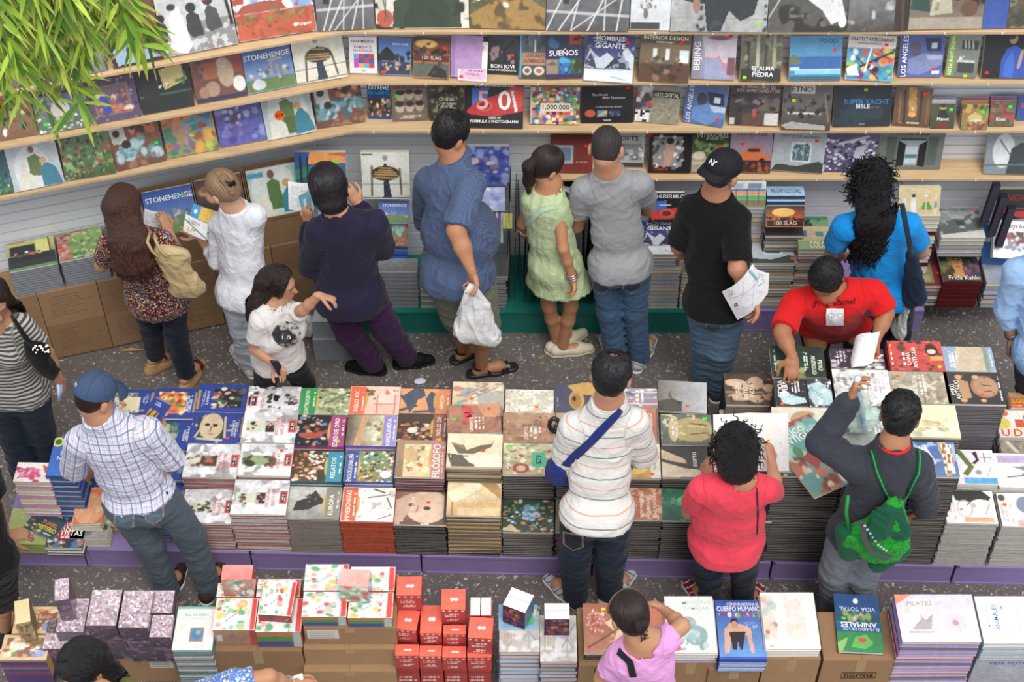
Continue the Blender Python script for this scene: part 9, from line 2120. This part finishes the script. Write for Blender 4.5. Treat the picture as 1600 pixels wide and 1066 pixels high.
# bag of the turquoise woman
yb_ = Yof('turq') - .17
bg_ = thing_blob('shoulder_bag', [cone(A_(1425, 402, yb_), A_(1430, 455, yb_), .045, .085, (.8, .6, 0), .45, .03), cone(A_(1422, 470, yb_), A_(1434, 462, yb_), .05, .05, (.8, .6, 0), .6, .04)], 'denim_bag', 'dark blue denim shoulder bag behind the turquoise tee', 'handbag', .008, (), lambda Q: folds(Q, .012, 60, 8))
mb = MB(); mb.ribbon([A_(1409, 318, yb_ + .12), A_(1414, 345, yb_ + .02), A_(1420, 375, yb_ - .02), A_(1424, 402, yb_ - .01)], .03, (0, -1, .4), .004, '1c2c40'); child_world(mb, 'strap', 'denim_bag', bg_, True)
thing_blob('shopping_bag', [cone(A_(1414, 470, yb_ + .03), A_(1404, 512, yb_ + .03), .05, .075, (1, .3, 0), .4, .03)], 'thin_plastic', 'grey plastic shopping bag below the dark blue shoulder bag', 'plastic bag', .008, (), lambda Q: folds(Q, .014, 70, 9))
# red man: lettering, name card, white sheet
decal_text(r10[0], 'shirt', 1303, 473, '¡Preguntame!', 9, 66, '3c1014', 'shirt_lettering', slope=-.07)
decal(r10[0], 'shirt', 1291, 481, 1318, 507, 'g e8e8ec dcdce4;e .28 .4 .2 .12 3c3c40;e .28 .4 .17 .09 e8e8ec;e .78 .4 .2 .12 3c3c40;e .78 .4 .17 .09 e8e8ec;l .3 .0 .3 .8 .01 6c6c70', 'name_card', lift=.008)
sheet(A_(1325, 578, 6.13), A_(1363, 570, 6.13), A_(1337, 526, 6.26), 'g eeeef0 f4f4f4', 'paper_sheet', 'blank white folded sheet under the red tee mans left hand', 'paper', .035)
sheet(A_(1325, 578, 6.125), A_(1348, 572, 6.08), A_(1337, 526, 6.255), 'g e4e4e8 eeeeee', 'paper_sheet', 'front fold of the blank white sheet before the red tee man', 'paper', .02)
# watch of the pale blue man
J = PEOPLE['paleblue'][1]; c_ = J['wa'] + (J['ea'] - J['wa']) * .14; d_ = nrm(J['ea'] - J['wa']); x_ = nrm(np.cross(d_, [0, 1, 0])); y_ = np.cross(d_, x_)
mb = MB(); mb.ribbon([c_ + (x_ * math.cos(t) + y_ * math.sin(t)) * .036 for t in np.linspace(0, 6.283, 17)], .024, [x_ * math.cos(t) + y_ * math.sin(t) for t in np.linspace(0, 6.283, 17)], .004, '8c9094'); at_root(mb, 'wrist_watch', 'metal', r11[0], True)
# striped woman: black bag with studs, pen
ys = Yof('stripes') - .16
sb_ = thing_blob('shoulder_bag', [cone(A_(58, 555, ys), A_(72, 575, ys), .065, .075, (.4, 1, 0), .6, .03), cone(A_(48, 540, ys), A_(66, 545, ys), .03, .04, (.4, 1, 0), .6, .03)], 'black_pants', 'black studded shoulder bag of the striped top woman', 'handbag', .008, (), lambda Q: folds(Q, .016, 70, 12))
mb = MB()
rr_ = random.Random(4)
for k in range(26):
 q = (50 + rr_.uniform(0, 28), 539 + rr_.uniform(0, 13)); mb.tube([A_(q[0], q[1], ys - .045), A_(q[0], q[1], ys - .062)], .004, "d8d4c8", 6)
child_world(mb, 'stud', 'metal', sb_)
mb = MB(); mb.ribbon([A_(18, 492, ys + .1), A_(30, 512, ys + .0), A_(42, 530, ys - .03), A_(52, 542, ys - .03)], .03, (0, -1, .3), .004, '121214'); child_world(mb, 'strap', 'black_pants', sb_, True)
J = PEOPLE['stripes'][1]; w_ = J['wb']
mb = MB(); mb.tube([A_(91, 602, w_[1] - .05), A_(93, 625, w_[1] - .06)], .010, 'c8d4e8', 8); mb.tube([A_(96, 602, w_[1] - .05), A_(96, 623, w_[1] - .06)], .006, '8ca4cc', 8); thing_mb(mb, 'eyeglasses_case', 'satin', 'small pale blue tube case in the striped top womans hand', 'case', True)
# plaid man: book and cream booklet, belt
yp = Yof('plaid') + .26
a, b_, c_ = A_(222, 650, yp), A_(247, 663, yp), A_(250, 626, yp + .06)
ux = Vector(nrm(b_ - a)); uy = Vector(nrm(c_ - a - npv(ux) * float((c_ - a) @ npv(ux)))); n_ = ux.cross(uy)
book(Vector(a), ux, uy, n_, float(np.linalg.norm(b_ - a)), float(np.linalg.norm(c_ - a)), .02, 'g 1c3c94 2040a0;h .2 .1 .6 .3 3 e8e8f0;r .1 .5 .7 1 c89c3c;l .3 .5 .2 1 .04 2c1c14;l .6 .5 .5 1 .04 2c1c14', 'blue art book held open in the plaid shirt mans right hand', None, spine='l', cov='1c3c94', page='dcdce4', px=40)
quad_sheet([(184, 642), (216, 645), (188, 618)], yp + .02, (0, 0, .04), 'g ece0b0 e8dcac;b .0 .3 .4 .9 12 .1 d89c5c,e8b888,7c3c24;b .5 .85 .8 1 4 .05 3c2c1c', 'cream page of the booklet before the plaid shirt man', name='booklet', cat='booklet')
mb, P_, N_ = strap_on(r13[0], 'trousers', [(172, 785), (205, 793), (235, 787), (264, 770)], .03, '1c1814', 'leather', 'belt', .006)
at_root(mb, 'belt', 'leather', r13[0])
# jean pockets
def pocket(root, x0, y0, x1, y1, c='4a5a6e', sl=0):
 decal(root, 'trousers', x0, y0, x1, y1, 'g %s %s;n 8 .2;l .04 0 .04 .7 .03 a8906c;l .96 0 .96 .7 .03 a8906c;l .04 .7 .5 .98 .03 a8906c;l .96 .7 .5 .98 .03 a8906c;l 0 .05 1 .05 .04 a8906c' % (c, c), 'pocket', mask=lambda u, w: w < .7 + .3 * (1 - abs(u - .5) * 2), slope=sl, nx=18)
pocket(r13[0], 178, 796, 210, 832, '4e6072', 6); pocket(r13[0], 226, 786, 256, 822, '4e6072', -4)
pocket(r7[0], 925, 428, 955, 462, '34485f', 2); pocket(r7[0], 972, 428, 1002, 460, '34485f', -3)
pocket(r14[0], 880, 832, 912, 862, '141e2c', 5)
pocket(r8[0], 1102, 492, 1128, 524, '44586c', 2)
# arm sling
mb, P_, N_ = strap_on(r14[0], 'shirt', [(970, 640), (925, 688), (880, 730)], .045, '1c2c6c', 'navy_cloth', 'strap', .006)
J = PEOPLE['polo'][1]
sl_, sf_ = sdf_mesh([cone(J['ea'] + np.array([0, -.01, .0]), J['ea'] * .4 + J['wa'] * .6, .068, .06, None, 1, .03), cone(J['ea'] + np.array([-.02, -.03, .05]), J['ea'] + np.array([-.02, -.0, -.05]), .062, .078, None, 1, .03)], .008, (), lambda Q: folds(Q, .01, 60, 14))
me = mesh_np('arm_sling', sl_, sf_, np.tile(np.array(hx('1c2c6c')), (len(sl_), 1)), sl_, True); me.materials.append(MATS['navy_cloth']); so = obj('sling_pouch', me); so.parent = r14[0]; so.matrix_parent_inverse = Matrix.Translation(-Vector(r14[0].location))
mb.build('sling_strap', 'navy_cloth', r14[0], Matrix.Translation(-Vector(r14[0].location)), True, uvw=np.concatenate(mb.v))
y = J['ea'][1] + .12
mb = MB(); mb.tube([A_(866 + 8 * math.cos(t), 664 + 10 * math.sin(t), y) for t in np.linspace(0, 6.28, 13)], .012, '2c2420', 7); mb.box(A_(862, 678, y), (.06, 0, 0), (0, .03, 0), (.01, 0, .04), '241c18')
thing_mb(mb, 'camera_case', 'leather', 'small dark brown strap case by the polo mans left shoulder', 'case', True)
# open book of the coral woman
J = PEOPLE['coral'][1]
c_ = (A_(1170, 690, 5.50)); open_book(Vector(c_), Vector((1, .05, 0)).normalized(), Vector((0, .72, .69)).normalized(), Vector((1, .05, 0)).normalized().cross(Vector((0, .72, .69)).normalized()), .21, .31, 'open white paged book held by the curly haired woman in coral', 'g f4f4f4 f0f0f0;h .1 .1 .9 .9 14 dcdce0')
for s_, n_ in (('a', 3),):
 mb = MB(); c_ = J['wa'] + (J['ea'] - J['wa']) * .15; d_ = nrm(J['ea'] - J['wa']); x_ = nrm(np.cross(d_, [0, 1, 0])); y_ = np.cross(d_, x_)
 for k in range(12): t = 6.283 * k / 12; mb.tube([c_ + (x_ * math.cos(t) + y_ * math.sin(t)) * .034, c_ + (x_ * math.cos(t + .3) + y_ * math.sin(t + .3)) * .034], .007, ['5c2c4c', 'c8a8a0', '8c3c4c'][k % 3], 6)
 at_root(mb, 'bracelet', 'satin', r15[0], True)
mb, P_, N_ = strap_on(r15[0], 'shirt', [(1182, 762), (1184, 800), (1182, 838)], .008, '2c1418', 'leather', 'strap', .004)
at_root(mb, 'bag_cord', 'leather', r15[0])
# green backpack
yk = Yof('boy') - .16
BP = lambda px, py, d=0: A_(px, py, yk + d)
bp = empty('backpack', tuple(BP(1370, 880)), 'green woollen drawstring backpack with dark green panels on the boys back', 'backpack')
bp.location.z = BP(1370, 880)[2]
def bchild(name, prims, mat, col=None, nz=None, res=.008):
 v, f = sdf_mesh(prims, res, (), nz); return link_mesh(name, v, f, mat, bp, col, v)
bchild('bag_body', [cone(BP(1352, 838), BP(1378, 852), .125, .135, (0, 1, .2), .6, .04), cone(BP(1388, 812), BP(1396, 790), .10, .05, (0, 1, .2), .7, .05)], 'green_wool', None, lambda Q: folds(Q, .016, 60, 21))
bchild('side_panel', [cone(BP(1322, 832, .0), BP(1326, 862, 0), .06, .06, (.5, 1, 0), .8, .03)], 'green_dark')
bchild('side_panel', [cone(BP(1374, 880, .0), BP(1404, 858, 0), .06, .065, (0, 1, 0), .8, .03)], 'green_dark')
bchild('top_flap', [cone(BP(1384, 800, -.03), BP(1372, 832, -.06), .055, .075, (0, 1, .2), .5, .03), cone(BP(1400, 800, -.02), BP(1408, 835, -.05), .04, .055, (0, 1, .2), .5, .03)], 'green_dark', None, lambda Q: folds(Q, .012, 70, 22))
mb = MB(); mb.ribbon([BP(1348, 815, -.075), BP(1350, 840, -.09), BP(1362, 862, -.09), BP(1390, 872, -.09)], .03, (0, -1, .3), .004, '4c4c54'); mb.build('woven_band', 'matte', bp, Matrix.Translation(-Vector(bp.location)))
mb = MB()
for k in range(9): q = BP(1350 + k * 4.2, 822 + k * 6 - max(0, k - 5) * 3, -.092); mb.tube([q, q + np.array([.006, -.002, .006])], .006, 'b8bcc0', 6)
mb.build('band_stitching', 'matte', bp, Matrix.Translation(-Vector(bp.location)))
for pts in ([(1364, 704), (1372, 740), (1388, 775), (1394, 792)], [(1436, 706), (1434, 740), (1414, 776), (1402, 792)]):
 try:
  mb, P_, N_ = strap_on(r16[0], 'pullover', pts, .022, '0c5428', 'matte', 'strap', .008)
  o = mb.build('strap', 'matte', bp, Matrix.Translation(-Vector(bp.location)))
  mb = MB(); mb.ribbon([p + n * .009 for p, n in zip(P_, N_)], .006, N_, .002, '4c9c6c'); mb.build('strap_trim', 'matte', o)
 except Exception as e: print('strap', e)
mb = MB(); mb.tube([BP(1325, 775, .02), BP(1322, 800, .0), BP(1326, 825, -.02)], .010, '2c8c44', 6); mb.build('strap', 'matte', bp, Matrix.Translation(-Vector(bp.location)), True)
mb = MB()
nb = PEOPLE['boy'][1]['neck']; mb.tube([nb + np.array([math.cos(t) * .072, math.sin(t) * .068 - .005, .018 - .012 * math.sin(t)]) for t in np.linspace(0, 6.283, 21)], .011, 'c8242c', 8); at_root(mb, 'inner_collar', 'matte', r16[0], True)
# green plastic bag lifted from the table
zt = .735
gb = thing_blob('plastic_bag', [ell(A_(1342, 652, 5.68), (.12, .09, .06), None, .04), cone(A_(1341, 642, 5.66), A_(1338, 612, 5.50), .05, .012, None, 1, .05)], 'green_plastic', 'green and blue plastic bag with boxed goods, lifted by the boy', 'plastic bag', .008, (), lambda Q: folds(Q, .02, 70, 31, None, 8, (1, 1, .4)))
J = PEOPLE['boy'][1]; hp0 = J['wa'] + nrm([.15, .2, 1]) * .09
mb = MB(); mb.tube([hp0 + np.array([0, 0, .05]), hp0, hp0 - np.array([-.02, 0, .05])], [.016, .02, .012], '3cb4e0', 8); mb.ribbon([hp0 - np.array([-.02, 0, .05]), A_(1345, 638, 5.62), A_(1352, 676, 5.56)], .03, (0, -1, .6), .003, '3cb4e0'); child_world(mb, 'bag_handle', 'blue_plastic', gb, True)
# pink woman: black bag strap, sunglasses on hair ; others
yq = Yof('pink') - .12
mb, P_, N_ = strap_on(r17[0], 'shirt', [(968, 1018), (985, 1034), (990, 1058)], .032, '141416', 'leather', 'strap', .008)
at_root(mb, 'bag_strap', 'leather', r17[0])
thing_blob('shoulder_bag', [cone(A_(944, 1050, 4.12), A_(962, 1066, 4.12), .05, .07, (0, 1, 0), .6, .03)], 'black_pants', 'black shoulder bag at the pink tee womans left side', 'handbag', .009)
HC, hs, hd, hu, z = r17[5]
mb = MB(); mb.tube([HC + hs * .090 * math.cos(t) + hu * (.04 + .088 * math.sin(t)) + hd * (.02 - .01 * math.sin(t)) for t in np.linspace(0, math.pi, 15)], .005, '6c4c44', 6); at_root(mb, 'head_band', 'satin', r17[0], True)
J = PEOPLE['blueflower'][1]; c_ = J['wb'] + (J['eb'] - J['wb']) * .2; d_ = nrm(J['eb'] - J['wb']); x_ = nrm(np.cross(d_, [0, 1, 0])); y_ = np.cross(d_, x_)
mb = MB(); mb.tube([c_ + (x_ * math.cos(t) + y_ * math.sin(t)) * .036 for t in np.linspace(0, 6.283, 15)], .004, 'd8d0c0', 6); at_root(mb, 'bracelet', 'metal', r19[0], True)
sheet(A_(452, 1072, J['wb'][1] + .02), A_(474, 1062, J['wb'][1] + .02), A_(450, 1062, J['wb'][1] + .05), 'g f0f0f4 f4f4f4', 'paper_sheet', 'small white paper in the blue flowered blouse persons hand', 'paper', .01)
try: decal(r18[0], 'jacket', 152, 1046, 176, 1066, 'g f0f0f4 f4f4f4', 'white_top', lift=.006)
except Exception as e: print(e)
J = PEOPLE['blackhair'][1]
# ================================================================== FLOOR LITTER, BAMBOO
mb = MB(); img, _, _ = paint('g e0e4ec d0d4e0;n 3 .3', 8, 8, 1)
p = atz(657, 597, .004); sv, sf = sdf_mesh([ell(npv(p) + np.array([0, 0, .01]), (.035, .026, .008), None, .01), ell(npv(p) + np.array([-.02, -.01, .012]), (.018, .014, .008), None, .01)], .003, (), lambda Q: folds(Q, .004, 300, 2))
me = mesh_np('paper_scrap', sv - npv(p), sf, np.tile(np.array(hx('d4d8e4')), (len(sv), 1)), sv, False); me.materials.append(MATS['paper']); o = obj('paper_scrap', me); o.location = p; tag(o, 'crumpled white paper scrap on the pavement in front of the orange vase book', 'litter')
p = atz(205, 547, .004); mb = MB(); mb.add([(-.08, -.01, 0), (0, -.018, .006), (.09, .0, .002), (0, .014, .008)], [[0, 1, 2, 3]], hx('a88c5c')); mb.add([(-.08, -.01, .001), (0, .014, .009), (.09, 0, .003), (0, -.018, .007)], [[0, 1, 2, 3]], hx('a88c5c')); o = mb.build('dry_leaf', 'matte'); o.location = p; tag(o, 'long dry bamboo leaf on the pavement at the foot of the cardboard boxes', 'leaf')
p = atz(845, 568, .003); mb = MB(); mb.tube([(0, 0, 0), (.012, .006, .003)], .007, 'c87c2c', 6); mb.tube([(.012, .0, 0), (.02, .006, .003)], .005, '4cb04c', 6); o = mb.build('sweet_wrapper', 'satin'); o.location = p; tag(o, 'tiny orange and green wrapper on the pavement near the cream flats', 'litter')
q = npv(atz(488, 522, 0.0))
thing_blob('plastic_bag', [ell(q + np.array([0, 0, .07]), (.07, .06, .065), None, .03), cone(q + np.array([0, 0, .1]), q + np.array([-.03, 0, .17]), .035, .015, None, 1, .03)], 'thin_plastic', 'clear crumpled plastic bag on the floor by the wrapped parcel', 'plastic bag', .007, (), lambda Q: folds(Q, .02, 90, 41))
m, nt, N, L, B = new_mat('bamboo_leaf')
a_n = attr(nt); L.new(a_n.outputs['Color'], B.inputs['Base Color']); B.inputs['Roughness'].default_value = .45
B.inputs['Transmission Weight'].default_value = 0.0; B.inputs['Subsurface Weight'].default_value = .15
MATS['leaf'] = m
bb = empty('bamboo', tuple(A_(60, -60, 5.3)), 'overhanging green bamboo foliage at the top left corner', 'plant')
rb = random.Random(11); invb = Matrix.Translation(-Vector(bb.location))
twigs = []
for k in range(34):
 x0, y0 = rb.uniform(-60, 170), rb.uniform(-110, -20); Y = rb.uniform(4.9, 5.6)
 x1 = x0 + rb.uniform(-20, 95); y1 = y0 + rb.uniform(90, 235) * (1.0 if x0 < 120 else .8)
 lim = 165 - max(0, x1 - 120) * .62
 y1 = min(y1, lim)
 if x1 > 225: x1 = 225
 twigs.append([A_(x0 + (x1 - x0) * t + 8 * math.sin(t * 4 + k), y0 + (y1 - y0) * (t ** 1.2), Y + .15 * t) for t in np.linspace(0, 1, 7)])
LV, LF, LC = [], [], []
cols = [hx(c) for c in ('8cae2c', 'a8c83c', '6c9424', '527a1c', 'b8d04c', '7ca430', '98b83c', '447018')]
def leaf(p0, d, Lf, w, col):
 d = nrm(d); s_ = nrm(np.cross(d, [rb.uniform(-.4, .4), -1, .5])); n_ = np.cross(s_, d); b0 = len(LV)
 tip = 'd8c87c'
 for i, (t, ww) in enumerate(((0, .12), (.15, .7), (.4, 1), (.7, .72), (1, .02))):
  c_ = p0 + d * Lf * t + np.array([0, 0, -1]) * Lf * .28 * t * t
  for sg in (-1, 0, 1): LV.append(c_ + s_ * w * ww * sg - n_ * (.12 * w if sg == 0 else 0)); LC.append(np.array(col) * (1 if t < .95 else 1) if t < 1 else np.array(hx('c8b860')))
 for i in range(4):
  for j in range(2): a0 = b0 + i * 3 + j; LF.append([a0, a0 + 1, a0 + 4, a0 + 3])
for tw in twigs:
 mb = MB(); mb.tube(tw, [.006 - .0006 * i for i in range(7)], rb.choice(['8c8c4c', '9c7c44', '6c7c34']), 6); mb.build('branch', 'matte', bb, invb, True)
 for i in range(1, 7):
  for r_ in range(7):
   t = rb.random(); p0 = tw[i - 1] * (1 - t) + tw[i] * t
   dv = nrm(tw[i] - tw[i - 1]) * .5 + np.array([rb.uniform(-1, 1), rb.uniform(-.5, .5), rb.uniform(-1, .25)])
   leaf(p0, dv, rb.uniform(.09, .19), rb.uniform(.007, .0125), rb.choice(cols))
me = mesh_np('foliage', np.array(LV), np.array(LF), np.array(LC), None, True); me.materials.append(MATS['leaf']); o = obj('foliage', me); o.parent = bb; o.matrix_parent_inverse = invb
flush_bodies(110)
